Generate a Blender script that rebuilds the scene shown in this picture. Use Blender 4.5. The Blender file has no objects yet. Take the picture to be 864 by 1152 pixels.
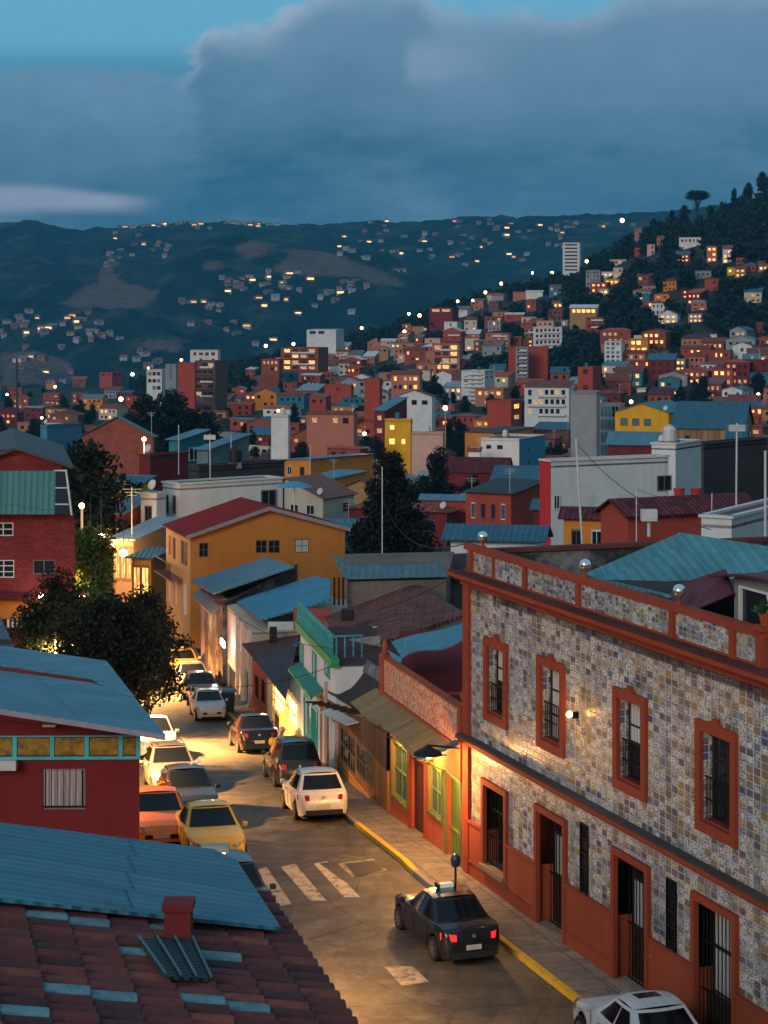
import bpy, bmesh, math, random
from mathutils import Vector, Matrix, noise
R = math.radians
random.seed(7)
C = bpy.context.scene.collection
FL, CX, HY, CH = 2200.0, 432.0, 363.0, 15.5      # lens in photo pixels, centre column, horizon row, camera height

def V(*a): return Vector(a)
def at(x, y, D):
    """the point seen at photo position x, y when it stands D metres down the view"""
    return V((x-CX)*D/FL, D, CH-(y-HY)*D/FL)
def interp(t, pts):
    if t <= pts[0][0]: return pts[0][1]
    for (a, va), (b, vb) in zip(pts, pts[1:]):
        if t <= b: return va+(vb-va)*(t-a)/(b-a)
    return pts[-1][1]
def sstep(a, b, t):
    t = max(0, min(1, (t-a)/(b-a))); return t*t*(3-2*t)

# ---------------------------------------------------------------- terrain
ZS = [(0,0),(56,0),(62.9,-.45),(72.2,-1.3),(81.9,-2.4),(91.5,-3.3),(106.9,-4.4),(114.2,-4.9),(149,-7),(206,-9.5),(300,-15),(420,-20),(600,-24),(900,-26),(1100,-28),(5000,-60)]
RIDGE = [(-400,438),(0,438),(150,436),(250,425),(300,408),(400,388),(450,372),(500,352),(560,334),(600,328),(640,312),(680,292),(740,262),(800,244),(864,222),(1000,190),(1300,170)]
def ground_z(X, D):
    z = interp(D, ZS)
    if D > 450:
        px = CX+FL*X/D
        rz = CH+(HY-interp(px, RIDGE))*1500/FL
        t = sstep(520, 1500, D)
        if D > 1500:
            k = sstep(1500, 2100, D); rz = rz*(1-k)+(-75)*k
            z = rz
        else:
            z = z*(1-t)+rz*t
            z += 3.0*noise.noise((X*.01, D*.01, 3))*t
    return z
def ground_at(x, y, far=2000):
    """where the sight line through x, y meets the ground"""
    D = 15.0
    while D < far:
        X = (x-CX)*D/FL
        if CH-(y-HY)*D/FL <= ground_z(X, D): break
        D *= 1.006
    return V((x-CX)*D/FL, D, ground_z((x-CX)*D/FL, D))

# ---------------------------------------------------------------- mesh collector
class MB:
    def __init__(s): s.v=[]; s.f=[]; s.m=[]; s.c=[]
    def face(s, pts, m=0, c=None):
        i=len(s.v); s.v.extend(Vector(p) for p in pts); s.f.append(tuple(range(i,i+len(pts)))); s.m.append(m); s.c.append(c); return s
    def add(s, vs, fs, m=0, c=None):
        i=len(s.v); s.v.extend(Vector(p) for p in vs)
        for f in fs: s.f.append(tuple(i+k for k in f)); s.m.append(m); s.c.append(c)
        return s
    def hexa(s, p, m=0, c=None):
        """8 corners: bottom ring 0-3 anticlockwise from above, top ring 4-7"""
        return s.add(p, [(3,2,1,0),(4,5,6,7),(0,1,5,4),(1,2,6,5),(2,3,7,6),(3,0,4,7)], m, c)
    def box(s, x0,x1,y0,y1,z0,z1, m=0):
        return s.hexa([(x0,y0,z0),(x1,y0,z0),(x1,y1,z0),(x0,y1,z0),(x0,y0,z1),(x1,y0,z1),(x1,y1,z1),(x0,y1,z1)], m)
    def prism(s, fp, z0, z1, m=0, cap=True):
        n=len(fp); a=sum(fp[i][0]*fp[(i+1)%n][1]-fp[(i+1)%n][0]*fp[i][1] for i in range(n))
        if a<0: fp=fp[::-1]
        zt=z1 if isinstance(z1,(list,tuple)) else [z1]*n
        vs=[(p[0],p[1],z0) for p in fp]+[(p[0],p[1],zt[i]) for i,p in enumerate(fp)]
        fs=[(i,(i+1)%n,n+(i+1)%n,n+i) for i in range(n)]
        if cap: fs+= [tuple(range(n-1,-1,-1)), tuple(range(n,2*n))]
        return s.add(vs, fs, m)
    def slab(s, pts, th, m=0):
        """a sheet through pts (ordered) given thickness th downward"""
        pts=[Vector(p) for p in pts]; n=len(pts); nr=V(0,0,0)
        for i in range(n): nr+=pts[i].cross(pts[(i+1)%n])
        nr=nr-V(0,0,0); nn=(pts[1]-pts[0]).cross(pts[2]-pts[0])
        for i in range(1,n-1): nn=nn if nn.length>1e-9 else (pts[i]-pts[0]).cross(pts[i+1]-pts[0])
        if nn.z<0: pts=pts[::-1]; nn=-nn
        nn.normalize()
        vs=pts+[p-nn*th for p in pts]
        fs=[tuple(range(n)), tuple(range(2*n-1,n-1,-1))]+[((i+1)%n,i,n+i,n+(i+1)%n) for i in range(n)]
        return s.add(vs, fs, m)
    def tube(s, p, q, r, n=6, r2=None, m=0):
        p=Vector(p); q=Vector(q); d=(q-p)
        if d.length<1e-6: return s
        d.normalize(); a=d.orthogonal().normalized(); b=d.cross(a); r2=r if r2 is None else r2
        vs=[p+(a*math.cos(2*math.pi*i/n)+b*math.sin(2*math.pi*i/n))*r for i in range(n)]+[q+(a*math.cos(2*math.pi*i/n)+b*math.sin(2*math.pi*i/n))*r2 for i in range(n)]
        return s.add(vs, [(i,(i+1)%n,n+(i+1)%n,n+i) for i in range(n)]+[tuple(range(n-1,-1,-1)),tuple(range(n,2*n))], m)
    def lathe(s, c, prof, n=12, m=0):
        c=Vector(c); vs=[]; k=len(prof)
        for r,z in prof:
            for i in range(n): vs.append(c+V(r*math.cos(2*math.pi*i/n), r*math.sin(2*math.pi*i/n), z))
        fs=[(j*n+i, j*n+(i+1)%n, (j+1)*n+(i+1)%n, (j+1)*n+i) for j in range(k-1) for i in range(n)]
        fs+=[tuple(range(n-1,-1,-1)), tuple((k-1)*n+i for i in range(n))]
        return s.add(vs, fs, m)
    def ball(s, c, r, n=10, m=0, sz=1):
        pr=[(max(1e-3,r*math.sin(math.pi*j/(n//2+1))), -r*sz*math.cos(math.pi*j/(n//2+1))) for j in range(n//2+2)]
        return s.lathe(c, pr, n, m)
    def build(s, name, mats, parent=None, off=(0,0,0), smooth=False, uv=True):
        me=bpy.data.meshes.new(name); o=Vector(off)
        me.from_pydata([v-o for v in s.v], [], s.f)
        if not isinstance(mats,(list,tuple)): mats=[mats]
        for m in mats: me.materials.append(m)
        if len(mats)>1: me.polygons.foreach_set('material_index', s.m)
        if uv:
            L=me.uv_layers.new(name='uv').data
            for p in me.polygons:
                n=p.normal
                if abs(n.z)>.995: a=V(1,0,0); b=V(0,1,0)
                else: a=V(-n.y,n.x,0).normalized(); b=n.cross(a)
                for li in p.loop_indices:
                    w=s.v[me.loops[li].vertex_index]
                    L[li].uv=(w.dot(a), w.dot(b))
        if any(c is not None for c in s.c):
            at_=me.color_attributes.new('tint','FLOAT_COLOR','CORNER').data
            for p,c in zip(me.polygons,s.c):
                cc=c if c is not None else (1,1,1)
                for li in p.loop_indices: at_[li].color=(cc[0],cc[1],cc[2],1)
        if smooth: me.polygons.foreach_set('use_smooth',[True]*len(me.polygons))
        me.update()
        ob=bpy.data.objects.new(name, me); C.objects.link(ob)
        if parent is not None: ob.parent=parent
        return ob

LABELS={}
def tag(o, label, cat=None, group=None, kind=None):
    if label:
        w=label.split()
        if len(w)>16: print('LONG LABEL', label)
        if label in LABELS and (group is None or LABELS[label]!=group): print('DUP LABEL', label)
        LABELS[label]=group
        o['label']=label
    if cat: o['category']=cat
    if group: o['group']=group
    if kind: o['kind']=kind
    return o
class Thing:
    def __init__(s, name, label, cat, loc=(0,0,0), rot=(0,0,0), group=None):
        s.o=bpy.data.objects.new(name,None); C.objects.link(s.o); s.o.empty_display_size=.2
        s.loc=Vector(loc); s.o.location=s.loc; s.o.rotation_euler=rot; tag(s.o,label,cat,group)
    def part(s, name, mb, mats, parent=None, smooth=False, local=False, label=None, uv=True):
        if not mb.f: return None
        ob=mb.build(name, mats, parent or s.o, (0,0,0) if local else s.loc, smooth, uv)
        if label: ob['label']=label
        return ob
def single(name, label, cat, mb, mats, group=None, smooth=False, uv=True):
    return tag(mb.build(name, mats, None, (0,0,0), smooth, uv), label, cat, group)
def struct(name, mb, mats, kind='structure', smooth=False, uv=True):
    o=mb.build(name, mats, None, (0,0,0), smooth, uv); o['kind']=kind; return o

# ---------------------------------------------------------------- materials
_mats={}
class NT:
    def __init__(s, name):
        s.m=bpy.data.materials.new(name); s.m.use_nodes=True; s.t=s.m.node_tree; s.N=s.t.nodes; s.L=s.t.links
        s.b=s.N['Principled BSDF']
    def n(s, typ, **kw):
        nd=s.N.new(typ)
        for k,v in kw.items():
            if k in nd.inputs: nd.inputs[k].default_value=v
            else: setattr(nd,k,v)
        return nd
    def l(s,a,b): s.L.new(a,b)
    def math(s,op,a,b=None,c=None,clamp=False):
        nd=s.N.new('ShaderNodeMath'); nd.operation=op; nd.use_clamp=clamp
        for i,x in enumerate((a,b,c)):
            if x is None: continue
            if isinstance(x,(int,float)): nd.inputs[i].default_value=x
            else: s.l(x,nd.inputs[i])
        return nd.outputs[0]
    def mix(s,f,a,b,blend='MIX'):
        nd=s.N.new('ShaderNodeMix'); nd.data_type='RGBA'; nd.blend_type=blend
        for i,x in ((0,f),(6,a),(7,b)):
            if isinstance(x,(int,float)): nd.inputs[i].default_value=x
            elif isinstance(x,tuple): nd.inputs[i].default_value=(*x[:3],1)
            else: s.l(x,nd.inputs[i])
        return nd.outputs[2]
    def ramp(s,f,pts):
        nd=s.N.new('ShaderNodeValToRGB'); e=nd.color_ramp.elements
        while len(e)<len(pts): e.new(.5)
        for el,(p,c) in zip(e,pts):
            el.position=p; el.color=(c,c,c,1) if isinstance(c,(int,float)) else (*c[:3],1)
        s.l(f,nd.inputs[0]); return nd.outputs[0]
    def noise(s,vec,scale,detail=3,rough=.55):
        nd=s.N.new('ShaderNodeTexNoise'); nd.inputs['Scale'].default_value=scale; nd.inputs['Detail'].default_value=detail; nd.inputs['Roughness'].default_value=rough
        if vec is not None: s.l(vec,nd.inputs['Vector'])
        return nd.outputs[0]
    def coord(s,kind='Object'):
        return s.n('ShaderNodeTexCoord').outputs[kind]
    def map(s,vec,scale=(1,1,1),rot=(0,0,0)):
        nd=s.N.new('ShaderNodeMapping'); nd.inputs['Scale'].default_value=scale; nd.inputs['Rotation'].default_value=rot; s.l(vec,nd.inputs[0]); return nd.outputs[0]
    def bump(s,h,strength=.3,dist=.02):
        nd=s.N.new('ShaderNodeBump'); nd.inputs['Strength'].default_value=strength; nd.inputs['Distance'].default_value=dist
        s.l(h,nd.inputs['Height']); s.l(nd.outputs[0],s.b.inputs['Normal'])
    def fin(s,col=None,rough=.7,metal=0,**kw):
        if col is not None:
            if isinstance(col,tuple): s.b.inputs['Base Color'].default_value=(*col[:3],1)
            else: s.l(col,s.b.inputs['Base Color'])
        if isinstance(rough,(int,float)): s.b.inputs['Roughness'].default_value=rough
        else: s.l(rough,s.b.inputs['Roughness'])
        s.b.inputs['Metallic'].default_value=metal
        if not isinstance(rough,(int,float)) or rough>=.5: s.b.inputs['Specular IOR Level'].default_value=.22 if not isinstance(rough,(int,float)) or rough<.9 else .06
        for k,v in kw.items(): s.b.inputs[k.replace('_',' ')].default_value=v
        return s.m
def cached(fn):
    def g(*a):
        k=(fn.__name__,)+a
        if k not in _mats: _mats[k]=fn(*a)
        return _mats[k]
    return g
def dk(c,f): return tuple(x*f for x in c)

@cached
def stucco(c, wear=.5):
    t=NT('stucco'); o=t.coord()
    big=t.noise(o,.35,5,.6); fine=t.noise(o,9,3)
    streak=t.noise(t.map(o,(1.3,1.3,.12)),1.6,5,.65)
    a=t.mix(t.ramp(big,[(.35,0),(.7,1)]),c,dk(c,1-.38*wear))
    grey=tuple(.8*x+.012 for x in c)
    a=t.mix(t.math('MULTIPLY',t.ramp(streak,[(.5,0),(.78,1)]),.75*wear),a,dk(grey,.55))
    pl=t.noise(o,.9,9,.74); a=t.mix(t.math('MULTIPLY',t.ramp(pl,[(.655,0),(.675,1)]),.55*wear),a,tuple(.5*x+.16 for x in c)); a=t.mix(t.math('MULTIPLY',t.ramp(t.noise(o,2.4,8,.7),[(.56,0),(.72,1)]),.6*wear),a,dk(c,.45))
    a=t.mix(t.math('MULTIPLY',fine,.3),a,dk(c,.72))
    t.bump(t.math('ADD',fine,t.math('MULTIPLY',big,2.)),.35,.02)
    return t.fin(a,.88)
@cached
def plain(c, rough=.6, metal=0.0):
    t=NT('painted'); o=t.coord(); a=t.mix(t.ramp(t.noise(o,3,4),[(.35,0),(.75,1)]),c,dk(c,.72)); return t.fin(a,rough,metal)
@cached
def corrugated(c, pitch=.2, rust=.2, rough=.45):
    t=NT('corrugated_metal'); uv=t.coord('UV'); sp=t.n('ShaderNodeSeparateXYZ'); t.l(uv,sp.inputs[0])
    u,v=sp.outputs[0],sp.outputs[1]
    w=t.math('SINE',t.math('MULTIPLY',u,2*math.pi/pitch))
    sheet=t.math('FLOOR',t.math('DIVIDE',u,.9)); row=t.math('FLOOR',t.math('DIVIDE',t.math('ADD',v,t.math('MULTIPLY',sheet,.13)),2.4))
    cb=t.n('ShaderNodeCombineXYZ'); t.l(sheet,cb.inputs[0]); t.l(row,cb.inputs[1])
    wn=t.n('ShaderNodeTexWhiteNoise'); t.l(cb.outputs[0],wn.inputs['Vector'])
    a=t.mix(t.math('MULTIPLY',wn.outputs[0],.55),c,dk(c,.62))
    st=t.noise(t.map(uv,(2.2,.35,1)),1.0,6,.7)
    a=t.mix(t.ramp(st,[(.45,0),(.75,.6)]),a,dk((c[0]*.8+.05,c[1]*.75+.03,c[2]*.7+.03),.6))
    ru=t.noise(t.map(uv,(1,.5,1)),1.7,7,.72)
    a=t.mix(t.math('MULTIPLY',t.ramp(ru,[(.6-.12*rust,0),(.72,1)]),min(1,rust*1.6)),a,(.12,.05,.03))
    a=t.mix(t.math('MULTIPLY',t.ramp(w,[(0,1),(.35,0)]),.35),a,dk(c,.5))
    lap=t.math('LESS_THAN',t.math('FRACT',t.math('DIVIDE',u,.9)),.025); lap2=t.math('LESS_THAN',t.math('FRACT',t.math('DIVIDE',t.math('ADD',v,t.math('MULTIPLY',sheet,.13)),2.4)),.018)
    a=t.mix(t.math('MULTIPLY',t.math('MAXIMUM',lap,lap2),.6),a,dk(c,.25))
    t.bump(t.math('ADD',w,t.math('MULTIPLY',st,1.5)),.6,.03)
    return t.fin(a,t.math('ADD',rough,t.math('MULTIPLY',st,.3)),.0)
@cached
def rooftiles(c, pu=.26, pv=.38):
    t=NT('clay_tiles'); uv=t.coord('UV'); sp=t.n('ShaderNodeSeparateXYZ'); t.l(uv,sp.inputs[0]); u,v=sp.outputs[0],sp.outputs[1]
    fu=t.math('DIVIDE',u,pu); fv=t.math('DIVIDE',v,pv)
    w=t.math('ABSOLUTE',t.math('SINE',t.math('MULTIPLY',fu,math.pi))); sv=t.math('FRACT',fv)
    cb=t.n('ShaderNodeCombineXYZ'); t.l(t.math('FLOOR',fu),cb.inputs[0]); t.l(t.math('FLOOR',fv),cb.inputs[1])
    wn=t.n('ShaderNodeTexWhiteNoise'); t.l(cb.outputs[0],wn.inputs['Vector'])
    a=t.mix(wn.outputs[0],dk(c,1.25),dk(c,.5))
    a=t.mix(t.ramp(t.noise(uv,.8,6,.7),[(.45,0),(.7,.75)]),a,(.035,.03,.03))
    a=t.mix(t.ramp(w,[(0,.85),(.4,0)]),a,dk(c,.2))
    a=t.mix(t.ramp(sv,[(0,.8),(.14,0)]),a,dk(c,.2))
    t.bump(t.math('SUBTRACT',w,t.math('MULTIPLY',sv,.5)),.9,.08)
    return t.fin(a,.85)
@cached
def brick(c, mortar=.5):
    t=NT('brick_wall'); uv=t.coord('UV')
    b=t.n('ShaderNodeTexBrick',Scale=1.0); b.inputs['Brick Width'].default_value=.28; b.inputs['Row Height'].default_value=.11; b.inputs['Mortar Size'].default_value=.012
    b.inputs['Color1'].default_value=(*dk(c,1.15),1); b.inputs['Color2'].default_value=(*dk(c,.65),1); b.inputs['Mortar'].default_value=(*[x*mortar+.04 for x in c],1)
    t.l(uv,b.inputs['Vector']); a=t.mix(t.ramp(t.noise(uv,.6,6,.7),[(.4,0),(.75,.7)]),b.outputs[0],dk(c,.45))
    t.bump(b.outputs['Fac'],-.5,.02); return t.fin(a,.9)
@cached
def stone(c):
    t=NT('rubble_stone'); uv=t.coord('UV'); v=t.n('ShaderNodeTexVoronoi',Scale=3.6); t.l(uv,v.inputs['Vector'])
    a=t.mix(t.ramp(v.outputs['Distance'],[(.1,0),(.45,1)]),dk(c,1.3),dk(c,.45)); a=t.mix(t.noise(uv,1.2,6,.7),a,dk(c,.6)); a=t.mix(t.ramp(t.noise(uv,.5,5,.7),[(.5,0),(.66,.8)]),a,(.25,.24,.22))
    t.bump(v.outputs['Distance'],-.7,.06); return t.fin(a,.95)
@cached
def planks(c, w=.18, horiz=True):
    t=NT('boards'); uv=t.coord('UV'); sp=t.n('ShaderNodeSeparateXYZ'); t.l(uv,sp.inputs[0]); q=sp.outputs[1 if horiz else 0]
    f=t.math('DIVIDE',q,w); fr=t.math('FRACT',f); wn=t.n('ShaderNodeTexWhiteNoise'); wn.noise_dimensions='1D'; t.l(t.math('FLOOR',f),wn.inputs['W'])
    a=t.mix(wn.outputs[0],dk(c,1.15),dk(c,.6)); g=t.noise(t.map(uv,(2,12,1) if horiz else (12,2,1)),2,5,.6)
    a=t.mix(t.ramp(g,[(.4,0),(.75,.6)]),a,dk(c,.4)); e=t.math('LESS_THAN',fr,.09); a=t.mix(t.math('MULTIPLY',e,.85),a,dk(c,.12))
    t.bump(t.math('SUBTRACT',g,t.math('MULTIPLY',e,2)),.5,.02); return t.fin(a,.75)
@cached
def concrete(c=(.22,.21,.2), sc=1.0):
    t=NT('weathered_concrete'); o=t.coord()
    n1=t.noise(o,.4*sc,6,.65); n2=t.noise(o,5*sc,5,.7); a=t.mix(t.ramp(n1,[(.35,0),(.7,1)]),c,dk(c,.55)); a=t.mix(t.ramp(n2,[(.45,0),(.8,.7)]),a,dk(c,.4))
    t.bump(n2,.4,.03); return t.fin(a,.9)
@cached
def glass(c=(.012,.016,.02)):
    t=NT('dark_glass'); n=t.noise(t.coord(),1.5,3); t.bump(n,.04,.02); return t.fin(c,.1,0,Specular_IOR_Level=.3)
@cached
def curtain(c=(.5,.49,.45)):
    t=NT('curtain'); uv=t.coord('UV'); sp=t.n('ShaderNodeSeparateXYZ'); t.l(uv,sp.inputs[0])
    w=t.math('SINE',t.math('ADD',t.math('MULTIPLY',sp.outputs[0],42),t.math('MULTIPLY',t.noise(uv,2,3),5)))
    a=t.mix(t.ramp(w,[(0,0),(1,.6)]),c,dk(c,.45)); t.bump(w,.5,.02); return t.fin(a,.9)
@cached
def glow(c, s, sample=False):
    t=NT('lit'); t.b.inputs['Emission Color'].default_value=(*c,1); t.b.inputs['Emission Strength'].default_value=s
    t.fin(dk(c,.5),.5)
    if not sample: t.m.cycles.emission_sampling='NONE'
    return t.m
@cached
def litroom(c, s):
    """a lit interior seen through its window: uneven light, darker shapes of things inside"""
    t=NT('lit_window'); uv=t.coord('UV'); n=t.noise(uv,2.3,4,.7); r=t.ramp(n,[(.33,.12),(.5,.6),(.68,1.6)])
    t.l(t.mix(1.0,r,c,'MULTIPLY'),t.b.inputs['Emission Color']); t.b.inputs['Emission Strength'].default_value=s; t.fin((.05,.04,.03),.4)
    t.m.cycles.emission_sampling='NONE'; return t.m
@cached
def paint(c, rough=.28, metal=.2):
    t=NT('car_paint'); n=t.noise(t.coord(),6,4); a=t.mix(t.ramp(n,[(.4,0),(.8,.35)]),c,tuple(x*.6+.02 for x in c)); return t.fin(a,rough,metal*.3,Coat_Weight=.2 if max(c)>.1 else .5,Coat_Roughness=.06,Specular_IOR_Level=.35)
@cached
def rubber(c=(.012,.012,.012)): return NT('rubber').fin(c,.75)
@cached
def metal(c=(.35,.35,.36), rough=.35): return NT('metal').fin(c,rough,.9)
@cached
def foliage(c, sub=.25):
    t=NT('foliage'); g=t.n('ShaderNodeNewGeometry'); o=t.coord(); n=t.noise(o,.45,3)
    a=t.mix(g.outputs['Random Per Island'],dk(c,.5),dk(c,1.6)); a=t.mix(t.ramp(n,[(.35,0),(.7,1)]),a,tuple(x*y for x,y in zip(c,(1.1,.6,.5))))
    tr=t.n('ShaderNodeBsdfTranslucent'); t.l(a,tr.inputs[0]); mx=t.n('ShaderNodeMixShader'); mx.inputs[0].default_value=sub
    t.fin(a,.65); t.l(t.b.outputs[0],mx.inputs[1]); t.l(tr.outputs[0],mx.inputs[2]); t.l(mx.outputs[0],t.N['Material Output'].inputs[0]); return t.m
@cached
def bark(): 
    t=NT('bark'); n=t.noise(t.map(t.coord(),(6,6,1)),2,5); t.bump(n,.8,.04); return t.fin(t.mix(n,(.05,.035,.025),(.02,.014,.01)),.95)

WHITE=(.62,.63,.63); CREAM=(.6,.5,.34); TEAL=(.05,.23,.31); BLUE=(.04,.17,.27); BRICKRED=(.27,.055,.035); MAROON=(.1,.018,.022); ORANGE=(.5,.17,.03)
TINBLUE=(.075,.26,.36); DEEPBLUE=(.02,.07,.13); PINK=(.55,.36,.31); YELLOW=(.6,.33,.03); GREY=(.25,.27,.29); SALMON=(.5,.19,.12); DARK=(.03,.035,.04); GREEN=(.02,.2,.16)
# ================================================================ CAMERA, SKY, SUN
cam=bpy.data.cameras.new('camera'); co=bpy.data.objects.new('camera',cam); C.objects.link(co); bpy.context.scene.camera=co
co.location=(0,0,CH); co.rotation_euler=(R(90),0,0)
cam.sensor_fit='VERTICAL'; cam.sensor_height=36; cam.lens=FL/1152*36; cam.shift_y=(HY-576)/1152; cam.clip_start=.5; cam.clip_end=12000

SUN_EL, SUN_AZ = 4, 205        # afterglow: low behind the camera, a little to its left
def world():
    w=bpy.data.worlds.new('World'); bpy.context.scene.world=w; w.use_nodes=True
    t=NT.__new__(NT); t.t=w.node_tree; t.N=t.t.nodes; t.L=t.t.links
    bg=t.N['Background']; g=t.n('ShaderNodeTexCoord').outputs['Generated']; sp=t.n('ShaderNodeSeparateXYZ'); t.l(g,sp.inputs[0]); x,y,z=sp.outputs
    hy=t.math('MAXIMUM',y,.05); u=t.math('DIVIDE',x,hy); v=t.math('DIVIDE',z,hy)
    def ss(a,b,val):
        nd=t.N.new('ShaderNodeMapRange'); nd.interpolation_type='SMOOTHSTEP'; t.l(val,nd.inputs[0])
        for i,q in ((1,a),(2,b)):
            if isinstance(q,(int,float)): nd.inputs[i].default_value=q
            else: t.l(q,nd.inputs[i])
        nd.inputs[3].default_value=0; nd.inputs[4].default_value=1; return nd.outputs[0]
    def ramp(f,pts): return t.ramp(f,pts)
    cb=t.n('ShaderNodeCombineXYZ'); t.l(u,cb.inputs[0]); t.l(v,cb.inputs[1]); uv=cb.outputs[0]
    vr=t.math('MULTIPLY',v,4.0)
    clear=ramp(vr,[(0,(.016,.066,.105)),(.3,(.018,.078,.125)),(.5,(.036,.135,.20)),(.58,(.085,.235,.33)),(1,(.10,.26,.38))])
    n1=t.noise(t.map(uv,(9,24,1)),1,9,.62); n2=t.noise(t.map(uv,(30,52,1)),1,9,.66); n3=t.noise(t.map(uv,(3.5,14,1)),1,5,.55)
    # the great bank: its upper edge climbs to a puffed tower over the middle and a slope over the other side
    edge=t.math('ADD',.131,t.math('MULTIPLY',ss(-.104,-.088,t.math('ADD',u,t.math('MULTIPLY',t.math('SUBTRACT',n2,.5),.03))),.024))
    edge=t.math('ADD',edge,t.math('MULTIPLY',ss(-.065,-.02,u),.02))
    edge=t.math('SUBTRACT',edge,t.math('MULTIPLY',t.math('MULTIPLY',ss(.012,.03,u),ss(.14,.10,u)),.012))
    e2=t.math('ADD',edge,t.math('MULTIPLY',t.math('SUBTRACT',n2,.5),.028)); e2=t.math('ADD',e2,t.math('MULTIPLY',t.math('SUBTRACT',n1,.5),.02))
    dist=t.math('SUBTRACT',e2,v); bank=ss(-.003,.010,dist)
    body=ramp(t.math('MULTIPLY',dist,9),[(0,(.10,.18,.25)),(.2,(.068,.138,.195)),(.45,(.036,.095,.142)),(.7,(.018,.072,.115)),(1,(.016,.066,.105))])
    body=t.mix(t.math('MULTIPLY',ramp(n3,[(.40,0),(.68,1)]),.6),body,(.085,.15,.215)); body=t.mix(t.math('MULTIPLY',ramp(n1,[(.45,0),(.66,1)]),.5),body,(.10,.17,.24)); body=t.mix(t.math('MULTIPLY',ramp(n2,[(.45,0),(.75,1)]),.2),body,(.022,.075,.115))
    lit=t.math('MULTIPLY',t.math('MULTIPLY',ss(.02,.0,dist),ss(-.11,-.09,u)),ramp(n2,[(.35,.1),(.6,1)]))
    body=t.mix(t.math('MULTIPLY',lit,.6),body,(.40,.385,.43))
    puff=t.math('MULTIPLY',t.math('MULTIPLY',ss(.008,.016,t.math('ADD',u,t.math('MULTIPLY',t.math('SUBTRACT',n2,.5),.02))),ss(.075,.02,u)),t.math('MULTIPLY',ss(.118,.128,t.math('ADD',v,t.math('MULTIPLY',t.math('SUBTRACT',n2,.5),.02))),ss(.150,.136,v)))
    body=t.mix(t.math('MULTIPLY',puff,.45),body,(.24,.26,.32))
    body=t.mix(t.math('MULTIPLY',t.math('MULTIPLY',ss(-.12,.05,u),ss(.09,.115,v)),.45),body,(.10,.165,.235))
    col=t.mix(t.math('MULTIPLY',bank,.96),clear,body)
    # pale strip low on the near side of the hills
    sv=t.math('ADD',v,t.math('MULTIPLY',t.math('SUBTRACT',n1,.5),.006)); top=t.math('ADD',.073,t.math('MULTIPLY',ss(-.19,-.11,u),-.007))
    strip=t.math('MULTIPLY',t.math('MULTIPLY',ss(.053,.061,sv),ss(top,t.math('SUBTRACT',top,.006),sv)),ss(-.108,-.14,u))
    col=t.mix(t.math('MULTIPLY',strip,t.math('ADD',.55,t.math('MULTIPLY',n2,.5))),col,(.19,.21,.27)); col=t.mix(1.0,col,(1.16,1.25,1.32),'MULTIPLY')
    col=t.mix(t.math('MULTIPLY',t.math('MULTIPLY',ss(.045,.03,u),1.0),t.math('MULTIPLY',ramp(n3,[(.5,0),(.75,.35)]),ss(.09,.06,v))),col,(.12,.19,.26))
    # the rest of the sky: lighter overhead and towards the afterglow behind
    sky=t.n('ShaderNodeTexSky'); sky.sky_type='NISHITA'; sky.sun_disc=False; sky.sun_elevation=R(SUN_EL); sky.sun_rotation=R(SUN_AZ); sky.air_density=1.4; sky.ozone_density=2.5
    tint=t.mix(1.0,sky.outputs[0],(.085,.08,.08),'MULTIPLY')
    front=t.math('MULTIPLY',ss(.35,.75,y),ss(.34,.2,z))
    high=t.mix(ss(-.1,.4,z),(.035,.045,.055),(.122,.222,.30)); rest=t.mix(1.0,high,tint,'ADD')
    out=t.mix(front,rest,col); t.l(out,bg.inputs[0]); bg.inputs[1].default_value=1.0
world()
sl=bpy.data.lights.new('afterglow_sun','SUN'); sl.energy=1.05; sl.angle=R(22); sl.color=(1.0,.93,.88); so=bpy.data.objects.new('afterglow_sun',sl); C.objects.link(so)
so.rotation_euler=(R(90-28),0,R(180-SUN_AZ+0)) ; so.rotation_euler=(R(68),0,R(-32))

# ================================================================ GROUND
FP=[(11.0,29.65),(2.3,54.8),(.2,62.9),(-1.67,72.2),(-3.5,81.9),(-5.46,91.5),(-8.7,106.9),(-10.4,114.2),(-16.6,149),(-27,206),(-38,262)]   # line of the shop fronts
def side(line, d):
    out=[]
    for i,p in enumerate(line):
        a=Vector(line[max(0,i-1)]); b=Vector(line[min(len(line)-1,i+1)]); u=(b-a).normalized(); n=Vector((u.y,-u.x)); out.append((p[0]-n.x*d,p[1]-n.y*d))
    return out
def xat(line, D):
    pts=sorted((p[1],p[0]) for p in line)
    if D<pts[0][0]: a,b=pts[0],pts[1]; return a[1]+(b[1]-a[1])*(D-a[0])/(b[0]-a[0])
    return interp(D,pts)
KERB=side(FP,1.45); LEFT=side(FP,8.9); LKERB=side(FP,8.75)
def build_ground():
    Ds=[5+1.25*i for i in range(int(200/1.25))]; 
    while Ds[-1]<2650: Ds.append(Ds[-1]*1.017)
    pxs=list(range(-900,1900,25)); vs=[];
    for D in Ds:
        for p in pxs:
            X=(p-CX)*(D+40)/FL; vs.append((X,D,ground_z(X,D)))
    n=len(pxs); fs=[(j*n+i,j*n+i+1,(j+1)*n+i+1,(j+1)*n+i) for j in range(len(Ds)-1) for i in range(n-1)]
    t=NT('ground_earth'); o=t.coord(); n1=t.noise(o,.05,6,.6); n2=t.noise(o,.8,6,.7)
    a=t.mix(t.ramp(n1,[(.4,0),(.6,1)]),(.03,.04,.035),(.018,.03,.026)); a=t.mix(t.math('MULTIPLY',n2,.6),a,(.05,.045,.04)); t.bump(n2,.7,.3); t.fin(a,.95)
    mb=MB(); mb.add(vs,fs); struct('ground',mb,t.m,smooth=True)
build_ground()

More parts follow.
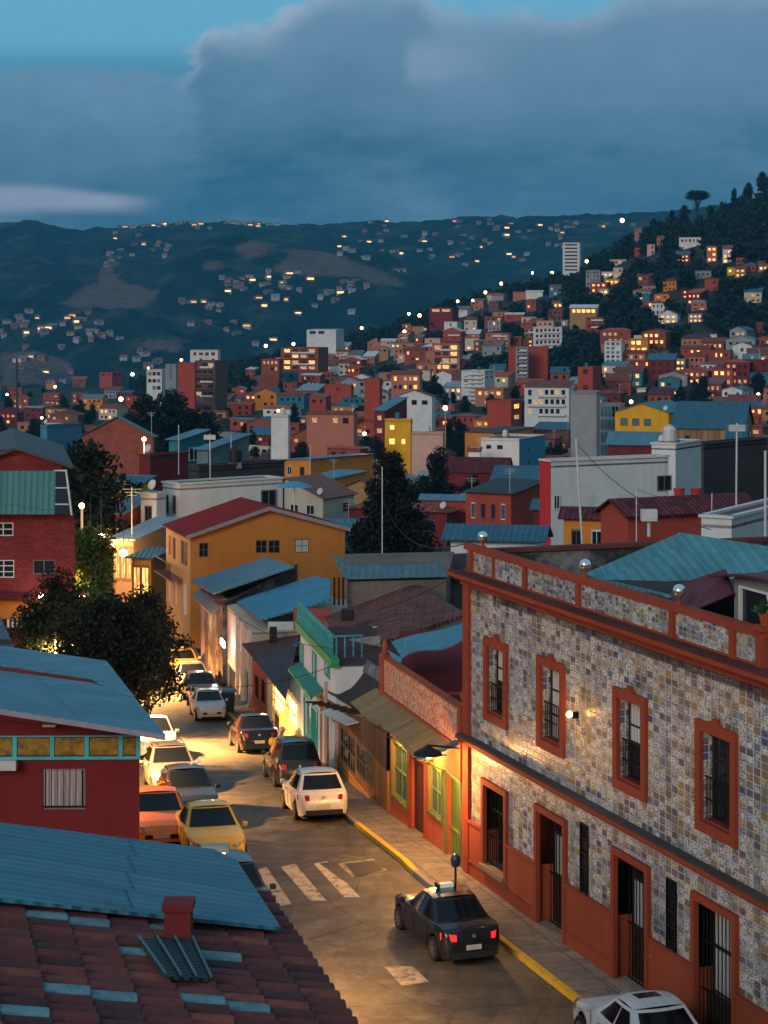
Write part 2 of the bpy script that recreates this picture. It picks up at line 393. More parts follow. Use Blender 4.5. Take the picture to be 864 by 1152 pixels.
def asphalt():
    t=NT('asphalt'); o=t.coord(); big=t.noise(o,.22,5,.6); mid=t.noise(o,1.3,6,.7); fine=t.noise(o,40,3,.7)
    a=t.mix(t.ramp(big,[(.38,0),(.66,1)]),(.10,.088,.07),(.045,.042,.038)); a=t.mix(t.ramp(mid,[(.48,0),(.7,.8)]),a,(.15,.13,.10)); a=t.mix(t.math('MULTIPLY',fine,.35),a,(.025,.025,.024))
    oil=t.noise(t.map(o,(1.0,.22,1),(0,0,R(-14))),1.1,4,.6); a=t.mix(t.ramp(oil,[(.55,0),(.7,.6)]),a,(.022,.021,.02))
    v=t.n('ShaderNodeTexVoronoi',Scale=.32); v.feature='DISTANCE_TO_EDGE'; t.l(t.map(t.n('ShaderNodeTexCoord').outputs['Object'],(1,1,1)),v.inputs['Vector'])
    cr=t.math('LESS_THAN',t.math('ADD',v.outputs['Distance'],t.math('MULTIPLY',mid,.02)),.018); a=t.mix(t.math('MULTIPLY',cr,.6),a,(.02,.02,.02))
    t.bump(t.math('ADD',fine,mid),.5,.015); return t.fin(a,t.math('SUBTRACT',.85,t.math('MULTIPLY',mid,.45)))
def paving():
    t=NT('pavement_slabs'); o=t.coord('UV'); b=t.n('ShaderNodeTexBrick',Scale=1.0); b.inputs['Brick Width'].default_value=.9; b.inputs['Row Height'].default_value=.7; b.inputs['Mortar Size'].default_value=.014; b.offset=0
    b.inputs['Color1'].default_value=(.22,.19,.16,1); b.inputs['Color2'].default_value=(.15,.135,.12,1); b.inputs['Mortar'].default_value=(.05,.045,.04,1); t.l(t.map(o,(1,1,1),(0,0,R(-18))),b.inputs['Vector'])
    n=t.noise(o,2.2,6,.7); a=t.mix(t.ramp(n,[(.42,0),(.7,.8)]),b.outputs[0],(.07,.06,.055)); t.bump(n,.3,.01); return t.fin(a,.85)
def strip(name, left, right, dz, mat, d0=6, d1=262, step=1.25, kind='structure', th=None):
    mb=MB(); Ds=[]; D=d0
    while D<d1: Ds.append(D); D+=step
    Ds.append(d1); rows=[]
    for D in Ds: rows.append(((left(D),D,interp(D,ZS)+dz),(right(D),D,interp(D,ZS)+dz)))
    for a,b in zip(rows,rows[1:]):
        mb.face([a[0],a[1],b[1],b[0]])
        if th:
            dn=V(0,0,-th); mb.face([Vector(a[0])+dn,a[0],b[0],Vector(b[0])+dn]); mb.face([a[1],Vector(a[1])+dn,Vector(b[1])+dn,b[1]])
    if th:
        dn=V(0,0,-th); a=rows[0]; mb.face([Vector(a[0])+dn,Vector(a[1])+dn,a[1],a[0]]); a=rows[-1]; mb.face([a[0],a[1],Vector(a[1])+dn,Vector(a[0])+dn])
    return struct(name,mb,mat)
strip('road',lambda D:xat(LKERB,D)-.5,lambda D:xat(KERB,D)+.1,.02,asphalt())
PAV=paving()
strip('pavement',lambda D:xat(KERB,D)+.16,lambda D:xat(FP,D)+.3,.15,PAV,th=.2)
strip('pavement',lambda D:xat(LKERB,D)-2.6,lambda D:xat(LKERB,D)-.6,.14,PAV,th=.2)
# kerb: grey stone with stretches of worn yellow paint
def kerbmat():
    t=NT('kerb_stone'); o=t.coord(); sp=t.n('ShaderNodeSeparateXYZ'); t.l(o,sp.inputs[0]); y=sp.outputs[1]
    m=t.math('MAXIMUM',t.math('MULTIPLY',t.math('GREATER_THAN',y,54.8),t.math('LESS_THAN',y,61.5)),t.math('LESS_THAN',y,51.0)); m=t.math('MAXIMUM',m,t.math('MULTIPLY',t.math('GREATER_THAN',y,90),t.math('LESS_THAN',y,97)))
    m=t.math('MULTIPLY',m,t.ramp(t.noise(o,3.5,6,.7),[(.34,0),(.46,1)])); a=t.mix(m,(.2,.18,.15),(.62,.36,.02)); return t.fin(a,.8)
strip('kerb',lambda D:xat(KERB,D),lambda D:xat(KERB,D)+.17,.16,kerbmat(),th=.18)
# crosswalk bars, drain cover and worn patches lie on the road
def sheet(name, pts, dz, mat):
    mb=MB(); q=[]
    for x,y in pts:
        g=ground_at(x,y); q.append((g.x,g.y,g.z+dz))
    mb.face(q); return struct(name,mb,mat)
def wornwhite():
    t=NT('worn_road_paint'); o=t.coord(); m=t.ramp(t.noise(o,2.6,7,.75),[(.38,0),(.5,1)]); return t.fin(t.mix(m,(.11,.09,.07),(.42,.37,.28)),.75)
WP=wornwhite()
for k,q in enumerate([[(316,977),(332,975),(367,1016),(349,1018)],[(353,974),(368,972),(405,1012),(387,1014)],[(288,982),(300,980),(328,1019),(303,1022)],[(262,985),(273,983),(297,1023),(280,1026)]]):
    sheet('crosswalk_bar' if k==0 else 'crosswalk_bar',q,.026,WP)
patch=NT('pale_patch'); 
pm=patch.fin(patch.mix(patch.ramp(patch.noise(patch.coord(),3,6,.7),[(.4,0),(.6,1)]),(.14,.12,.09),(.33,.29,.22)),.85)
sheet('road_patch',[(432,1092),(464,1089),(483,1108),(452,1111)],.026,pm)
sheet('road_patch',[(380,974),(420,969),(436,983),(396,989)],.026,pm)
m=NT('iron_cover'); o_=m.coord(); ch=m.n('ShaderNodeTexChecker',Scale=9.0); m.l(o_,ch.inputs[0]); m.fin(m.mix(ch.outputs[1],(.016,.015,.014),(.035,.03,.026)),.6)
sheet('drain_cover',[(388,976),(419,970.5),(431,981.5),(400,987.5)],.034,m.m)
0 and sheet('road_line',[(398,962),(404,961),(470,1016),(463,1018)],.026,pm)

# ================================================================ FAR HILLS
FRIDGE=[(-600,235),(-100,252),(0,250),(40,246),(75,257),(130,255),(200,250),(260,249),(300,252),(360,251),(420,247),(460,249),(530,243),(590,243),(640,242),(700,240),(760,237),(830,228),(900,222),(1500,215)]
BARE=[[(62,345),(84,328),(112,318),(120,288),(133,287),(132,314),(182,328),(166,345),(145,348)],[(300,306),(330,280),(372,284),(420,300),(462,320),(440,324),(400,312),(350,312)],[(258,276),(286,270),(318,274),(300,288),(270,290)],[(222,302),(240,292),(258,292),(240,306)],
      [(158,392),(170,381),(203,382),(210,396),(180,398)],[(0,400),(40,395),(80,408),(85,430),(0,436)]]
def inpoly(x,y,P):
    c=False; j=len(P)-1
    for i in range(len(P)):
        if (P[i][1]>y)!=(P[j][1]>y) and x<(P[j][0]-P[i][0])*(y-P[i][1])/(P[j][1]-P[i][1])+P[i][0]: c=not c
        j=i
    return c
FD0,FD1=1900,4300
def far_z(p, D):
    rz=CH+(HY-interp(p,FRIDGE))*4000/FL; t=(D-FD0)/(4000-FD0)
    if D<=4000:
        X=(p-CX)*D/FL; base=-82+(rz+82)*(t**1.12)
        sp=noise.fractal((X*.0016,D*.0013,1.5),.9,2.1,4)*80+abs(noise.noise((X*.004+D*.001,D*.0016,7)))*-60
        return base+sp*min(1,t*5)*min(1,(1-t)*2.4+.02)
    return rz-(D-4000)*.35
def far_at(x,y):
    D=FD0+20
    while D<4000:
        if CH-(y-HY)*D/FL<=far_z(x,D): break
        D+=6
    return V((x-CX)*D/FL,D,far_z(x,D))
def far_hills():
    import numpy as np
    pxs=[-450+4*i for i in range(440)]; Ds=[FD0+16*i for i in range(int((FD1-FD0)/16))]; n=len(pxs); vs=[]; bare=[]
    for D in Ds:
        for p in pxs:
            X=(p-CX)*D/FL; z=far_z(p,D); y=HY+(CH-z)*FL/D
            w=noise.noise((X*.012,D*.012,2))*7; b=0
            for P in BARE:
                if P[0][0]-160<p<P[0][0]+200:
                    for dx_,dy_ in ((0,0),(7,0),(-7,0),(0,4),(0,-4)):
                        if inpoly(p+w+dx_,y+w*.5+dy_,P): b+=.2
            b=min(1,b)
            bump=(1-b)*(noise.noise((X*.035,D*.03,5))*5+noise.noise((X*.09,D*.06,9))*3.5)
            vs.append((X,D,z+bump)); bare.append(b)
    fs=[(j*n+i,j*n+i+1,(j+1)*n+i+1,(j+1)*n+i) for j in range(len(Ds)-1) for i in range(n-1)]
    me=bpy.data.meshes.new('far_hills'); me.from_pydata(vs,[],fs); me.polygons.foreach_set('use_smooth',[True]*len(fs))
    a=me.attributes.new('bare','FLOAT','POINT'); a.data.foreach_set('value',bare)
    t=NT('wooded_hills'); o=t.coord(); at_=t.n('ShaderNodeAttribute'); at_.attribute_name='bare'
    n1=t.noise(o,.006,6,.6); n2=t.noise(o,.05,5,.7); n4=t.noise(o,.013,4,.6)
    g=t.mix(t.ramp(n1,[(.35,0),(.65,1)]),(.003,.018,.026),(.009,.032,.040)); g=t.mix(t.ramp(n2,[(.4,0),(.7,.8)]),g,(.004,.016,.020)); g=t.mix(t.ramp(n4,[(.5,0),(.66,.6)]),g,(.055,.075,.075))
    e=t.mix(t.ramp(n2,[(.35,0),(.7,1)]),(.15,.095,.09),(.07,.065,.065)); t.bump(t.math('ADD',n2,t.math('MULTIPLY',n1,3.0)),.8,14); bf=t.ramp(t.math('ADD',at_.outputs['Fac'],t.math('MULTIPLY',t.math('SUBTRACT',n2,.5),1.1)),[(.35,0),(.75,.8)]); t.fin(t.mix(bf,g,e),.95)
    me.materials.append(t.m); ob=bpy.data.objects.new('far_hills',me); C.objects.link(ob); ob['kind']='structure'
far_hills()
# ================================================================ FACADES ALONG THE STREET
class Facade:
    """a vertical wall plane from far end p0 towards near end p1; s runs along it, z is up, o stands out towards the street"""
    def __init__(f,p0,p1,zbase=None):
        f.p0=Vector((p0[0],p0[1])); d=Vector((p1[0],p1[1]))-f.p0; f.len=d.length; f.u=d.normalized(); f.n=Vector((f.u.y,-f.u.x)); f.zb=zbase
    def __call__(f,s,z,o=0): q=f.p0+f.u*s+f.n*o; return V(q.x,q.y,z)
    def s(f,x):
        k=(x-CX)/FL; return (k*f.p0.y-f.p0.x)/(f.u.x-k*f.u.y)
    def z(f,s,y): return CH-(y-HY)*(f.p0.y+f.u.y*s)/FL
    def px(f,x0,x1,yt,yb):
        a,b=f.s(x0),f.s(x1); return a,b,f.z(a,yb),f.z(a,yt)
    def box(f,mb,s0,s1,z0,z1,o0,o1,m=0):
        if o0>o1: o0,o1=o1,o0
        return mb.hexa([f(s0,z0,o1),f(s1,z0,o1),f(s1,z0,o0),f(s0,z0,o0),f(s0,z1,o1),f(s1,z1,o1),f(s1,z1,o0),f(s0,z1,o0)],m)
    def quad(f,mb,s0,s1,z0,z1,o,m=0): return mb.face([f(s0,z0,o),f(s1,z0,o),f(s1,z1,o),f(s0,z1,o)],m)
    def wall(f,mb,s0,s1,z0,z1,holes,th=.35,o=0,m=0):
        """a wall with real openings and their reveals"""
        ss=sorted({s0,s1}|{h[i] for h in holes for i in (0,1) if s0<h[i]<s1}); zs=sorted({z0,z1}|{h[i] for h in holes for i in (2,3) if z0<h[i]<z1})
        for a,b in zip(ss,ss[1:]):
            for c,d in zip(zs,zs[1:]):
                if any(h[0]-1e-6<=a and b<=h[1]+1e-6 and h[2]-1e-6<=c and d<=h[3]+1e-6 for h in holes): continue
                f.quad(mb,a,b,c,d,o,m)
        for h in holes:
            a,b,c,d=max(h[0],s0),min(h[1],s1),max(h[2],z0),min(h[3],z1)
            if a>=b or c>=d: continue
            mb.face([f(a,c,o),f(a,c,o-th),f(a,d,o-th),f(a,d,o)],m); mb.face([f(b,c,o-th),f(b,c,o),f(b,d,o),f(b,d,o-th)],m)
            if h[3]<=z1: mb.face([f(a,d,o),f(a,d,o-th),f(b,d,o-th),f(b,d,o)],m)
            if h[2]>=z0: mb.face([f(a,c,o-th),f(a,c,o),f(b,c,o),f(b,c,o-th)],m)
        return mb
    def ring(f,mb,s0,s1,z0,z1,w,o0,o1,bottom=True,m=0):
        f.box(mb,s0-w,s0,z0-(w if bottom else 0),z1+w,o0,o1,m); f.box(mb,s1,s1+w,z0-(w if bottom else 0),z1+w,o0,o1,m); f.box(mb,s0,s1,z1,z1+w,o0,o1,m)
        if bottom: f.box(mb,s0,s1,z0-w,z0,o0,o1,m)
        return mb
    def body(f,mb,s0,s1,z0,z1,depth,m=0,off=.36):
        """sides, back and top behind the facade"""
        a,b,c,d=f(s0,0),f(s1,0),f(s1,0,-depth),f(s0,0,-depth)
        q=lambda p,z:(p.x,p.y,z)
        mb.face([q(b,z0),q(c,z0),q(c,z1),q(b,z1)],m); mb.face([q(c,z0),q(d,z0),q(d,z1),q(c,z1)],m); mb.face([q(d,z0),q(a,z0),q(a,z1),q(d,z1)],m)
        return mb

def azulejo(dens=.175, warm=.5):
    """old glazed tiles, each with its own blue, ochre or cream figure"""
    t=NT('patterned_glazed_tiles'); uv=t.coord('UV'); sp=t.n('ShaderNodeSeparateXYZ'); t.l(uv,sp.inputs[0]); u,v=sp.outputs[0],sp.outputs[1]
    fu=t.math('DIVIDE',u,dens*1.7); fv=t.math('DIVIDE',v,dens*.95); iu,iv=t.math('FLOOR',fu),t.math('FLOOR',fv); xu,xv=t.math('SUBTRACT',t.math('FRACT',fu),.5),t.math('SUBTRACT',t.math('FRACT',fv),.5)
    cb=t.n('ShaderNodeCombineXYZ'); t.l(iu,cb.inputs[0]); t.l(iv,cb.inputs[1]); wn=t.n('ShaderNodeTexWhiteNoise'); t.l(cb.outputs[0],wn.inputs['Vector'])
    rs=t.n('ShaderNodeSeparateColor'); t.l(wn.outputs['Color'],rs.inputs[0]); r1,r2,r3=rs.outputs
    wob=t.noise(uv,14/dens*.21,3,.6)
    # figure: rings, arcs and strokes whose centre and width differ per tile
    cx=t.math('SUBTRACT',xu,t.math('MULTIPLY',t.math('SUBTRACT',r1,.5),.5)); cy=t.math('SUBTRACT',xv,t.math('MULTIPLY',t.math('SUBTRACT',r2,.5),.5))
    d=t.math('SQRT',t.math('ADD',t.math('MULTIPLY',cx,cx),t.math('MULTIPLY',cy,cy))); rad=t.math('ADD',.17,t.math('MULTIPLY',r3,.16))
    ring=t.math('ABSOLUTE',t.math('SUBTRACT',t.math('ADD',d,t.math('MULTIPLY',t.math('SUBTRACT',wob,.5),.5)),rad)); ringm=t.ramp(ring,[(.06,1),(.1,0)])
    sw=t.math('ABSOLUTE',t.math('SUBTRACT',t.noise(uv,13,2,.5),.5)); swm=t.ramp(sw,[(.035,1),(.055,0)])
    fig=t.math('MAXIMUM',ringm,t.math('MULTIPLY',swm,.8))
    zone=t.noise(uv,.42,4,.6); z2=t.noise(t.map(uv,(1,1,1)),1.6,3,.6)
    pick=t.math('ADD',t.math('MULTIPLY',r3,.34),t.math('MULTIPLY',t.math('SUBTRACT',zone,.13),1.15))
    ground=t.ramp(pick,[(.3,(.045,.065,.15)),(.46,(.09,.11,.19)),(.58,(.16,.15,.15)),(.7,(.30,.20,.07)),(.82,(.12,.13,.18))])
    ink=t.ramp(r2,[(.2,(.66,.63,.56)),(.42,(.50,.50,.52)),(.58,(.02,.035,.13)),(.78,(.36,.21,.05)),(1,(.68,.66,.60))])
    a=t.mix(t.math('MULTIPLY',fig,.95),ground,ink)
    e=t.math('MAXIMUM',t.math('ABSOLUTE',xu),t.math('ABSOLUTE',t.math('ADD',xv,t.math('MULTIPLY',t.math('SUBTRACT',wob,.5),.06)))); gm=t.ramp(e,[(.42,0),(.455,1)])
    a=t.mix(t.math('MULTIPLY',gm,.85),a,t.mix(z2,(.66,.63,.57),(.36,.33,.29)))
    dirt=t.noise(t.map(uv,(1.4,.35,1)),1.1,6,.7); a=t.mix(t.ramp(dirt,[(.45,0),(.75,.75)]),a,(.06,.052,.048))
    t.bump(t.math('ADD',t.math('MULTIPLY',gm,-1.2),t.math('MULTIPLY',fig,.6)),.7,.012); return t.fin(a,t.math('ADD',.28,t.math('MULTIPLY',gm,.5)))
AZ=azulejo()
RED_TRIM=stucco((.29,.05,.022),.6); TERRA=stucco((.33,.068,.026),.8); DOORWOOD=planks((.045,.02,.014),.14,False); IRON=plain((.012,.012,.013),.5,.4); GLASS=glass()

def bars(f,mb,s0,s1,z0,z1,o,n,r=.012,rails=(.0,1.0)):
    for i in range(n):
        s=s0+(s1-s0)*(i+.5)/n; mb.tube(f(s,z0,o),f(s,z1,o),r,5)
    for k in rails: z=z0+(z1-z0)*k; f.box(mb,s0,s1,z-.015,z+.015,o-.015,o+.015)
def sash(f,T,r,o,cur=0,mull=2,frame=None,matf=None,glassm=None,nbar=0,trans=1):
    """a window filling opening r: frame with mullions, glass and maybe a curtain behind it"""
    s0,s1,z0,z1=r; w=.05; mb=MB(); matf=matf or DOORWOOD
    f.ring(mb,s0+w,s1-w,z0+w,z1-w,w,o-.04,o+.04)
    for k in range(1,mull): s=s0+(s1-s0)*k/mull; f.box(mb,s-.025,s+.025,z0+w,z1-w,o-.03,o+.03)
    for k in range(1,trans+1): z=z0+(z1-z0)*k/(trans+1); f.box(mb,s0+w,s1-w,z-.022,z+.022,o-.028,o+.028)
    fr=T.part('window_frame',mb,matf)
    g=MB(); f.quad(g,s0+w,s1-w,z0+w,z1-w,o-.01); T.part('pane',g,glassm or GLASS,fr,uv=True).parent=fr
    if cur:
        c=MB(); a=s0+.06; b=s1-.06 if cur==1 else s0+(s1-s0)*cur; f.quad(c,a,b,z0+(z1-z0)*(.0 if cur==1 else .45)+.05,z1-.05,o+.004); T.part('curtain',c,curtain(),fr)
    return fr

def tile_building():
    f=Facade(FP[1],FP[0]); T=Thing('tiled_building','long two-storey building clad in blue and ochre patterned tiles with terracotta trim','building',(f(0,0).x,f(0,0).y,0))
    S1=f.s(864)+6.0; D=15; zt=8.3
    U=[(546,572.5,714,808),(605.7,637,735,838),(691.7,729.6,770,884),(784.3,831.5,806,931)]
    Lo=[(544.2,572.5,874,969.5),(604,639,903,1021),(690.8,732.5,951,1088),(781,831.5,1001,1170)]
    ups=[]; los=[]
    for x0,x1,a,b in U:
        r=f.px(x0,x1,a,b); ups.append((r[0]+.26,r[1]-.24,r[2]+.22,r[3]-.24))
    for k,(x0,x1,a,b) in enumerate(Lo):
        r=f.px(x0,x1,a,b); los.append((r[0]+.16,r[1]-.16,r[2] if k in(0,) else .16,r[3]-.16))
    mz=3.86
    # walls
    mb=MB(); f.wall(mb,.38,S1,mz+.12,zt,ups,.38); 
    pan=MB(); f.wall(pan,.38,S1,1.6,mz-.1,[(h[0]-.16,h[1]+.16,h[2]-.2,h[3]+.16) for h in los],.02)
    T.part('upper_wall',mb,AZ); T.part('lower_wall',pan,AZ)
    mb=MB(); f.wall(mb,.0,S1,0,1.62,[(h[0]-.1,h[1]+.1,h[2],9) for h in los],.5,.07); 
    f.quad(mb,0,S1,0,0,0)
    T.part('plinth',mb,TERRA)
    seg=[0]+[x for h in los for x in (h[0]-.17,h[1]+.17)]+[S1]
    for a,b in zip(seg[::2],seg[1::2]):
        for zz in ((1.60,1.68,.0,.11),(.52,.57,.06,.10)): ln=MB(); f.box(ln,a,b,*zz); T.part('plinth_moulding',ln,RED_TRIM)
    mb=MB(); f.body(mb,.0,S1,0,8.35,D); T.part('side_wall',mb,concrete((.12,.11,.10)))
    q=MB(); q.slab([f(.0,8.15,0),f(S1,8.15,0),f(S1,8.15,-D),f(0,8.15,-D)],.2); T.part('flat_roof',q,concrete((.09,.07,.07)))
    # corner pilaster, ledge, cornice, parapet
    mb=MB(); f.box(mb,-.02,.38,0,zt,-.3,.10); T.part('corner_pilaster',mb,RED_TRIM)
    mb=MB(); f.box(mb,-.1,S1,mz-.10,mz+.02,-.02,.16); f.box(mb,-.1,S1,mz+.02,mz+.10,-.02,.30); T.part('ledge',mb,RED_TRIM)
    mb=MB(); f.box(mb,-.1,S1,mz+.105,mz+.14,.004,.27); T.part('ledge_cap',mb,concrete((.09,.075,.07)))
    mb=MB(); f.box(mb,-.12,S1-5.1,zt-.12,zt+.03,-.3,.14); f.box(mb,-.2,S1-5.1,zt+.03,zt+.13,-.3,.30); f.box(mb,-.28,S1-5.1,zt+.13,zt+.23,-.3,.48); T.part('cornice',mb,RED_TRIM)
    mb=MB(); f.box(mb,-.27,S1-5.1,zt+.233,zt+.26,.0,.46); T.part('cornice_cap',mb,concrete((.13,.045,.04)))
    P0,P1=8.55,9.18
    posts=[f.s(x) for x in (531,592,652,758,826,858)]; mb=MB()
    f.box(mb,-.05,posts[-1]+.2,P1-.02,P1+.13,-.22,.06); f.box(mb,-.05,posts[-1]+.2,P0-.03,P0+.05,-.2,.04); T.part('parapet_rail',mb,RED_TRIM)
    for i,s in enumerate(posts):
        mb=MB(); w=.1 if i<5 else .16; f.box(mb,s-w,s+w,P0-.02,P1+.03,-.24,.08)
        if i==5: f.box(mb,s-w-.06,s+w+.06,P1+.12,P1+.22,-.3,.14)
        T.part('parapet_post',mb,RED_TRIM)
    mb=MB(); PA=azulejo(.11); f.box(mb,.0,posts[-1],P0+.02,P1-.02,-.14,.0); T.part('parapet_panel',mb,PA)
    s=f.s(556); mb=MB(); f.box(mb,s-.06,s+.06,P0,P1,-.2,.05); T.part('parapet_post',mb,RED_TRIM)
    # the end parapet that runs back, stained dark
    mb=MB(); a,b=f(0,0,0),f(0,0,-D)
    for off,z1 in ((0,9.12),):
        mb.prism([(a.x,a.y),(f(.3,0,0).x,f(.3,0,0).y),(f(.3,0,-D).x,f(.3,0,-D).y),(b.x,b.y)],8.1,9.05)
    T.part('end_parapet',mb,stone((.07,.068,.065)))
    mb=MB(); mb.prism([tuple(f(-.06,0,-.3).xy),tuple(f(.36,0,-.3).xy),tuple(f(.36,0,-D).xy),tuple(f(-.06,0,-D).xy)],9.053,9.16); T.part('parapet_coping',mb,concrete((.14,.05,.045)))
    # mirrored glass balls on the rail
    for x,y in ((540,606),(655,640),(760.5,666)):
        s=f.s(x); mb=MB(); mb.lathe(f(s,P1+.13,-.08),[(.09,0),(.09,.04),(.04,.06),(.035,.14),(.06,.17)],10); fi=T.part('finial',mb,RED_TRIM)
        g=MB(); g.ball(f(s,P1+.43,-.08),.15,14); T.part('glass_ball',g,metal((.75,.75,.75),.08),fi,smooth=True)
    # upper windows: stepped terracotta surrounds with a little crest
    for k,(r) in enumerate(ups):
        s0,s1,z0,z1=r; mb=MB(); f.ring(mb,s0,s1,z0,z1,.22,-.02,.09)
        mid=(s0+s1)/2; f.box(mb,mid-.22,mid+.22,z1+.22,z1+.28,-.02,.09); f.box(mb,mid-.1,mid+.1,z1+.28,z1+.36,-.02,.09)
        T.part('window_surround',mb,RED_TRIM,label=None)
        fr=sash(f,T,(s0,s1,z0,z1),-.26,cur=(.55,1,.62,0)[k],mull=2,trans=2)
        mb=MB(); bars(f,mb,s0,s1,z0+.02,z0+(.95 if k else .8),-.05,9,.012,(0,.5,1.0)); T.part('balcony_grille',mb,IRON)
        mb=MB(); f.box(mb,s0,s1,z0-.01,z0+.05,-.36,-.02); T.part('sill',mb,RED_TRIM)
    # ground floor doors and barred windows
    for k,r in enumerate(los):
        s0,s1,z0,z1=r; mb=MB(); f.ring(mb,s0,s1,z0,z1,.16,-.02,.10,bottom=False); T.part('door_surround',mb,RED_TRIM)
        mb=MB(); f.box(mb,s0-.1,s1+.1,z0-.12 if k else z0-.1,z0+.012,-.49,.2); T.part('door_step' if k else 'sill',mb,concrete((.3,.22,.16)))
        if k in(1,2):
            mb=MB(); mid=(s0+s1)/2; f.box(mb,s0,mid-.01,z0,z1-.55,-.48,-.42); f.box(mb,mid+.01,s1,z0,z1-.55,-.48,-.42); dr=T.part('door',mb,DOORWOOD)
            for a,b in ((s0+.08,mid-.08),(mid+.08,s1-.08)):
                mb=MB(); f.ring(mb,a+.03,b-.03,z0+.2,z0+.95,.03,-.42,-.40); T.part('door_panel',mb,DOORWOOD,dr)
            sash(f,T,(s0,s1,z1-.55,z1),-.44,0,2,trans=0)
            mb=MB(); f.quad(mb,s0+.1,s1-.1,z0+1.3,z1-.6,-.405); T.part('curtain',mb,curtain((.35,.34,.33)),dr)
            mb=MB(); bars(f,mb,s0,s1,z0+.05,z1-.05,-.28,9,.014,(.0,.45,1)); T.part('door_grille',mb,IRON)
        else:
            sash(f,T,(s0,s1,z0,z1),-.4,0 if k==0 else 1,2,trans=2)
            mb=MB(); bars(f,mb,s0,s1,z0+.02,z1-.02,-.1,10,.014,(0,.36,.72,1)); T.part('window_grille',mb,IRON)
            if k==3:
                mb=MB(); f.box(mb,s0+.02,s1-.02,z0,z0+1.0,-.3,-.24); T.part('door',mb,DOORWOOD)
    # narrow grilles let into the tile panels
    for x0,x1,yt,yb in ((654,662.5,924,1006),(751,762,986,1073)):
        s0,s1,z0,z1=f.px(x0,x1,yt,yb); mb=MB(); f.quad(mb,s0,s1,z0,z1,.012); v=T.part('vent_grille',mb,glass((.01,.01,.012)))
        mb=MB(); f.ring(mb,s0+.03,s1-.03,z0+.03,z1-.03,.03,.015,.05); bars(f,mb,s0,s1,z0,z1,.04,2,.012,(.2,.4,.6,.8)); T.part('bar',mb,IRON,v)
    # roof structures: teal metal roof, dark red curved sheet, dormer
    P=[at(656,646,48.3),at(765,599,54.5),at(905,621,50.5),at(905,700,44.2),at(748,668,44.7)]
    mb=MB(); mb.slab(P,.08); T.part('metal_roof',mb,corrugated((.07,.25,.28),.3,.12))
    mb=MB(); q=[(p.x,p.y) for p in P]; mb.prism([tuple(Vector(a)*.995) for a in q],8.1,[p.z-.1 for p in P]); T.part('penthouse_wall',mb,concrete((.05,.045,.045)))
    dm=[at(826,642,42.5),at(880,652,40.5)]; 
    fd=Facade((dm[0].x,dm[0].y),(dm[1].x,dm[1].y)); mb=MB(); r=fd.px(833,866,658,704); fd.wall(mb,0,2.2,8.1,10.05,[r],.1); fd.body(mb,0,2.2,8.1,10.05,3); dr=T.part('dormer',mb,stucco((.2,.21,.22)))
    w=MB(); fd.ring(w,r[0]+.05,r[1]-.05,r[2]+.05,r[3]-.05,.05,-.04,.05); T.part('dormer_window_frame',w,plain((.6,.6,.6)),dr); w=MB(); fd.quad(w,r[0],r[1],r[2],r[3],-.03); T.part('pane',w,GLASS,dr)
    prev=None; mb=MB()
    for i in range(9):
        k=i/8; s=-.55+k*3.4; z=10.1+.34*math.sin(k*1.9+.3)-.25; mb_p=(fd(s,z,.35),fd(s,z,-3))
        if prev: mb.slab([prev[0],mb_p[0],mb_p[1],prev[1]],.05)
        prev=mb_p
    T.part('dormer_roof',mb,plain((.08,.02,.035)),dr)
    mb=MB(); a=[at(815,640,43.2),at(770,655,44.5),at(742,676,45.2),at(772,690,43),at(824,668,42.3)]; mb.slab(a,.05); T.part('sloping_sheet',mb,plain((.09,.022,.035)))
    mb=MB(); f.box(mb,S1-5.6,S1-5.2,8,8.2,-2,-1); 
    # wall lamp whose light spreads over the tiles
    s=f.s(650); z=f.z(s,803); mb=MB(); f.box(mb,s-.05,s+.05,z-.1,z+.05,0,.16); wl=T.part('wall_lamp',mb,IRON); mb=MB(); mb.ball(f(s,z,.22),.085,8); T.part('bulb',mb,glow((1,.5,.12),8),wl)
    lamp(f(s,z,.34),16,(1,.5,.13),.08)
    # flower pot on the parapet
    fpot=Thing('flower_pot','clay pot of green plant standing on the tiled building parapet','flower pot',f(posts[-1],P1+.22,-.08)); mb=MB(); mb.lathe(f(posts[-1],P1+.22,-.08),[(.1,0),(.15,.2),(.16,.24)],12); fpot.part('pot',mb,TERRA)
    mb=MB(); b=f(posts[-1],P1+.44,-.08)
    for i in range(60):
        d=V(random.gauss(0,1),random.gauss(0,1),abs(random.gauss(0,1))+.3).normalized(); p=b+d*random.uniform(.05,.25); sdv=d.orthogonal().normalized()*.04; mb.face([p-sdv,p+d*.12,p+sdv])
    fpot.part('plant',mb,foliage((.03,.1,.03)))
def lamp(p,watts,col=(1,.5,.16),r=.12,spot=None):
    l=bpy.data.lights.new('lamp_light','POINT' if not spot else 'SPOT'); l.energy=watts; l.color=col; l.shadow_soft_size=r
    if spot: l.spot_size=R(spot); l.spot_blend=.6
    o=bpy.data.objects.new('lamp_light',l); C.objects.link(o); o.location=p; return o
tile_building()
def hooded_lamp(label,p,n,wt,r=.42):
    T=Thing('hooded_lamp',label,'lamp',p); mb=MB(); mb.lathe(p,[(r,0),(r*.9,.07),(r*.3,.2),(.04,.28)],16); T.part('shade',mb,plain((.012,.012,.012)),smooth=False); mb=MB(); q=p+V(0,0,.26); w=p-V(n.x,n.y,0)*1.0+V(0,0,.1); mb.tube(q,w,.03,6); T.part('bracket',mb,IRON)
    mb=MB(); mb.ball(p+V(0,0,-.02),.08,8); T.part('bulb',mb,glow((1,.55,.18),30)); lamp(p+V(0,0,-.16),wt,(1,.46,.12),.12)
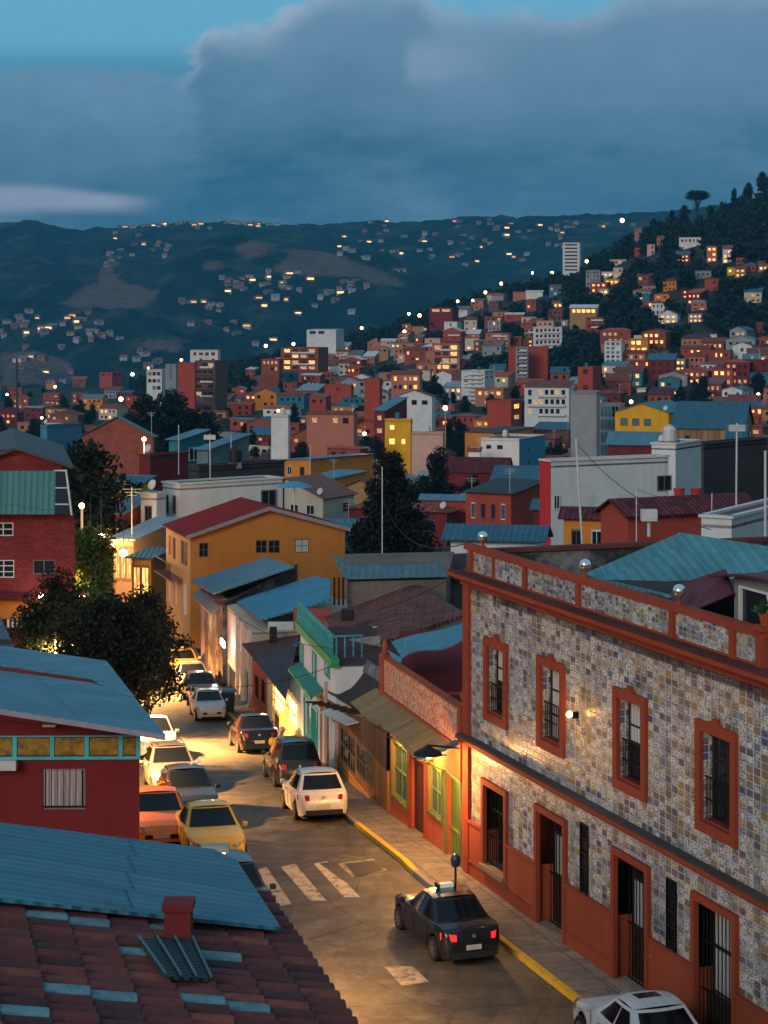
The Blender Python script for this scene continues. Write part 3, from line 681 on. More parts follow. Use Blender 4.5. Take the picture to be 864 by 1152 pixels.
_f=Facade(FP[1],FP[0]); hooded_lamp('black hooded lamp at the corner between the tiled building and the red shop',_f(-.25,3.42,1.05),_f.n,620)

# ---------------------------------------------------------------- orange-red shop with ornamental parapet
def simple_sheet(pts, th=.05): return MB().slab(pts,th)
def opening(f,T,r,kind,o=-.15,**k):
    """fill an opening: 'sash','shutter','door','green','dark','lit'"""
    s0,s1,z0,z1=r
    if kind=='sash': return sash(f,T,r,o,**k)
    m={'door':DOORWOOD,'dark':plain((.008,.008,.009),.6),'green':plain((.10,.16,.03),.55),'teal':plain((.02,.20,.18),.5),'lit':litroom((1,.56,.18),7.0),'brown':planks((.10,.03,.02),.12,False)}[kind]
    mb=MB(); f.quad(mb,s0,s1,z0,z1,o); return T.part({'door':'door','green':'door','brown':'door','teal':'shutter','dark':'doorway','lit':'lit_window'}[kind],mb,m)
def red_shop():
    f=Facade(FP[2],FP[1]); T=Thing('ornate_shop','orange-red single-storey shop with relief parapet and tin awning beside the tiled building','building',f(0,-.45))
    L=f.len; s=lambda x:f.s(x)
    g0=-.6
    # openings taken from the photograph: x0,x1,top y,bottom y at x0
    ops=[((442,459,832,893),'sash'),((461.5,477.5,848,925),'brown'),((483,497.5,858,911),'sash'),((502,519.5,868,962),'green'),((428,438,822,888),'dark')]
    rs=[(f.px(*o),k) for o,k in ops]; rs=[((r[0],r[1],r[2] if k in('sash','dark') else g0+.25,r[3]),k) for r,k in rs]
    # where the roof line meets: the wall carries on up behind the awning to the parapet
    ztop=f.z(f.s(434),779)+.02; zp=f.z(f.s(434),742)
    mb=MB(); f.wall(mb,.0,L-.02,g0,3.4,[r for r,k in rs],.2); T.part('wall',mb,stucco((.50,.10,.035),.4))
    mb=MB(); f.wall(mb,.0,L-.02,3.4,ztop,[],.2,-.02); f.body(mb,0,L-.02,g0,ztop,11); T.part('upper_wall',mb,stucco((.5,.09,.035),.5))
    a,b=f.s(433),f.s(519)
    # relief parapet: salmon panel with raised scrolls
    mb=MB(); f.box(mb,a,b,ztop,zp,-.16,.02); T.part('parapet_panel',mb,relief_mat())
    mb=MB(); f.box(mb,a-.1,b+.1,ztop-.12,ztop,-.2,.08); f.box(mb,a-.1,b+.1,zp,zp+.06,-.2,.06); T.part('parapet_moulding',mb,TERRA)
    for q,x in ((a-.14,0),(b+.14,1)):
        mb=MB(); f.box(mb,q-.15,q+.15,2.6,zp+.14,-.2,.12); po=T.part('parapet_post',mb,TERRA); mb=MB(); mb.lathe(f(q,zp+.14,-.04),[(.13,0),(.13,.05),(.06,.1),(.1,.2),(.12,.3),(.06,.42),(.02,.46)],10); T.part('finial',mb,TERRA,po,smooth=True)
    for i,(r,k) in enumerate(rs):
        if k=='sash':
            mb=MB(); f.ring(mb,r[0],r[1],r[2],r[3],.07,-.02,.05); T.part('window_surround',mb,plain((.10,.16,.04),.6))
            sash(f,T,r,-.08,0,2,matf=plain((.10,.20,.10),.5),glassm=glass((.06,.08,.05)),trans=1)
        else: opening(f,T,r,k,-.14)
    # plank relief on green door, step stones
    r=rs[3][0]; mb=MB()
    for i in range(5): q=r[0]+(r[1]-r[0])*(i+.5)/5; f.box(mb,q-.03,q+.03,r[2]+.1,r[2]+1.15,-.14,-.10)
    f.box(mb,r[0],r[1],r[2]+1.2,r[2]+1.28,-.14,-.09); T.part('door_slat',mb,plain((.16,.20,.04),.55))
    mb=MB(); f.ring(mb,r[0],r[1],r[2],r[3],.08,-.04,.06,bottom=False); T.part('door_surround',mb,plain((.10,.20,.08),.6))
    r=rs[1][0]; mb=MB(); f.ring(mb,r[0],r[1],r[2],r[3],.07,-.04,.04,bottom=False); T.part('door_surround',mb,plain((.35,.04,.02),.6))
    mb=MB(); mb2=MB(); q=f.s(523); f.box(mb,L-.22,L-.06,g0,3.2,.0,.06); T.part('red_pillar',mb,plain((.5,.05,.03),.6))
    # awning of old tin on iron brackets, bent at its near end
    A0,A1=f.s(424),f.s(512); zt_=f.z(f.s(428),792)
    mb=MB(); n=22; rnd=random.Random(3); prev=None
    for i in range(n+1):
        k=i/n; q=A0+(A1-A0)*k; up=f(q,3.45+rnd.uniform(-.015,.015),.03); dn=f(q,3.0+rnd.uniform(-.03,.03)-.06*math.sin(k*9),.92+rnd.uniform(-.04,.04))
        if prev: mb.slab([prev[0],up,dn,prev[1]],.02)
        prev=(up,dn)
    T.part('awning',mb,corrugated((.30,.19,.07),.16,.5))
    mb=MB(); mb.slab([f(A1,3.6,.0),f(A1+.9,3.75,.0),f(A1+.75,3.3,.95),f(A1-.1,3.05,1.1)],.03); T.part('bent_awning_sheet',mb,corrugated((.05,.12,.17),.16,.3))
    for i in range(6):
        q=A0+(A1-A0)*(i+.5)/6; mb=MB(); mb.tube(f(q,3.0,.02),f(q,2.95,1.05),.02,5); mb.tube(f(q,2.5,.02),f(q,2.92,.9),.015,5); T.part('awning_bracket',mb,IRON)
    for q in (1.6,5.6):  # bulbs added out of sight under the awning to warm shop front and pavement
        b=f(q,2.9,.42); t3=Thing('added_awning_bulb','added bulb tucked unseen under the tan awning, '+('towards the wooden house' if q<3 else 'nearer the tiled building'),'lamp',b,group='added bulbs under the awning'); m3=MB(); m3.ball(b,.07,8); t3.part('bulb',m3,glow((1,.55,.2),30)); m3=MB(); m3.tube(b,b+V(0,0,.25),.012,5); t3.part('wire',m3,IRON); lamp(b-V(0,0,.12),300,(1,.48,.13),.1)
    # roof terrace: dark red floor, teal metal roof behind it
    mb=MB(); z=ztop-.1; a_,b_=f(0,z,-.2),f(L,z,-.2); mb.slab([a_,b_,V(9.5,58.5,z),V(9,79,z),V(.6,76.5,z)],.1); T.part('terrace_floor',mb,plain((.17,.022,.026),.95))
    c=[at(452,740,66),at(527,718,60.5),at(560,690,66),at(440,722,71)]
    mb=MB(); prev=None
    for i in range(9):
        k=i/8; p=c[0].lerp(c[1],k)+V(0,0,.10*math.sin(k*7)); q=c[3].lerp(c[2],k)+V(0,0,.04*math.sin(k*9)); 
        if prev: mb.slab([prev[0],p,q,prev[1]],.04)
        prev=(p,q)
    T.part('terrace_roof',mb,corrugated((.06,.25,.33),.25,.1))
    # lean-to with dark tarpaulin edge hanging by the post
    mb=MB(); mb.slab([at(430,728,67.5),at(452,740,66),at(447,760,65.6),at(452,762,65.5),at(430,748,66.5)],.04); T.part('hanging_tarpaulin',mb,plain((.05,.2,.3),.6))
    # bundle on the terrace
    b=at(507,760,60); t2=Thing('plastic_bag','crumpled pale blue bag lying on the dark red terrace behind the relief parapet','bag',(b.x,b.y,ztop-.1)); mb=MB(); mb.ball((b.x,b.y,ztop+.1),.2,8,sz=.8); mb.tube((b.x,b.y,ztop+.15),(b.x+.45,b.y,ztop+.02),.08,6,.03); t2.part('bag',mb,plain((.12,.35,.5),.5))
def relief_mat():
    t=NT('relief_plaster'); uv=t.coord('UV'); n=t.noise(uv,3.4,4,.6); sw=t.math('ABSOLUTE',t.math('SUBTRACT',n,.5)); m=t.ramp(sw,[(.02,1),(.055,0)])
    v=t.n('ShaderNodeTexVoronoi',Scale=2.6); t.l(uv,v.inputs['Vector']); w=t.ramp(t.math('SINE',t.math('MULTIPLY',v.outputs['Distance'],22)),[(.35,0),(.65,1)])
    a=t.mix(w,(.50,.15,.06),(.62,.30,.17)); a=t.mix(m,a,(.70,.45,.32)); t.bump(t.math('ADD',w,m),.9,.05); return t.fin(a,.8)
red_shop()

# ---------------------------------------------------------------- wooden house with sagging dark roof
def wooden_house():
    f=Facade(FP[3],FP[2]); T=Thing('wooden_house','low wooden house with sagging dark shingle roof and orange plank wall','house',f(0,-1.3)); L=f.len; g0=-1.7
    rs=[f.px(383,399,815,851),f.px(401,411,834,866),f.px(412,419,842,878)]
    drs=(f.px(361,366,801,860),f.px(369,378,805,872)); drs=[(r[0],r[1],-1.9,r[3]) for r in drs]
    f2=Facade(FP[3],FP[2])
    zt=.95
    s0=f.s(360)
    mb=MB(); f.wall(mb,s0,L-.6,g0,zt,rs+drs,.15); f.body(mb,s0,L-.6,g0,zt,10); T.part('wall',mb,planks((.40,.16,.045),.2,False))
    a=f.s(381); mb=MB()
    f.box(mb,a,L-.55,g0,f.z(f.s(383),853),.01,.05); T.part('plank_dado',mb,planks((.48,.20,.035),.22))
    mb=MB(); f.box(mb,a-.24,a-.05,g0,zt-.2,-.05,.1); T.part('door_post',mb,plain((.5,.36,.38),.6)); mb=MB(); q=f.s(367.5); f.box(mb,q-.1,q+.1,g0,1.75,-.1,.08); T.part('door_post',mb,plain((.45,.33,.26),.6))
    for r in rs: sash(f,T,r,-.06,0,2,glassm=GLASS,trans=1); mb=MB(); bars(f,mb,r[0],r[1],r[2],r[3],.02,6,.012,(0,.5,1)); T.part('window_grille',mb,plain((.25,.18,.12),.6))
    for r in drs: opening(f,T,r,'dark',-.14)
    up_=MB(); up_.face([f(s0,zt),f(L-.6,zt),f(L-.6,2.25),f(s0,.96)]); T.part('upper_wall',up_,planks((.16,.08,.04),.2,False))
    # broken white canopy board over the doors
    mb=MB(); mb.slab([f(f.s(375),f.z(f.s(375),795),.05),f(f.s(405),f.z(f.s(405),812),.05),f(f.s(404),f.z(f.s(405),816),.45),f(f.s(374),f.z(f.s(374),801),.5)],.03); T.part('canopy_board',mb,plain((.5,.46,.42),.7))
    # roof polygon with a sagging surface, eave towards the street
    e0,e1=at(356,768,78.2),at(412,806,64.6); r0,r1=at(389,738,80.5),at(431,768,67.4)
    mb=MB(); n=12; m=6; rnd=random.Random(5); grid=[]
    for i in range(n+1):
        row=[]
        for j in range(m+1):
            p=e0.lerp(e1,i/n).lerp(r0.lerp(r1,i/n),j/m); p=p+V(0,0,-.22*math.sin(math.pi*j/m)*math.sin(math.pi*i/n)+rnd.uniform(-.03,.03)); row.append(p)
        grid.append(row)
    for i in range(n):
        for j in range(m): mb.slab([grid[i][j],grid[i+1][j],grid[i+1][j+1],grid[i][j+1]],.07)
    T.part('roof',mb,rooftiles((.05,.042,.035),.2,.22))
    mb=MB(); mb.slab([at(386,741,79.5),at(402,733,79),at(428,752,68.5),at(430,769,67.2)],.04); T.part('patched_roof_sheet',mb,stone((.17,.2,.24)))
    for i in range(7):
        mb=MB(); q=f.s(364)+(f.s(414)-f.s(364))*i/6; zq=.85+1.35*i/6; mb.tube(f(q,zq,-.1),f(q,zq+.02,.7),.04,5); T.part('rafter',mb,DOORWOOD)
wooden_house()

# ---------------------------------------------------------------- white and green balcony house
def balcony_house():
    f=Facade(FP[4],FP[3]); T=Thing('balcony_house','narrow white two-storey house with teal doors and green rooftop balustrade','house',f(0,-2.4)); L=f.len; g0=-2.7
    s0,s1=f.s(336),f.s(378); zt=f.z(f.s(337),706)
    GR=plain((.02,.26,.10),.5); TL=plain((.03,.32,.30),.5)
    ups=[f.px(338,341.8,723,761),f.px(352,356.3,733,768),f.px(366,371.5,742,757)]
    lo=f.px(343,357.5,783,832); lo=(lo[0],lo[1],lo[2],lo[3]); 
    mb=MB(); f.wall(mb,0.05,s1,g0,zt,ups+[lo],.2); f.body(mb,0.05,s1,g0,zt,8); T.part('wall',mb,stucco((.66,.62,.60),.4))
    for r in ups:
        opening(f,T,r,'teal',-.06); mb=MB(); f.ring(mb,r[0],r[1],r[2],r[3],.05,-.02,.04); T.part('window_surround',mb,TL)
    mid=(lo[0]+lo[1])/2; opening(f,T,(lo[0],mid-.04,lo[2],lo[3]),'teal',-.08); opening(f,T,(mid+.04,lo[1],lo[2],lo[3]),'teal',-.08)
    mb=MB(); f.box(mb,mid-.06,mid+.06,lo[2],lo[3],-.08,.02); f.ring(mb,lo[0],lo[1],lo[2],lo[3],.1,-.02,.05); T.part('door_surround',mb,TL)
    mb=MB(); f.box(mb,.3,f.s(359.5),g0,lo[2]-.12,.003,.06); T.part('dado',mb,plain((.10,.42,.42),.6))
    mb=MB(); f.box(mb,-.05,s1+.15,zt-.02,zt+.32,-.1,.22); T.part('roof_band',mb,GR)
    # balustrade
    zb=zt+.32; zr=zb+.85; mb=MB(); f.box(mb,-.05,s1+.15,zr-.07,zr,.06,.18); f.box(mb,-.05,s1+.15,zb+.03,zb+.09,.07,.16)
    n=26
    for i in range(n): q=-.0+(s1+.1)*(i+.5)/n; mb.lathe(f(q,zb+.08,.12),[(.035,0),(.055,.2),(.03,.42),(.045,.6),(.03,.72)],6)
    T.part('balustrade',mb,plain((.03,.24,.25),.5))
    mb=MB(); e=f(s1+.12,0,.1)
    for i in range(4): p=f(s1+.1,zb+.03,.0-.32*i); mb.tube(p,p+V(0,0,.8),.03,5)
    mb.tube(f(s1+.1,zr-.03,.1),f(s1+.1,zr-.03,-1.0),.04,5); T.part('side_railing',mb,plain((.05,.26,.36),.5))
    # teal canopy between the floors
    mb=MB(); mb.slab([f(.0,1.3,.02),f(f.s(364),1.3,.02),f(f.s(364),1.0,.5),f(-.2,1.0,.5)],.05); T.part('canopy',mb,corrugated((.02,.22,.17),.2,.15)); mb=MB(); f.box(mb,-.2,f.s(364),.9,1.01,.45,.5); T.part('canopy_fascia',mb,GR)
    # terrace floor, side wall and tile roof behind
    mb=MB(); mb.slab([f(0,zt+.02,0),f(s1,zt+.02,0),f(s1,zt+.02,-3),f(0,zt+.02,-3)],.05); T.part('terrace_floor',mb,concrete((.1,.05,.05)))
balcony_house()
def back_roof_house():
    """brown tiled roof and its patched blue ridge shed, behind the balcony house"""
    T=Thing('old_tiled_house','old house with moss-brown clay roof and rusty blue shed on its ridge','house',at(440,760,90))
    D=84
    P=[at(377,727,80),at(421,722,79),at(520,694,84),at(458,653,97),at(392,670,97),at(372,700,88)]
    P=[at(378,729,79.5),at(424,724,77.5),at(524,690,82),at(462,652,95),at(366,694,93)]
    mb=MB(); mb.slab(P,.15); T.part('roof',mb,rooftiles((.17,.06,.045),.3,.42))
    mb=MB(); mb.prism([(p.x,p.y) for p in P],-3,[p.z-.17 for p in P]); T.part('wall',mb,concrete((.23,.21,.2)))
    mb=MB(); a,b=at(378,729,79.3),at(428,724,77.2); mb.prism([(a.x,a.y),(b.x,b.y),(b.x,b.y+.4),(a.x,a.y+.4)],-1,[a.z+.25,b.z+.25,b.z+.25,a.z+.25]); T.part('side_wall',mb,concrete((.27,.25,.23)))
    # shed: striped rusted blue sheets, four corners read off the photograph
    q=[at(375,626,99),at(487,624,99),at(504,648,92.5),at(388,651,92.5)]
    mb=MB(); mb.slab(q,.05); sh=T.part('shed_roof',mb,corrugated((.06,.17,.22),.35,1.2))
    mb=MB(); c=[at(391,652,92.8),at(502,649,92.8)]; mb.prism([(c[0].x,c[0].y),(c[1].x,c[1].y),(c[1].x+.6,c[1].y+6),(c[0].x-.3,c[0].y+6)],2,[c[0].z-.1,c[1].z-.1,c[1].z+.5,c[0].z+.5]); T.part('shed_wall',mb,concrete((.17,.15,.13)))
    for x in (376,381,386): mb=MB(); a=at(x,652,92.3); mb.tube(a-V(0,0,1.2),a+V(0,0,.1),.06,6); T.part('shed_post',mb,bark())
    mb=MB(); a=at(384,682,84); mb.box(a.x-.0,a.x+.55,a.y-.3,a.y+.3,a.z-.6,a.z-.1); T.part('roof_tank',mb,plain((.015,.015,.017)))
    mb=MB(); mb.slab([at(487,624,101),at(527,622,101),at(530,648,96),at(506,650,96)],.1); T.part('lower_tile_roof',mb,rooftiles((.10,.03,.03),.3,.4))
    mb=MB(); a,b=at(424,688,84.2),at(527,697,83); 
    w=[at(468,655,97),at(532,650,96.5)]; mb.prism([(w[0].x,w[0].y),(w[1].x,w[1].y),(w[1].x,w[1].y+.4),(w[0].x,w[0].y+.4)],-2,[w[0].z,w[1].z,w[1].z,w[0].z]); T.part('yard_wall',mb,concrete((.17,.15,.13)))
back_roof_house()

# ---------------------------------------------------------------- lit cream shop, red-fronted shop and the rest down the street
def shop(label,pa,pb,sx,zt,wallm,ops,dado=None,depth=8,roof=None,name='shop',g=None,proud=None):
    f=Facade(pa,pb); T=Thing(name,label,'shop' if 'shop' in name else 'house',f(0,interp(pa[1],ZS))); g0=interp(max(pa[1],pb[1]),ZS)-.5
    s0,s1=sx if sx else (0,f.len)
    if sx: s0,s1=f.s(sx[0]),f.s(sx[1])
    rs=[]
    for o,k in ops:
        r=f.px(*o); rs.append(((max(r[0],s0+.02),min(r[1],s1-.02),r[2],r[3]),k))
    mb=MB(); f.wall(mb,s0,s1,g0,zt,[r for r,k in rs],.2); f.body(mb,s0,s1,g0,zt,depth); mb.slab([f(s0,zt,0),f(s1,zt,0),f(s1,zt,-depth),f(s0,zt,-depth)],.1); T.part('wall',mb,wallm)
    for r,k in rs:
        if k=='sash': sash(f,T,r,-.08,0,2)
        else: opening(f,T,r,k,-.12)
        if k in('lit',):
            mb=MB(); bars(f,mb,r[0],r[1],r[2],r[3],.0,4,.015,(0,.33,.66,1)); T.part('window_grille',mb,plain((.2,.1,.03)))
    if dado:
        m,x0,x1,y=dado; mb=MB(); a,b=f.s(x0),f.s(x1); f.box(mb,a,b,g0,f.z(a,y),.003,.05); T.part('dado',mb,m)
    return f,T
f,T=shop('small cream shop with bright yellow-lit windows and dark brown roof',FP[5],FP[4],None,-.45,stucco((.62,.50,.30),.3),
    [((307,320,768,795),'lit'),((322.5,334,778,822),'lit'),((306.5,314,797,824),'brown')],(plain((.62,.50,.22),.7),316,337,797),6,name='lit_shop')
mb=MB(); mb.slab([f(-.2,-.2,.65),f(f.len+.1,-.2,.65),at(334,727,93),at(284,733,104)],.08); T.part('roof',mb,corrugated((.06,.035,.04),.2,.4))
mb=MB(); a=at(290,722,104); mb.slab([at(285,733,103.7),at(335,727,92.6),at(335,712,98),at(295,717,108)],.05); T.part('upper_roof_sheet',mb,corrugated((.03,.11,.19),.25,.15))
lamp(f(f.len*.45,-1.0,.7),110,(1,.62,.22),.15); lamp(f(f.len*.8,-1.2,.6),70,(1,.62,.22),.15)
f,T=shop('orange-red shopfront with two dark windows below the blue awning roof',FP[6],FP[5],(284,300.5),-.3,stucco((.40,.09,.04),.4),
    [((286,291,757,782),'sash'),((293.5,298,762,788),'sash')],(plain((.5,.10,.04),.6),284,300.5,785),7)
mb=MB(); mb.slab([f(f.s(283),-.35,.5),f(f.s(301),-.35,.5),f(f.s(301),.4,-5),f(f.s(283),.4,-5)],.06); T.part('roof',mb,plain((.10,.04,.03),.8))
f,T=shop('pale-posted shop under a blue sheet awning with dark entrance',FP[6],FP[5],(253,283.5),.2,stucco((.50,.38,.28),.5),
    [((256,268,745,790),'dark'),((275,281,752,795),'dark'),((270,274.5,733,752),'lit')],None,7)
for x in (268.5,274.5,282.8):
    mb=MB(); q=f.s(x); f.box(mb,q-.1,q+.1,-4.9,.3,.0,.16); T.part('post',mb,plain((.55,.47,.38),.6))
mb=MB(); mb.slab([at(254,715,110),at(272,706,117),at(303,723,103),at(283,732,96.5)],.06); T.part('awning',mb,corrugated((.05,.15,.22),.3,.15))
mb=MB(); mb.slab([at(252,714,110.2),at(283,733,96.3),at(283,736,96.3),at(252,717,110.2)],.1); T.part('awning_fascia',mb,plain((.3,.17,.10)))
mb=MB(); q=f.s(262); f.box(mb,q-.7,q+.7,-1.6,-1.3,.5,.58); T.part('light_tube',mb,glow((.9,1,.95),14)); lamp(f(q,-1.6,.9),60,(.9,1,.9),.15)
f,T=shop('bright shopfront painted in blue, green and yellow stripes',FP[7],FP[6],(233,252.5),-.4,stucco((.5,.36,.2),.3),[],None,7)
xs=[233.6,236.3,239,241.5,244,247.6,252.3]; cols=[(.08,.30,.55),(.05,.12,.35),(.6,.58,.5),(.02,.34,.08),(.62,.6,.55),(.6,.42,.04)]
for i,cc in enumerate(cols):
    mb=MB(); a,b=f.s(xs[i]),f.s(xs[i+1]); f.box(mb,a+.02,b-.02,-5.2,-1.3,.0,.08); T.part('painted_shutter',mb,plain(cc,.5))
mb=MB(); a,b=f.s(245),f.s(252); f.box(mb,a,b,-2.6,-1.5,.09,.2); T.part('lit_sign',mb,glow((1,.93,.75),5)); mb=MB(); a,b=f.s(245.8),f.s(251); f.box(mb,a,b,-2.2,-2.0,.2,.23); T.part('sign_stripe',mb,plain((.05,.2,.5)))
mb=MB(); a,b=f.s(234),f.s(240); f.box(mb,a,b,-1.25,-.9,.05,.2); T.part('lit_sign',mb,glow((1,.85,.55),7))
mb=MB(); mb.slab([f(f.s(232),-.3,.9),f(f.s(254),-.3,.9),f(f.s(254),.3,-.2),f(f.s(232),.3,-.2)],.06); T.part('awning',mb,plain((.25,.22,.2)))
lamp(f(f.s(243),-1.4,1.0),160,(1,.75,.4),.15)

# pink two-storey house with slate-blue shed roof and stone side
def yaw_box(x0,xc,x1,D,yaw,depthL=None,depthR=None):
    """plan of a box whose near corner shows at column xc; the other two corners show at x0 and x1"""
    c=at(xc,HY,D); th=R(yaw); ul=Vector((-math.cos(th),math.sin(th))); ur=Vector((math.sin(th),math.cos(th)))
    def ln(u,x):
        k=(x-CX)/FL; d=(u.x-k*u.y); return (k*c.y-c.x)/d if abs(d)>1e-6 else 5
    a=depthL if depthL else ln(ul,x0); b=depthR if depthR else ln(ur,x1)
    c2=Vector((c.x,c.y)); return [c2+ul*a,c2,c2+ur*b,c2+ul*a+ur*b]
f,T=shop('pink two-storey house with slate blue single-pitch roof and dark stone side wall',FP[7],FP[6],(226.5,249.5),.0,stucco((.60,.42,.38),.3),[],None,3,name='pink_house')
P=[at(214,653,118),at(240,667,107.5),at(330,637,109),at(300,627,120)]
fa=Facade((P[0].x+.5,P[0].y),(P[1].x+.2,P[1].y+.3))
ra=[fa.px(230,232.3,676,694),fa.px(235,237,681,699),fa.px(241.5,249,684,701)]
mb=MB(); fa.wall(mb,fa.s(226),fa.s(250),-5.5,-.12,ra,.2); T.part('upper_wall',mb,stucco((.62,.45,.42),.3))
for r in ra: opening(fa,T,r,'dark',-.1)
c0=fa(fa.s(250),0); c1=at(335,HY,112)
mb=MB(); mb.prism([(c0.x,c0.y),(c1.x,c1.y),(c1.x-1,c1.y+7),(c0.x-1.6,c0.y+7)],-5,[.3,1.7,.7,-.3]); T.part('stone_side_wall',mb,stone((.10,.075,.065)))
mb=MB(); mb.slab(P,.1); T.part('roof',mb,corrugated((.11,.24,.31),.3,.1))
# second blue roof with pinkish walls
T=Thing('cyan_roof_house','low whitewashed house with bright blue sheet roof and dark slit window','house',at(300,720,100))
P=[at(265,676,107),at(293,696.5,97.5),at(372,674,98),at(371,651,106),at(352,648,110)]
mb=MB(); mb.slab(P,.1); T.part('roof',mb,corrugated((.045,.24,.37),.28,.05))
fb=Facade((P[0].x+.7,P[0].y),(P[1].x+.3,P[1].y+.4)); mb=MB(); r=fb.px(269.5,277,684,703); fb.wall(mb,fb.s(269),fb.s(302),-5,.22,[r],.2); T.part('street_wall',mb,stucco((.56,.43,.38),.4)); opening(fb,T,r,'teal',-.1)
a=fb(fb.s(301.5),0); b=at(330,HY,97.5); fc=Facade((a.x,a.y),(b.x,b.y)); r=(.6,1.6,-1.0,-.62); mb=MB(); fc.wall(mb,0,fc.len,-5,.6,[r],.2); T.part('end_wall',mb,stucco((.55,.55,.56),.5)); opening(fc,T,r,'dark',-.1)
c=at(372,HY,97); fd=Facade((b.x,b.y),(c.x,c.y)); mb=MB(); fd.wall(mb,0,fd.len,-5,1.3,[],.2); T.part('red_wall',mb,stucco((.30,.07,.05),.5))
mb=MB(); a=at(307,714,96); mb.box(a.x-.15,a.x+.2,a.y-.3,a.y,a.z-.9,a.z+.4); T.part('roof_pipe_box',mb,plain((.015,.015,.02)))

# orange gable house
def orange_house():
    T=Thing('orange_gable_house','big orange-ochre gable house with dark red roof edge and iron balcony','house',at(214,690,128))
    D=127; c=at(214,HY,D); e=at(388,HY,D+2.5); fg=Facade((c.x,c.y),(e.x,e.y)); L=fg.len; z0=-6.2
    zl=fg.z(0,602); sa=fg.s(301.8); za=fg.z(sa,572); sr=fg.s(388); zr=fg.z(sr,594)
    ops=[fg.px(224,234.5,611,627),fg.px(288,300.5,608,622.5),fg.px(302,315,608,622.5),fg.px(331.5,348,606.5,622)]
    mb=MB(); OC=stucco((.50,.19,.035),.5); fg.wall(mb,0,L,z0,min(zl,zr)-.05,ops,.15)
    h=min(zl,zr)-.05; mb.face([fg(0,h),fg(L,h),fg(L,zr),fg(sa,za),fg(0,zl)])
    T.part('gable_wall',mb,OC)
    dv=Vector((-2.4,7.5)); 
    for k,r in enumerate(ops): sash(fg,T,r,-.08,1 if k==3 else 0,2,matf=plain((.12,.1,.08)),trans=1)
    s0=Vector((c.x+dv.x,c.y+dv.y)); ff=Facade((s0.x,s0.y),(c.x,c.y))
    o2=[ff.px(190,192,602,624),ff.px(194,197.5,604,628),ff.px(203,211,607,633),ff.px(188.5,191.5,648,676),ff.px(196,199,652,680),ff.px(205,210,655,690)]
    mb=MB(); ff.wall(mb,0,ff.len,z0,zl-.1,o2,.15); T.part('street_wall',mb,stucco((.55,.26,.10),.4))
    for k,r in enumerate(o2): 
        if k in(0,1,2): opening(ff,T,r,'brown',-.1)
        else: mb=MB(); ff.quad(mb,*r,-.08); T.part('white_door',mb,plain((.6,.5,.42)))
    mb=MB(); r=ff.px(189,207,626,650); bz=ff.z(ff.s(200),648); ff.box(mb,ff.s(188),ff.s(206),bz-.12,bz,0,.9); b=T.part('balcony',mb,plain((.2,.1,.06))); mb=MB()
    for i in range(22): q=ff.s(188)+(ff.s(206)-ff.s(188))*i/21; mb.tube(ff(q,bz,.85),ff(q,bz+1,.85),.02,4)
    ff.box(mb,ff.s(188),ff.s(206),bz+.97,bz+1.03,.82,.88); T.part('railing',mb,IRON,b)
    up=V(0,0,.06); A,B,Cc=fg(-.35,zl-.1,.35),fg(sa,za,.35)+up,fg(L+.3,zr-.05,.35); bk=V(dv.x,dv.y,0)
    mb=MB(); mb.slab([A+up,B+up,B+bk+up,A+bk+up],.12); T.part('roof',mb,plain((.21,.022,.022),.95)); mb=MB(); mb.slab([B+up,Cc+up,Cc+bk+up,B+bk+up],.12); T.part('roof',mb,plain((.18,.025,.025),.95))
    mb=MB(); w=fg.n*.02
    for p,q in ((A,B),(B,Cc)): mb.face([p+V(w.x,w.y,-.16),q+V(w.x,w.y,-.16),q+V(w.x,w.y,.1),p+V(w.x,w.y,.1)])
    T.part('verge_board',mb,plain((.3,.24,.22)))
orange_house()
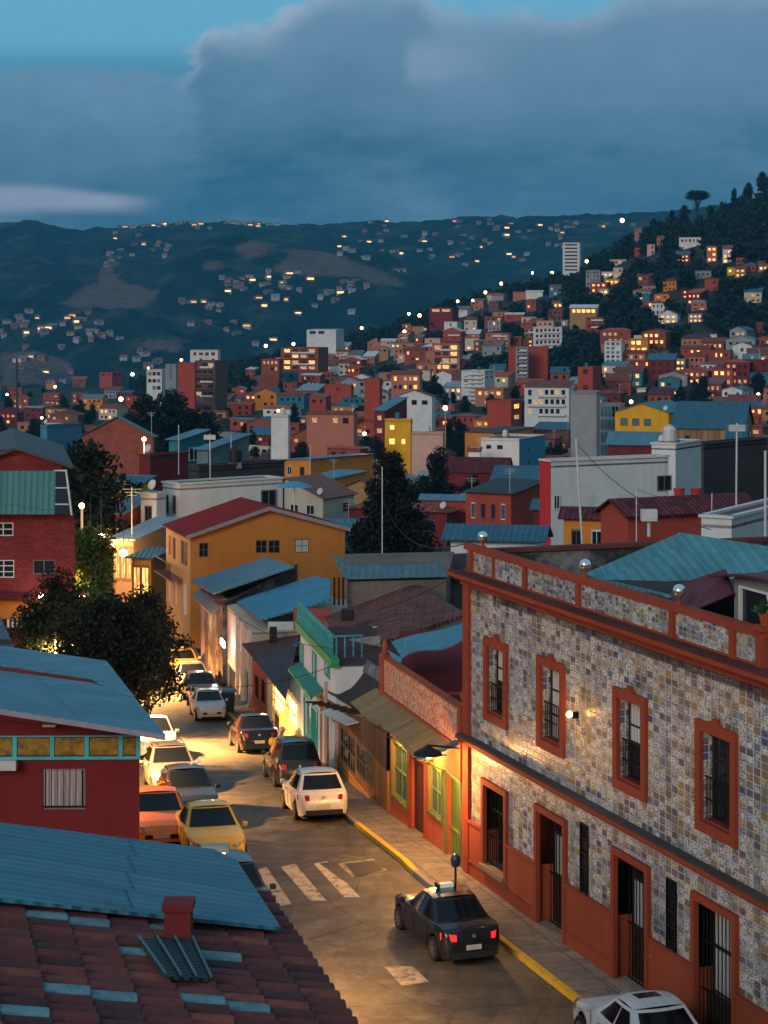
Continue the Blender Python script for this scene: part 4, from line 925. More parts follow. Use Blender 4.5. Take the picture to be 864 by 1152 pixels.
# ================================================================ NEAR ROOFS AND HOUSES ON THE OTHER SIDE
def ray_plane(x,y,p0,n,lift=0):
    d=V((x-CX)/FL,1,-(y-HY)/FL); o=V(0,0,CH); return o+d*((p0+n*lift-o).dot(n)/d.dot(n))
def near_tiled_house():
    T=Thing('near_tiled_house','old house just below the camera with brown clay tiles, blue metal sheet and red chimney','house',(-4,25,0))
    e=V(-2.17+.43,6.8,0).normalized(); p=V(-e.y,e.x,0); sl=V(p.x,p.y,.23).normalized(); n=e.cross(sl).normalized(); n=n if n.z>0 else -n; p0=V(-.43,22.3,7.5)
    # roll tiles laid in lines that run down to the eave
    W=.30; LT=.52; rnd=random.Random(11); mb=MB(); pale=MB()
    rp=lambda x,y,l=0: ray_plane(x,y,p0,n,l)
    palepx=[(95,1048),(140,1077),(252,1084),(130,1131),(30,1148),(203,1131),(250,1136),(165,1050)]
    palec=[]
    for x,y in palepx: q=rp(x,y)-p0; palec.append((int(math.floor(q.dot(e)/W)),int(math.floor(q.dot(sl)/LT))))
    for i in range(-26,18):
        s=i*W+rnd.uniform(-.015,.015)
        for j in range(0,16):
            t0=j*LT-.06; q=p0+e*(s+W/2)+sl*t0
            x=CX+FL*q.x/q.y if q.y>1 else -999
            if q.y<14 or q.y>27.4 or x<-160: continue
            col=rnd.choice([(.15,.035,.03),(.12,.03,.027),(.095,.026,.025),(.18,.05,.036),(.06,.022,.022),(.12,.035,.033)]); f_=rnd.uniform(.7,1.15); col=tuple(c*f_ for c in col)
            ispale=any(i==a and b<=j<=b+(n_%3==0) for n_,(a,b) in enumerate(palec))
            jt=rnd.uniform(-.012,.012); ln=LT+.1; pts0=[];pts1=[]; K=7; tw=rnd.uniform(-.012,.012)
            for k in range(K+1):
                a=math.pi*k/K; r0,r1=W*.56,W*.47; c0=math.cos(a); h=math.sin(a)
                pts0.append(q+e*(c0*r0*.93+tw)+n*(h*r0*.62+.035+jt)); pts1.append(q+sl*ln+e*(c0*r1*.93)+n*(h*r1*.62+.01+jt))
            M=mb if not ispale else MB()
            b=len(M.v); M.v.extend(pts0+pts1)
            for k in range(K): M.f.append((b+k,b+k+1,b+K+2+k,b+K+1+k)); M.m.append(0); M.c.append(col)
            for k in range(K): pass
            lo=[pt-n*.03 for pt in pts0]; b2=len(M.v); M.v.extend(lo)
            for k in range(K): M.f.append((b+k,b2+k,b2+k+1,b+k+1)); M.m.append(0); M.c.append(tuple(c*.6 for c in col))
            if ispale: T.part('pale_tile',M,concrete((.13,.25,.29),3.0))
    t=NT('clay_roll_tiles'); a=t.n('ShaderNodeAttribute'); a.attribute_name='tint'; o=t.coord(); nn=t.noise(o,2.2,6,.7); n2=t.noise(o,14,5,.7)
    c=t.mix(t.ramp(nn,[(.42,0),(.68,.75)]),a.outputs[0],(.03,.025,.025)); c=t.mix(t.ramp(n2,[(.55,0),(.8,.6)]),c,(.13,.08,.07)); t.bump(n2,.7,.02); t.fin(c,.8); 
    T.part('clay_tile_roof',mb,t.m); pass
    base=MB(); A=p0-e*8-n*.05; base.slab([A,A+e*13.2,A+e*13.2+sl*9,A+sl*9],.15); T.part('roof_deck',base,concrete((.04,.03,.03)))
    # blue metal sheet over the far half
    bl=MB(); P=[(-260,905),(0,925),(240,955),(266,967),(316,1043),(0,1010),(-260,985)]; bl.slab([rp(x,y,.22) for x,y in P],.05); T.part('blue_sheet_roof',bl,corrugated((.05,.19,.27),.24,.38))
    # skylight of dark corrugated sheet and the red chimney
    mb=MB(); q=[rp(x,y,.17) for x,y in ((156,1056),(216,1056),(237,1101),(186,1098))]; mb.slab(q,.04); T.part('skylight',mb,corrugated((.02,.045,.055),.12,.1))
    for k in range(4): mb=MB(); a=q[0].lerp(q[1],k/3); b=q[3].lerp(q[2],k/3); mb.tube(a+n*.03,b+n*.03,.018,5); T.part('skylight_bar',mb,plain((.06,.12,.14)))
    c=rp(201,1050,.1); mb=MB(); w=.16; z1=c.z+.40
    mb.prism([(c.x-w,c.y-.17),(c.x+w,c.y-.17),(c.x+w,c.y+.17),(c.x-w,c.y+.17)],c.z-.5,z1-.08); mb.prism([(c.x-w-.03,c.y-.2),(c.x+w+.03,c.y-.2),(c.x+w+.03,c.y+.2),(c.x-w-.03,c.y+.2)],z1-.08,z1); T.part('chimney',mb,stucco((.17,.022,.022),.4))
    mb=MB(); wl=[p0+e*(-8)+sl*.35,p0+e*7.05+sl*.35,p0+e*7.05+sl*8,p0+e*-8+sl*8]; mb.prism([(v.x,v.y) for v in wl],-.2,[v.z-.25 for v in wl]); T.part('wall',mb,stucco((.2,.03,.03)))
near_tiled_house()

def red_blue_roof_house():
    D=46; T=Thing('blue_roofed_house','dark red house with pale blue sheet roof and a frieze of yellow panels in turquoise','house',(-8,D,0))
    c=at(157,HY,D); f=Facade((-14,D-.2),(c.x,c.y)); L=f.len; zf=lambda x,y:f.z(f.s(x),y)
    win=f.px(48,96,865,911); tl=zf(0,800); tr=f.z(L,822)
    DR=stucco((.145,.015,.017),.4)
    hs=[win]; mb=MB(); f.wall(mb,0,L,-.2,tr-.7,hs,.14); mb.face([f(0,tr-.7),f(L,tr-.7),f(L,tr-.02),f(0,f.z(0,790))]); 
    b0,b1=f(L,0),V(-8.6,56.5,0)
    tb=tr-.45; mb.face([(b0.x,b0.y,-.2),(b1.x,b1.y,-1),(b1.x,b1.y,tb),(b0.x,b0.y,tr)]); mb.face([(b1.x,b1.y,-1),(-22,55.5,-1),(-22,55.5,tb),(b1.x,b1.y,tb)])
    T.part('wall',mb,DR)
    fr=sash(f,T,win,-.08,0,2,matf=plain((.3,.28,.27)),trans=0); cu=MB(); f.quad(cu,win[0]+.08,win[1]-.08,win[2]+.08,win[3]-.04,-.06); T.part('curtain',cu,curtain((.42,.36,.36)),fr)
    mb=MB(); bars(f,mb,win[0],win[1],win[2]+.05,win[3],.03,7,.011,(0.03,)); T.part('window_grille',mb,IRON)
    # frieze: turquoise rails and posts, worn yellow panels between
    z0,z1=zf(0,851),zf(0,829); mb=MB(); TQ=plain((.06,.42,.45),.5); f.box(mb,0,L+.02,z0-.07,z0,.01,.07); f.box(mb,0,L+.02,z1,z1+.03,.01,.05); T.part('frieze_rail',mb,TQ)
    PN=NT('worn_yellow'); cc=PN.mix(PN.ramp(PN.noise(PN.coord(),5,6,.7),[(.4,0),(.62,1)]),(.30,.17,.02),(.10,.075,.03)); PN.fin(cc,.7)
    for a,b in ((-26,14),(20,56),(62,95),(101,133),(139,153)):
        s0,s1=f.s(a),f.s(b); mb=MB(); f.box(mb,s0,s1,z0+.03,z1-.03,.01,.04); p=T.part('frieze_panel',mb,PN.m); mb=MB(); f.box(mb,s1+.01,s1+.11,z0,z1,.012,.06); T.part('frieze_post',mb,TQ)
    mb=MB(); a=f.px(-6,20,853,864); f.box(mb,*a,.02,.3); T.part('air_conditioner',mb,plain((.5,.5,.5)))
    # two roof sheets with a red step between them
    S=[at(-60,790,45.2),at(0,797,45.1),at(90,811,45.1),at(186,826,45.0),at(150,783,50.5),at(103,768,51.5),at(0,754,51.8),at(-60,748,52)]
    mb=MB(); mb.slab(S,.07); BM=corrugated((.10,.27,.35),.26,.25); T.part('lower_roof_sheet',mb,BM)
    U=[at(-60,741,52.1),at(0,748,52.2),at(104,765,51.9),at(150,783,50.4),at(120,744,56),at(0,727,58),at(-60,722,58)]
    mb=MB(); mb.slab([p+V(0,0,.02) for p in U],.07); T.part('upper_roof_sheet',mb,BM)
    mb=MB(); a,b=at(-60,752,51.95),at(104,769,51.7); mb.face([a-V(0,0,.3),b-V(0,0,.12),at(104,764.5,51.7),at(-60,741,51.95)]); T.part('step_board',mb,plain((.13,.02,.02)))
    mb=MB(); a=[at(-60,791,45.05),at(0,798,45.0),at(90,812,45.0),at(186,827,44.9)]
    for p,q in zip(a,a[1:]): mb.face([p-V(0,0,.12),q-V(0,0,.12),q,p])
    T.part('gutter',mb,plain((.26,.24,.3),.5))
    q=at(56,815,45.7); mb=MB(); mb.box(q.x-.15,q.x+.15,q.y-.15,q.y+.1,q.z-.03,q.z+.02); T.part('eave_lamp',mb,plain((.4,.38,.35)))
red_blue_roof_house()

def teal_clad_house():
    D=98; T=Thing('teal_clad_house','tall dark red house with a teal sheet-clad upper storey and white sash windows','house',(-20,D,-5))
    c=at(84,HY,D); f=Facade((-26,D-.3),(c.x,c.y)); L=f.len; RB=brick((.165,.022,.022),.8)
    r=lambda *a:f.px(*a); ops=[r(-8,15,588,603),r(-8,16,630,650),r(37,62,630,646)]; zt=f.z(L,577)
    mb=MB(); f.wall(mb,0,L,-6,zt,ops,.15); b=f(L,0); mb.face([(b.x,b.y,-6),(b.x-3,b.y+14,-6),(b.x-3,b.y+14,zt),(b.x,b.y,zt)])
    # gable storey above the cladding, slightly set in
    A=[f(0,f.z(0,520)),f(f.s(20),f.z(f.s(20),504)),f(f.s(70),f.z(f.s(70),523)),f(f.s(76),zt),f(0,zt)]
    mb.face([A[4],A[3],A[2],A[1],A[0]]); T.part('wall',mb,RB)
    for i,o in enumerate(ops):
        fr=sash(f,T,o,-.06,0,2,matf=plain((.62,.62,.6)) if i<2 else plain((.14,.12,.12)),trans=(1,2,0)[i])
    # cladding leaning outward to its foot
    s=lambda x:f.s(x); up=lambda x,y,o:f(s(x),f.z(s(x),y),o)
    mb=MB(); mb.slab([up(-60,530,.25),up(64,529,.25),up(64,577,.75),up(-60,577,.75)],.06); T.part('cladding',mb,corrugated((.05,.20,.20),.3,.25))
    mb=MB(); mb.slab([up(64,529,.2),up(74,529,.2),up(81,577,.7),up(64,577,.7)],.04); g=T.part('window_strip',mb,GLASS)
    mb=MB(); mb.tube(up(75,528,.25),up(83,578,.78),.06,5); mb.tube(up(62,529,.27),up(75,529,.27),.05,5); mb.tube(up(64,548,.5),up(77,548,.5),.04,5); mb.tube(up(64,566,.65),up(79,566,.65),.04,5); T.part('window_strip_frame',mb,plain((.55,.57,.57)),g)
    mb=MB(); ZR=[up(-60,530,.3),up(20,502,.4),up(84,524,.4)]; bk=V(-2.5,12,.3)
    for p,q in zip(ZR,ZR[1:]): mb.slab([p,q,q+bk,p+bk],.15)
    T.part('roof',mb,plain((.05,.06,.07)))
    # orange awning and striped valance at its foot
    mb=MB(); a=[f(s(-30),f.z(s(-30),668),0),f(s(50),f.z(s(50),672),0),f(s(46),f.z(s(46),690),1.6),f(s(-30),f.z(s(-30),690),1.6)]; mb.slab(a,.05); T.part('awning',mb,plain((.45,.13,.02),.7))
    mb=MB()
    for i in range(7): x=14+i*5; mb.slab([up(x,691,1.62),up(x+2.6,691,1.62),up(x+2.6,700,1.62),up(x,700,1.62)],.02)
    T.part('awning_valance',mb,plain((.6,.58,.55)))
    mb=MB(); mb.slab([f(s(-30),f.z(s(-30),661),.05),f(s(56),f.z(s(56),668),.05),f(s(56),f.z(s(56),671),.9),f(s(-30),f.z(s(-30),668),.9)],.05); T.part('red_ledge',mb,plain((.12,.02,.03)))
    q=up(49,667,1.0); l=Thing('round_lamp','small round white lamp glowing under the teal-clad red house','lamp',q); mb=MB(); mb.ball(q,.13,8); l.part('bulb',mb,glow((1,.85,.6),30)); mb=MB(); mb.tube(q,q+V(0,.9,.25),.025,5); l.part('bracket',mb,IRON); lamp(q+V(0,-.25,-.1),50,(1,.75,.45),.1)
teal_clad_house()
# low grey house between the teal-clad house and the tree
T=Thing('grey_shed_roof','grey-blue shed roof poking up beside the big dark tree','shed',at(4,720,75)); mb=MB(); mb.slab([at(-40,690,78),at(0,692,77),at(16,728,72),at(-40,728,72)],.08); T.part('roof',mb,corrugated((.08,.13,.17),.2,.3)); mb=MB(); a,b,c_,d_=[at(-40,690,76.8),at(0,692,76.4),at(13,728,72.4),at(-40,728,72.4)]; mb.prism([(a.x,a.y),(b.x,b.y),(c_.x,c_.y),(d_.x,d_.y)],-2.5,[a.z-.3,b.z-.3,c_.z-.3,d_.z-.3]); T.part('wall',mb,plain((.03,.03,.035)))

# ================================================================ TREES
import numpy as np
def leaf_cloud(centres, radii, n, size, rnd, flat=.8, thin=.55):
    """leaf-sized faces spread through the volume of many uneven clumps"""
    cs=np.array([tuple(c) for c in centres]); rs=np.array(radii); w=rs**2.2; w=w/w.sum(); g=np.random.default_rng(rnd)
    k=g.choice(len(cs),n,p=w); d=g.normal(size=(n,3)); d/=np.linalg.norm(d,axis=1)[:,None]; r=g.random(n)**thin; p=cs[k]+d*(rs[k]*r)[:,None]*np.array([1,1,flat])
    a=g.normal(size=(n,3)); a/=np.linalg.norm(a,axis=1)[:,None]; b=np.cross(a,g.normal(size=(n,3))); b/=np.linalg.norm(b,axis=1)[:,None]
    s=size*(.6+.8*g.random(n))[:,None]; q=np.stack([p-a*s*.5,p+b*s*.32,p+a*s*.6,p-b*s*.32],1).reshape(-1,3)
    return q
def quads_mesh(name,q,mat):
    me=bpy.data.meshes.new(name); n=len(q)//4; me.vertices.add(len(q)); me.vertices.foreach_set('co',q.astype(np.float32).ravel()); me.loops.add(4*n); me.loops.foreach_set('vertex_index',np.arange(4*n,dtype=np.int32)); me.polygons.add(n); me.polygons.foreach_set('loop_start',np.arange(0,4*n,4,dtype=np.int32)); me.update(calc_edges=True); me.materials.append(mat); return me
def tree_parts(H, spread, seed, nleaf, leaf, shape='round', nclump=22, trunk_r=.22, col=(0.0121,0.0248,0.0121), low=.3):
    """meshes of a tree standing at the origin: tapered trunk with limbs, and a crown of leaf clumps"""
    r=random.Random(seed); mb=MB(); pts=[V(0,0,-.6)]; z=0; 
    for i in range(5): z+=H*.13; pts.append(V(r.uniform(-.1,.1)*spread*.3,r.uniform(-.1,.1)*spread*.3,z))
    for i,(a,b) in enumerate(zip(pts,pts[1:])): mb.tube(a,b,trunk_r*(1-.15*i),7,trunk_r*(1-.15*(i+1)))
    cs=[];rs=[]
    for i in range(nclump):
        t=r.random(); z=H*(low+(1-low)*t)
        if shape=='cone': rad=spread*(1-t*.9)*r.uniform(.4,.8)
        elif shape=='umbrella': z=H*r.uniform(.78,.96); rad=spread*r.uniform(.1,.85)
        else: rad=spread*math.sin(math.pi*min(1,.22+.75*t))*r.uniform(.25,.8)
        a=r.uniform(0,6.283); c=V(rad*math.cos(a),rad*math.sin(a),z); cs.append(c); rs.append(spread*(r.uniform(.15,.36) if shape=='round' else r.uniform(.2,.42)*(1.15-.8*t if shape=='cone' else 1)))
        st=pts[min(5,2+int(t*3))]; mid=st.lerp(c,.5)+V(0,0,H*.03); mb.tube(st,mid,trunk_r*.35,5,trunk_r*.22); mb.tube(mid,c,trunk_r*.22,5,trunk_r*.06)
    if shape!='umbrella':
        for t in np.linspace(low+.1,.85,5): cs.append(V(0,0,H*t)); rs.append(spread*(.55 if shape!='cone' else .6*(1.05-t)))
    q=leaf_cloud(cs,rs,nleaf,leaf,seed)
    tm=mb.build('trunk',bark()); bpy.data.objects.remove(tm.copy()) if False else None
    crown=quads_mesh('crown',q,foliage(col)); tme=tm.data; bpy.data.objects.remove(tm); return tme,crown
_proto={}
def tree(label, loc, proto, scale=1.0, rot=0, name='tree', group=None, sz=1.0):
    if proto not in _proto: _proto[proto]=tree_parts(**PROTO[proto])
    a,b=_proto[proto]; o=bpy.data.objects.new(name,None); C.objects.link(o); o.location=loc; o.rotation_euler=(0,0,rot); o.scale=(scale,scale,scale*sz); tag(o,label,'tree',group)
    for nm,me in (('trunk',a),('crown',b)):
        p=bpy.data.objects.new(nm,me); C.objects.link(p); p.parent=o
    return o
PROTO={'big':dict(H=8.2,spread=3.7,seed=3,nleaf=23000,leaf=.17,nclump=46,trunk_r=.26,col=(0.0088,0.0176,0.0083),low=.42),
 'big2':dict(H=7.5,spread=3.0,seed=9,nleaf=16000,leaf=.17,nclump=34,trunk_r=.22,col=(0.0099,0.0198,0.0077),low=.3),
 'cone':dict(H=11.5,spread=4.9,seed=21,nleaf=26000,leaf=.3,nclump=60,trunk_r=.35,shape='cone',col=(0.0077,0.0143,0.0099),low=.12),
 'mid1':dict(H=9,spread=4.2,seed=5,nleaf=6000,leaf=.42,nclump=26,trunk_r=.25,col=(0.0088,0.0176,0.0110),low=.25),
 'mid2':dict(H=7,spread=3.6,seed=8,nleaf=5000,leaf=.4,nclump=20,trunk_r=.2,col=(0.0121,0.0242,0.0121),low=.2),
 'mid3':dict(H=11,spread=3.4,seed=13,nleaf=5000,leaf=.42,nclump=26,trunk_r=.22,col=(0.0072,0.0154,0.0110),low=.2),
 'umb':dict(H=22,spread=9,seed=2,nleaf=5000,leaf=.9,nclump=34,trunk_r=.6,shape='umbrella',col=(0.0066,0.0132,0.0099),low=.3),
 'light':dict(H=6.5,spread=2.7,seed=17,nleaf=9000,leaf=.22,nclump=24,trunk_r=.16,col=(0.0500,0.0900,0.0150),low=.25)}
def gtree(label,x,D,proto,scale=1,rot=0,zoff=0,**k):
    X=(x-CX)*D/FL; return tree(label,(X,D,ground_z(X,D)+zoff),proto,scale,rot,**k)
gtree('big dark leafy tree overhanging the street beyond the blue-roofed house',122,78,'big',.95,.5,zoff=-1.7)
gtree('dark bushy tree at the foot of the teal-clad house',62,84,'big2',.95,2.0,zoff=-.3)
gtree('loose dark tree reaching over the far pavement above the parked taxi',164,86,'big2',.78,4.0,zoff=.3)
gtree('large dark cone-shaped conifer behind the orange gable house',440,172,'cone',1.06,1.0,zoff=-.4)
gtree('lamp-lit yellow-green tree on the far street beside the red houses',104,135,'light',1.15,0)
gtree('second lamp-lit green tree, nearer and below the first one',95,118,'light',.72,2)
gtree('tall black tree rising above the far street lamp',100,158,'mid1',1.35,1)
gtree('broad black tree behind the ridge of the teal-clad house',68,175,'mid1',1.25,3)
gtree('feathery palm-like tree in front of the brick gable hall',138,215,'mid2',1.15,2)
gtree('dark tree between the teal-clad house and the brick gable hall',35,240,'mid1',1.2,2.2)
gtree('dark round tree just behind the brick gable hall, towards the red tower',165,430,'mid1',2.0,.4)
gtree('dark spreading tree below the red and grey tower',195,440,'mid1',2.1,1.4)
gtree('dark tree below the brick apartment block with open galleries',228,445,'mid2',2.2,2.4)
gtree('slim dark tree beside the slate-blue roofed red houses',455,260,'mid2',1.0,.4)
# ================================================================ CARS
def make_car(label, x, y, heading, col, style='sedan', taxi=False, cat='car', rough=.28, trim=None, plate=True, lit=False, L=None, D=None, name='parked_car', group='cars parked along the street', zfix=0, scale=1.0, extras=()):
    """x,y: photo position of the middle of the car on the ground; heading in degrees, 0 = nose away from the camera"""
    g=ground_at(x,y) if D is None else V((x-CX)*D/FL,D,ground_z((x-CX)*D/FL,D)); 
    h=R(heading); fw=V(-math.sin(h),math.cos(h),0); dz=(ground_z(g.x+fw.x,g.y+fw.y)-ground_z(g.x-fw.x,g.y-fw.y))/2
    T=Thing(name,label,cat,(g.x,g.y,g.z+.02+zfix),(math.atan(dz),0,h),group); T.o.scale=(scale,)*3
    hatch=style!='sedan'; L=L or (4.35 if style=='sedan' else 3.95 if style=='hatch' else 4.25); hl=L/2
    tall={'sedan':1.45,'hatch':1.50,'wagon':1.62,'pickup':1.5}[style]
    if style=='sedan': top=[(-hl,.56),(-hl+.03,.80),(-hl+.14,.97),(-hl+.5,1.02),(-hl+.85,.99),(.75,.96),(hl-1.1,.93),(hl-.5,.84),(hl-.15,.72),(hl,.55)]
    else: top=[(-hl,.56),(-hl+.03,.82),(-hl+.1,.95),(-hl+.4,.98),(.8,.98),(hl-1.0,.95),(hl-.45,.86),(hl-.14,.73),(hl,.55)]
    wid=[(-hl,.60),(-hl+.05,.72),(-hl+.22,.80),(-hl+.6,.845),(-.5,.86),(hl-1.2,.85),(hl-.5,.80),(hl-.15,.70),(hl,.52)]
    wy=(-hl+.82,hl-.80); wr=.31
    def zb(yy):
        b=.20
        for c in wy:
            d=abs(yy-c)
            if d<.39: b=max(b,.30+math.sqrt(max(0,.39**2-d*d)))
        return b
    n=58; ys=[-hl+L*i/n for i in range(n+1)]; rows=[]
    for yy in ys:
        zt=interp(yy,top); w=interp(yy,wid); b=min(zb(yy),zt-.12); ed=min(1,(hl-abs(yy))/.12); zl=b if b>.21 else .2+.1*(1-ed)
        pr=[(w*.93,zl),(w*.985,zl+(zt-zl)*.25),(w,zl+(zt-zl)*.55),(w*.985,zt-.12),(w*.95,zt-.035),(w*.80,zt),(w*.42,zt+.012),(0,zt+.018)]
        rows.append([V(a,yy,z) for a,z in pr]+[V(-a,yy,z) for a,z in pr[-2::-1]])
    mb=MB(); k=len(rows[0]); vs=[p for r in rows for p in r]; fs=[(j*k+i,j*k+i+1,(j+1)*k+i+1,(j+1)*k+i) for j in range(n) for i in range(k-1)]
    fs.append(tuple(range(k-1,-1,-1))); fs.append(tuple(n*k+i for i in range(k)))
    mb.add(vs,[f[::-1] for f in fs]); body_m=paint(col,rough)
    # cabin
    bz=.93; rz=tall; yf0,yf1=(hl-1.30,hl-2.02) ; 
    if style=='sedan': yr0,yr1=(-hl+.72,-hl+1.38)
    elif style=='hatch': yr0,yr1=(-hl+.14,-hl+.62)
    else: yr0,yr1=(-hl+.08,-hl+.36)
    wb,wt=.765,.585
    def cab(a,t,end,off=0):  # windscreen (end=0) and rear window (end=1) surfaces
        y0,y1=(yf0,yf1) if end==0 else (yr0,yr1); sg=1 if end==0 else -1
        yy=y0+(y1-y0)*(t+.08*t*(1-t))-sg*.13*a*a*(1-.4*t)+sg*off*.8; w=wb+(wt-wb)*t; return V(a*w,yy,bz+(rz-bz-.045)*t+off*.6)
    cb=MB(); K=6
    def grid(fn,nu,nv,M,u0=-1,u1=1,v0=0,v1=1):
        vs=[fn(u0+(u1-u0)*i/nu,v0+(v1-v0)*j/nv) for j in range(nv+1) for i in range(nu+1)]
        M.add(vs,[(j*(nu+1)+i,j*(nu+1)+i+1,(j+1)*(nu+1)+i+1,(j+1)*(nu+1)+i) for j in range(nv) for i in range(nu)])
    grid(lambda a,t:cab(a,t,0),6,4,cb); grid(lambda a,t:cab(-a,t,1),6,4,cb)
    def roof(a,t):
        p=cab(a,1,0).lerp(cab(a,1,1),t); return p+V(0,0,.045*(1-abs(a)**2.5)*1.0+.03*math.sin(math.pi*t))
    grid(roof,8,6,cb)
    def sidep(sg,u,t,off=0):
        lo=cab(sg,t,0).lerp(cab(sg,t,1),u); bulge=.06*math.sin(math.pi*u)*(1-t)+.02*math.sin(math.pi*u)
        return lo+V(sg*(bulge+off),0,0)
    for sg in (1,-1): grid(lambda u,t:sidep(sg,(u+1)/2,t),8,4,cb)
    mb.v+= []; i0=len(mb.v); mb.v.extend(cb.v); mb.f.extend(tuple(i0+q for q in f) for f in cb.f); mb.m.extend(cb.m); mb.c.extend(cb.c)
    me=T.part('body',mb,body_m,smooth=True,local=True,uv=False)
    # fix orientation and sharp edges
    bm=bmesh.new(); bm.from_mesh(me.data); bmesh.ops.remove_doubles(bm,verts=bm.verts,dist=.004); bmesh.ops.recalc_face_normals(bm,faces=bm.faces)
    for e in bm.edges:
        if len(e.link_faces)==2 and e.calc_face_angle(0)>R(48): e.smooth=False
    bm.to_mesh(me.data); bm.free()
    G=glass((.006,.008,.010)); up=MB(); 
    up.box(-.62,.62,-hl+.25,hl-.25,.16,.6); T.part('underbody',up,rubber(),local=True)
    g=MB(); grid(lambda a,t:cab(a,t,0,.012),8,4,g,-.9,.9,.05,.93); T.part('windscreen',g,G,smooth=True,local=True)
    g=MB(); grid(lambda a,t:cab(-a,t,1,.012),8,4,g,-.86,.86,.14,.90); T.part('rear_window',g,G,smooth=True,local=True)
    for sg in (1,-1):
        for u0,u1 in (((.10,.47),(.51,.86)) if style!='wagon' else ((.10,.42),(.46,.70),(.74,.93))):
            g=MB(); grid(lambda u,t:sidep(sg,u,t*(1 if True else 1),.012),4,3,g,u0,u1,.12,.88); T.part('side_window',g,G,smooth=True,local=True)
        g=MB(); g.box(sg*.83 if sg>0 else -.99,sg*.83+.16 if sg>0 else -.83,yf0-.12,yf0+.02,.92,1.06); 
        mi=T.part('door_mirror',g,body_m if col[0]>.05 else rubber((.02,.02,.02)),local=True)
        bv=mi.modifiers.new('Bevel','BEVEL'); bv.width=.04; bv.segments=3
        # door seams and handles
        g=MB()
        for yy in (yf1+.62,.05 if not hatch else .0,-hl+1.22):
            w=interp(yy,wid)+.004; g.box(sg*w-.004,sg*w+.004,yy-.006,yy+.006,.34,.88)
        T.part('door_seam',g,rubber(),local=True)
        for yy in (.32,-.62): g=MB(); w=interp(yy,wid); g.box(sg*(w-.0)-.018,sg*(w-.0)+.018,yy-.09,yy+.09,.78,.805); T.part('door_handle',g,metal() if col[0]>.05 else body_m,local=True)
        # head and tail lamps wrap the corners
        g=MB(); f0=hl-.08
        pts=[]; 
        for t in range(5):
            k_=t/4; yy=hl-.03-.40*k_*k_-.05*k_; w=min(.46+.36*k_,interp(yy,wid)+.0)+.008; pts.append((sg*w,yy+.012))
        for a,b in zip(pts,pts[1:]): g.face([(a[0],a[1]+.008,.60),(b[0],b[1]+.008,.62),(b[0],b[1]-.01,.77),(a[0],a[1]-.03,.73)] if True else [])
        T.part('headlight',g,plain((.6,.6,.58),.15,.5),local=True)
        g=MB(); pts=[]
        for t in range(5):
            k_=t/4; yy=-hl+.0+.26*k_*k_+.03*k_; w=min(.46+.36*k_,interp(yy,wid))+.010; pts.append((sg*w,yy-.014))
        for a,b in zip(pts,pts[1:]): g.face([(a[0],a[1],.70),(b[0],b[1],.70),(b[0],b[1]+.02,.88),(a[0],a[1]+.02,.86)])
        T.part('taillight',g,plain((.45,.015,.02),.2,.2) if not lit else glow((1,.03,.03),.7),local=True)
    # bumpers, grille, plates
    g=MB(); g.box(-.48,.48,hl-.02,hl+.012,.40,.52); T.part('grille',g,rubber(),local=True)
    g=MB(); g.box(-.60,.60,-hl-.012,-hl+.02,.24,.40); T.part('rear_bumper_trim',g,rubber((.02,.02,.02)),local=True)
    g=MB(); g.box(-.25,.25,hl+.005,hl+.03,.42,.52); T.part('number_plate',g,plain((.55,.55,.5)),local=True)
    g=MB(); yy=-hl-.02; g.box(-.20,.20,yy-.01,yy+.02,.46,.58); T.part('number_plate',g,plain((.55,.55,.5)),local=True)
    g=MB(); g.tube((0,-hl-.03,.80),(0,-hl+.02,.80),.045,12); T.part('badge',g,metal((.6,.6,.6)),local=True)
    for yy in wy:
        for sg in (1,-1):
            g=MB(); cx=sg*.74
            prof=[(.19,-.10),(.29,-.105),(wr,-.08),(wr,.08),(.29,.105),(.19,.10)]; m_=24; vv=[]
            for r_,o_ in prof: vv+= [V(cx+o_,yy+r_*math.cos(6.2832*i/m_),wr+r_*math.sin(6.2832*i/m_)) for i in range(m_)]
            g.add(vv,[(j*m_+i,j*m_+(i+1)%m_,(j+1)*m_+(i+1)%m_,(j+1)*m_+i) for j in range(len(prof)-1) for i in range(m_)]+[tuple(range(m_)),tuple(range(5*m_,6*m_))])
            wh=T.part('wheel',g,rubber((.014,.014,.014)),local=True)
            g=MB(); o_=cx+sg*.098
            g.tube((o_,yy,wr),(o_+sg*.01,yy,wr),.045,10)
            for i in range(7):
                a=6.2832*i/7; d=V(0,math.cos(a),math.sin(a)); s_=V(0,-math.sin(a),math.cos(a))*.024; c0=V(o_+sg*.008,yy,wr); g.face([c0+d*.03-s_,c0+d*.18-s_*1.3,c0+d*.18+s_*1.3,c0+d*.03+s_])
            for i in range(20):
                a,b=6.2832*i/20,6.2832*(i+1)/20; q=lambda r_,t_:V(o_+sg*.008,yy+r_*math.cos(t_),wr+r_*math.sin(t_)); g.face([q(.165,a),q(.195,a),q(.195,b),q(.165,b)])
            T.part('rim',g,metal((.45,.45,.46),.3),wh,local=True)
    if taxi:
        g=MB(); g.box(-.24,.24,-.18,.02,tall+.03,tall+.14); tp=T.part('roof_sign',g,glow((.55,.65,.5),.35) if taxi=='lit' else plain((.6,.6,.55),.4),local=True)
        bv=tp.modifiers.new('Bevel','BEVEL'); bv.width=.03; bv.segments=3
        g=MB(); g.box(-.26,-.20,-.2,.04,tall+.02,tall+.15); g.box(.20,.26,-.2,.04,tall+.02,tall+.15); T.part('roof_sign_end',g,rubber(),tp,local=True)
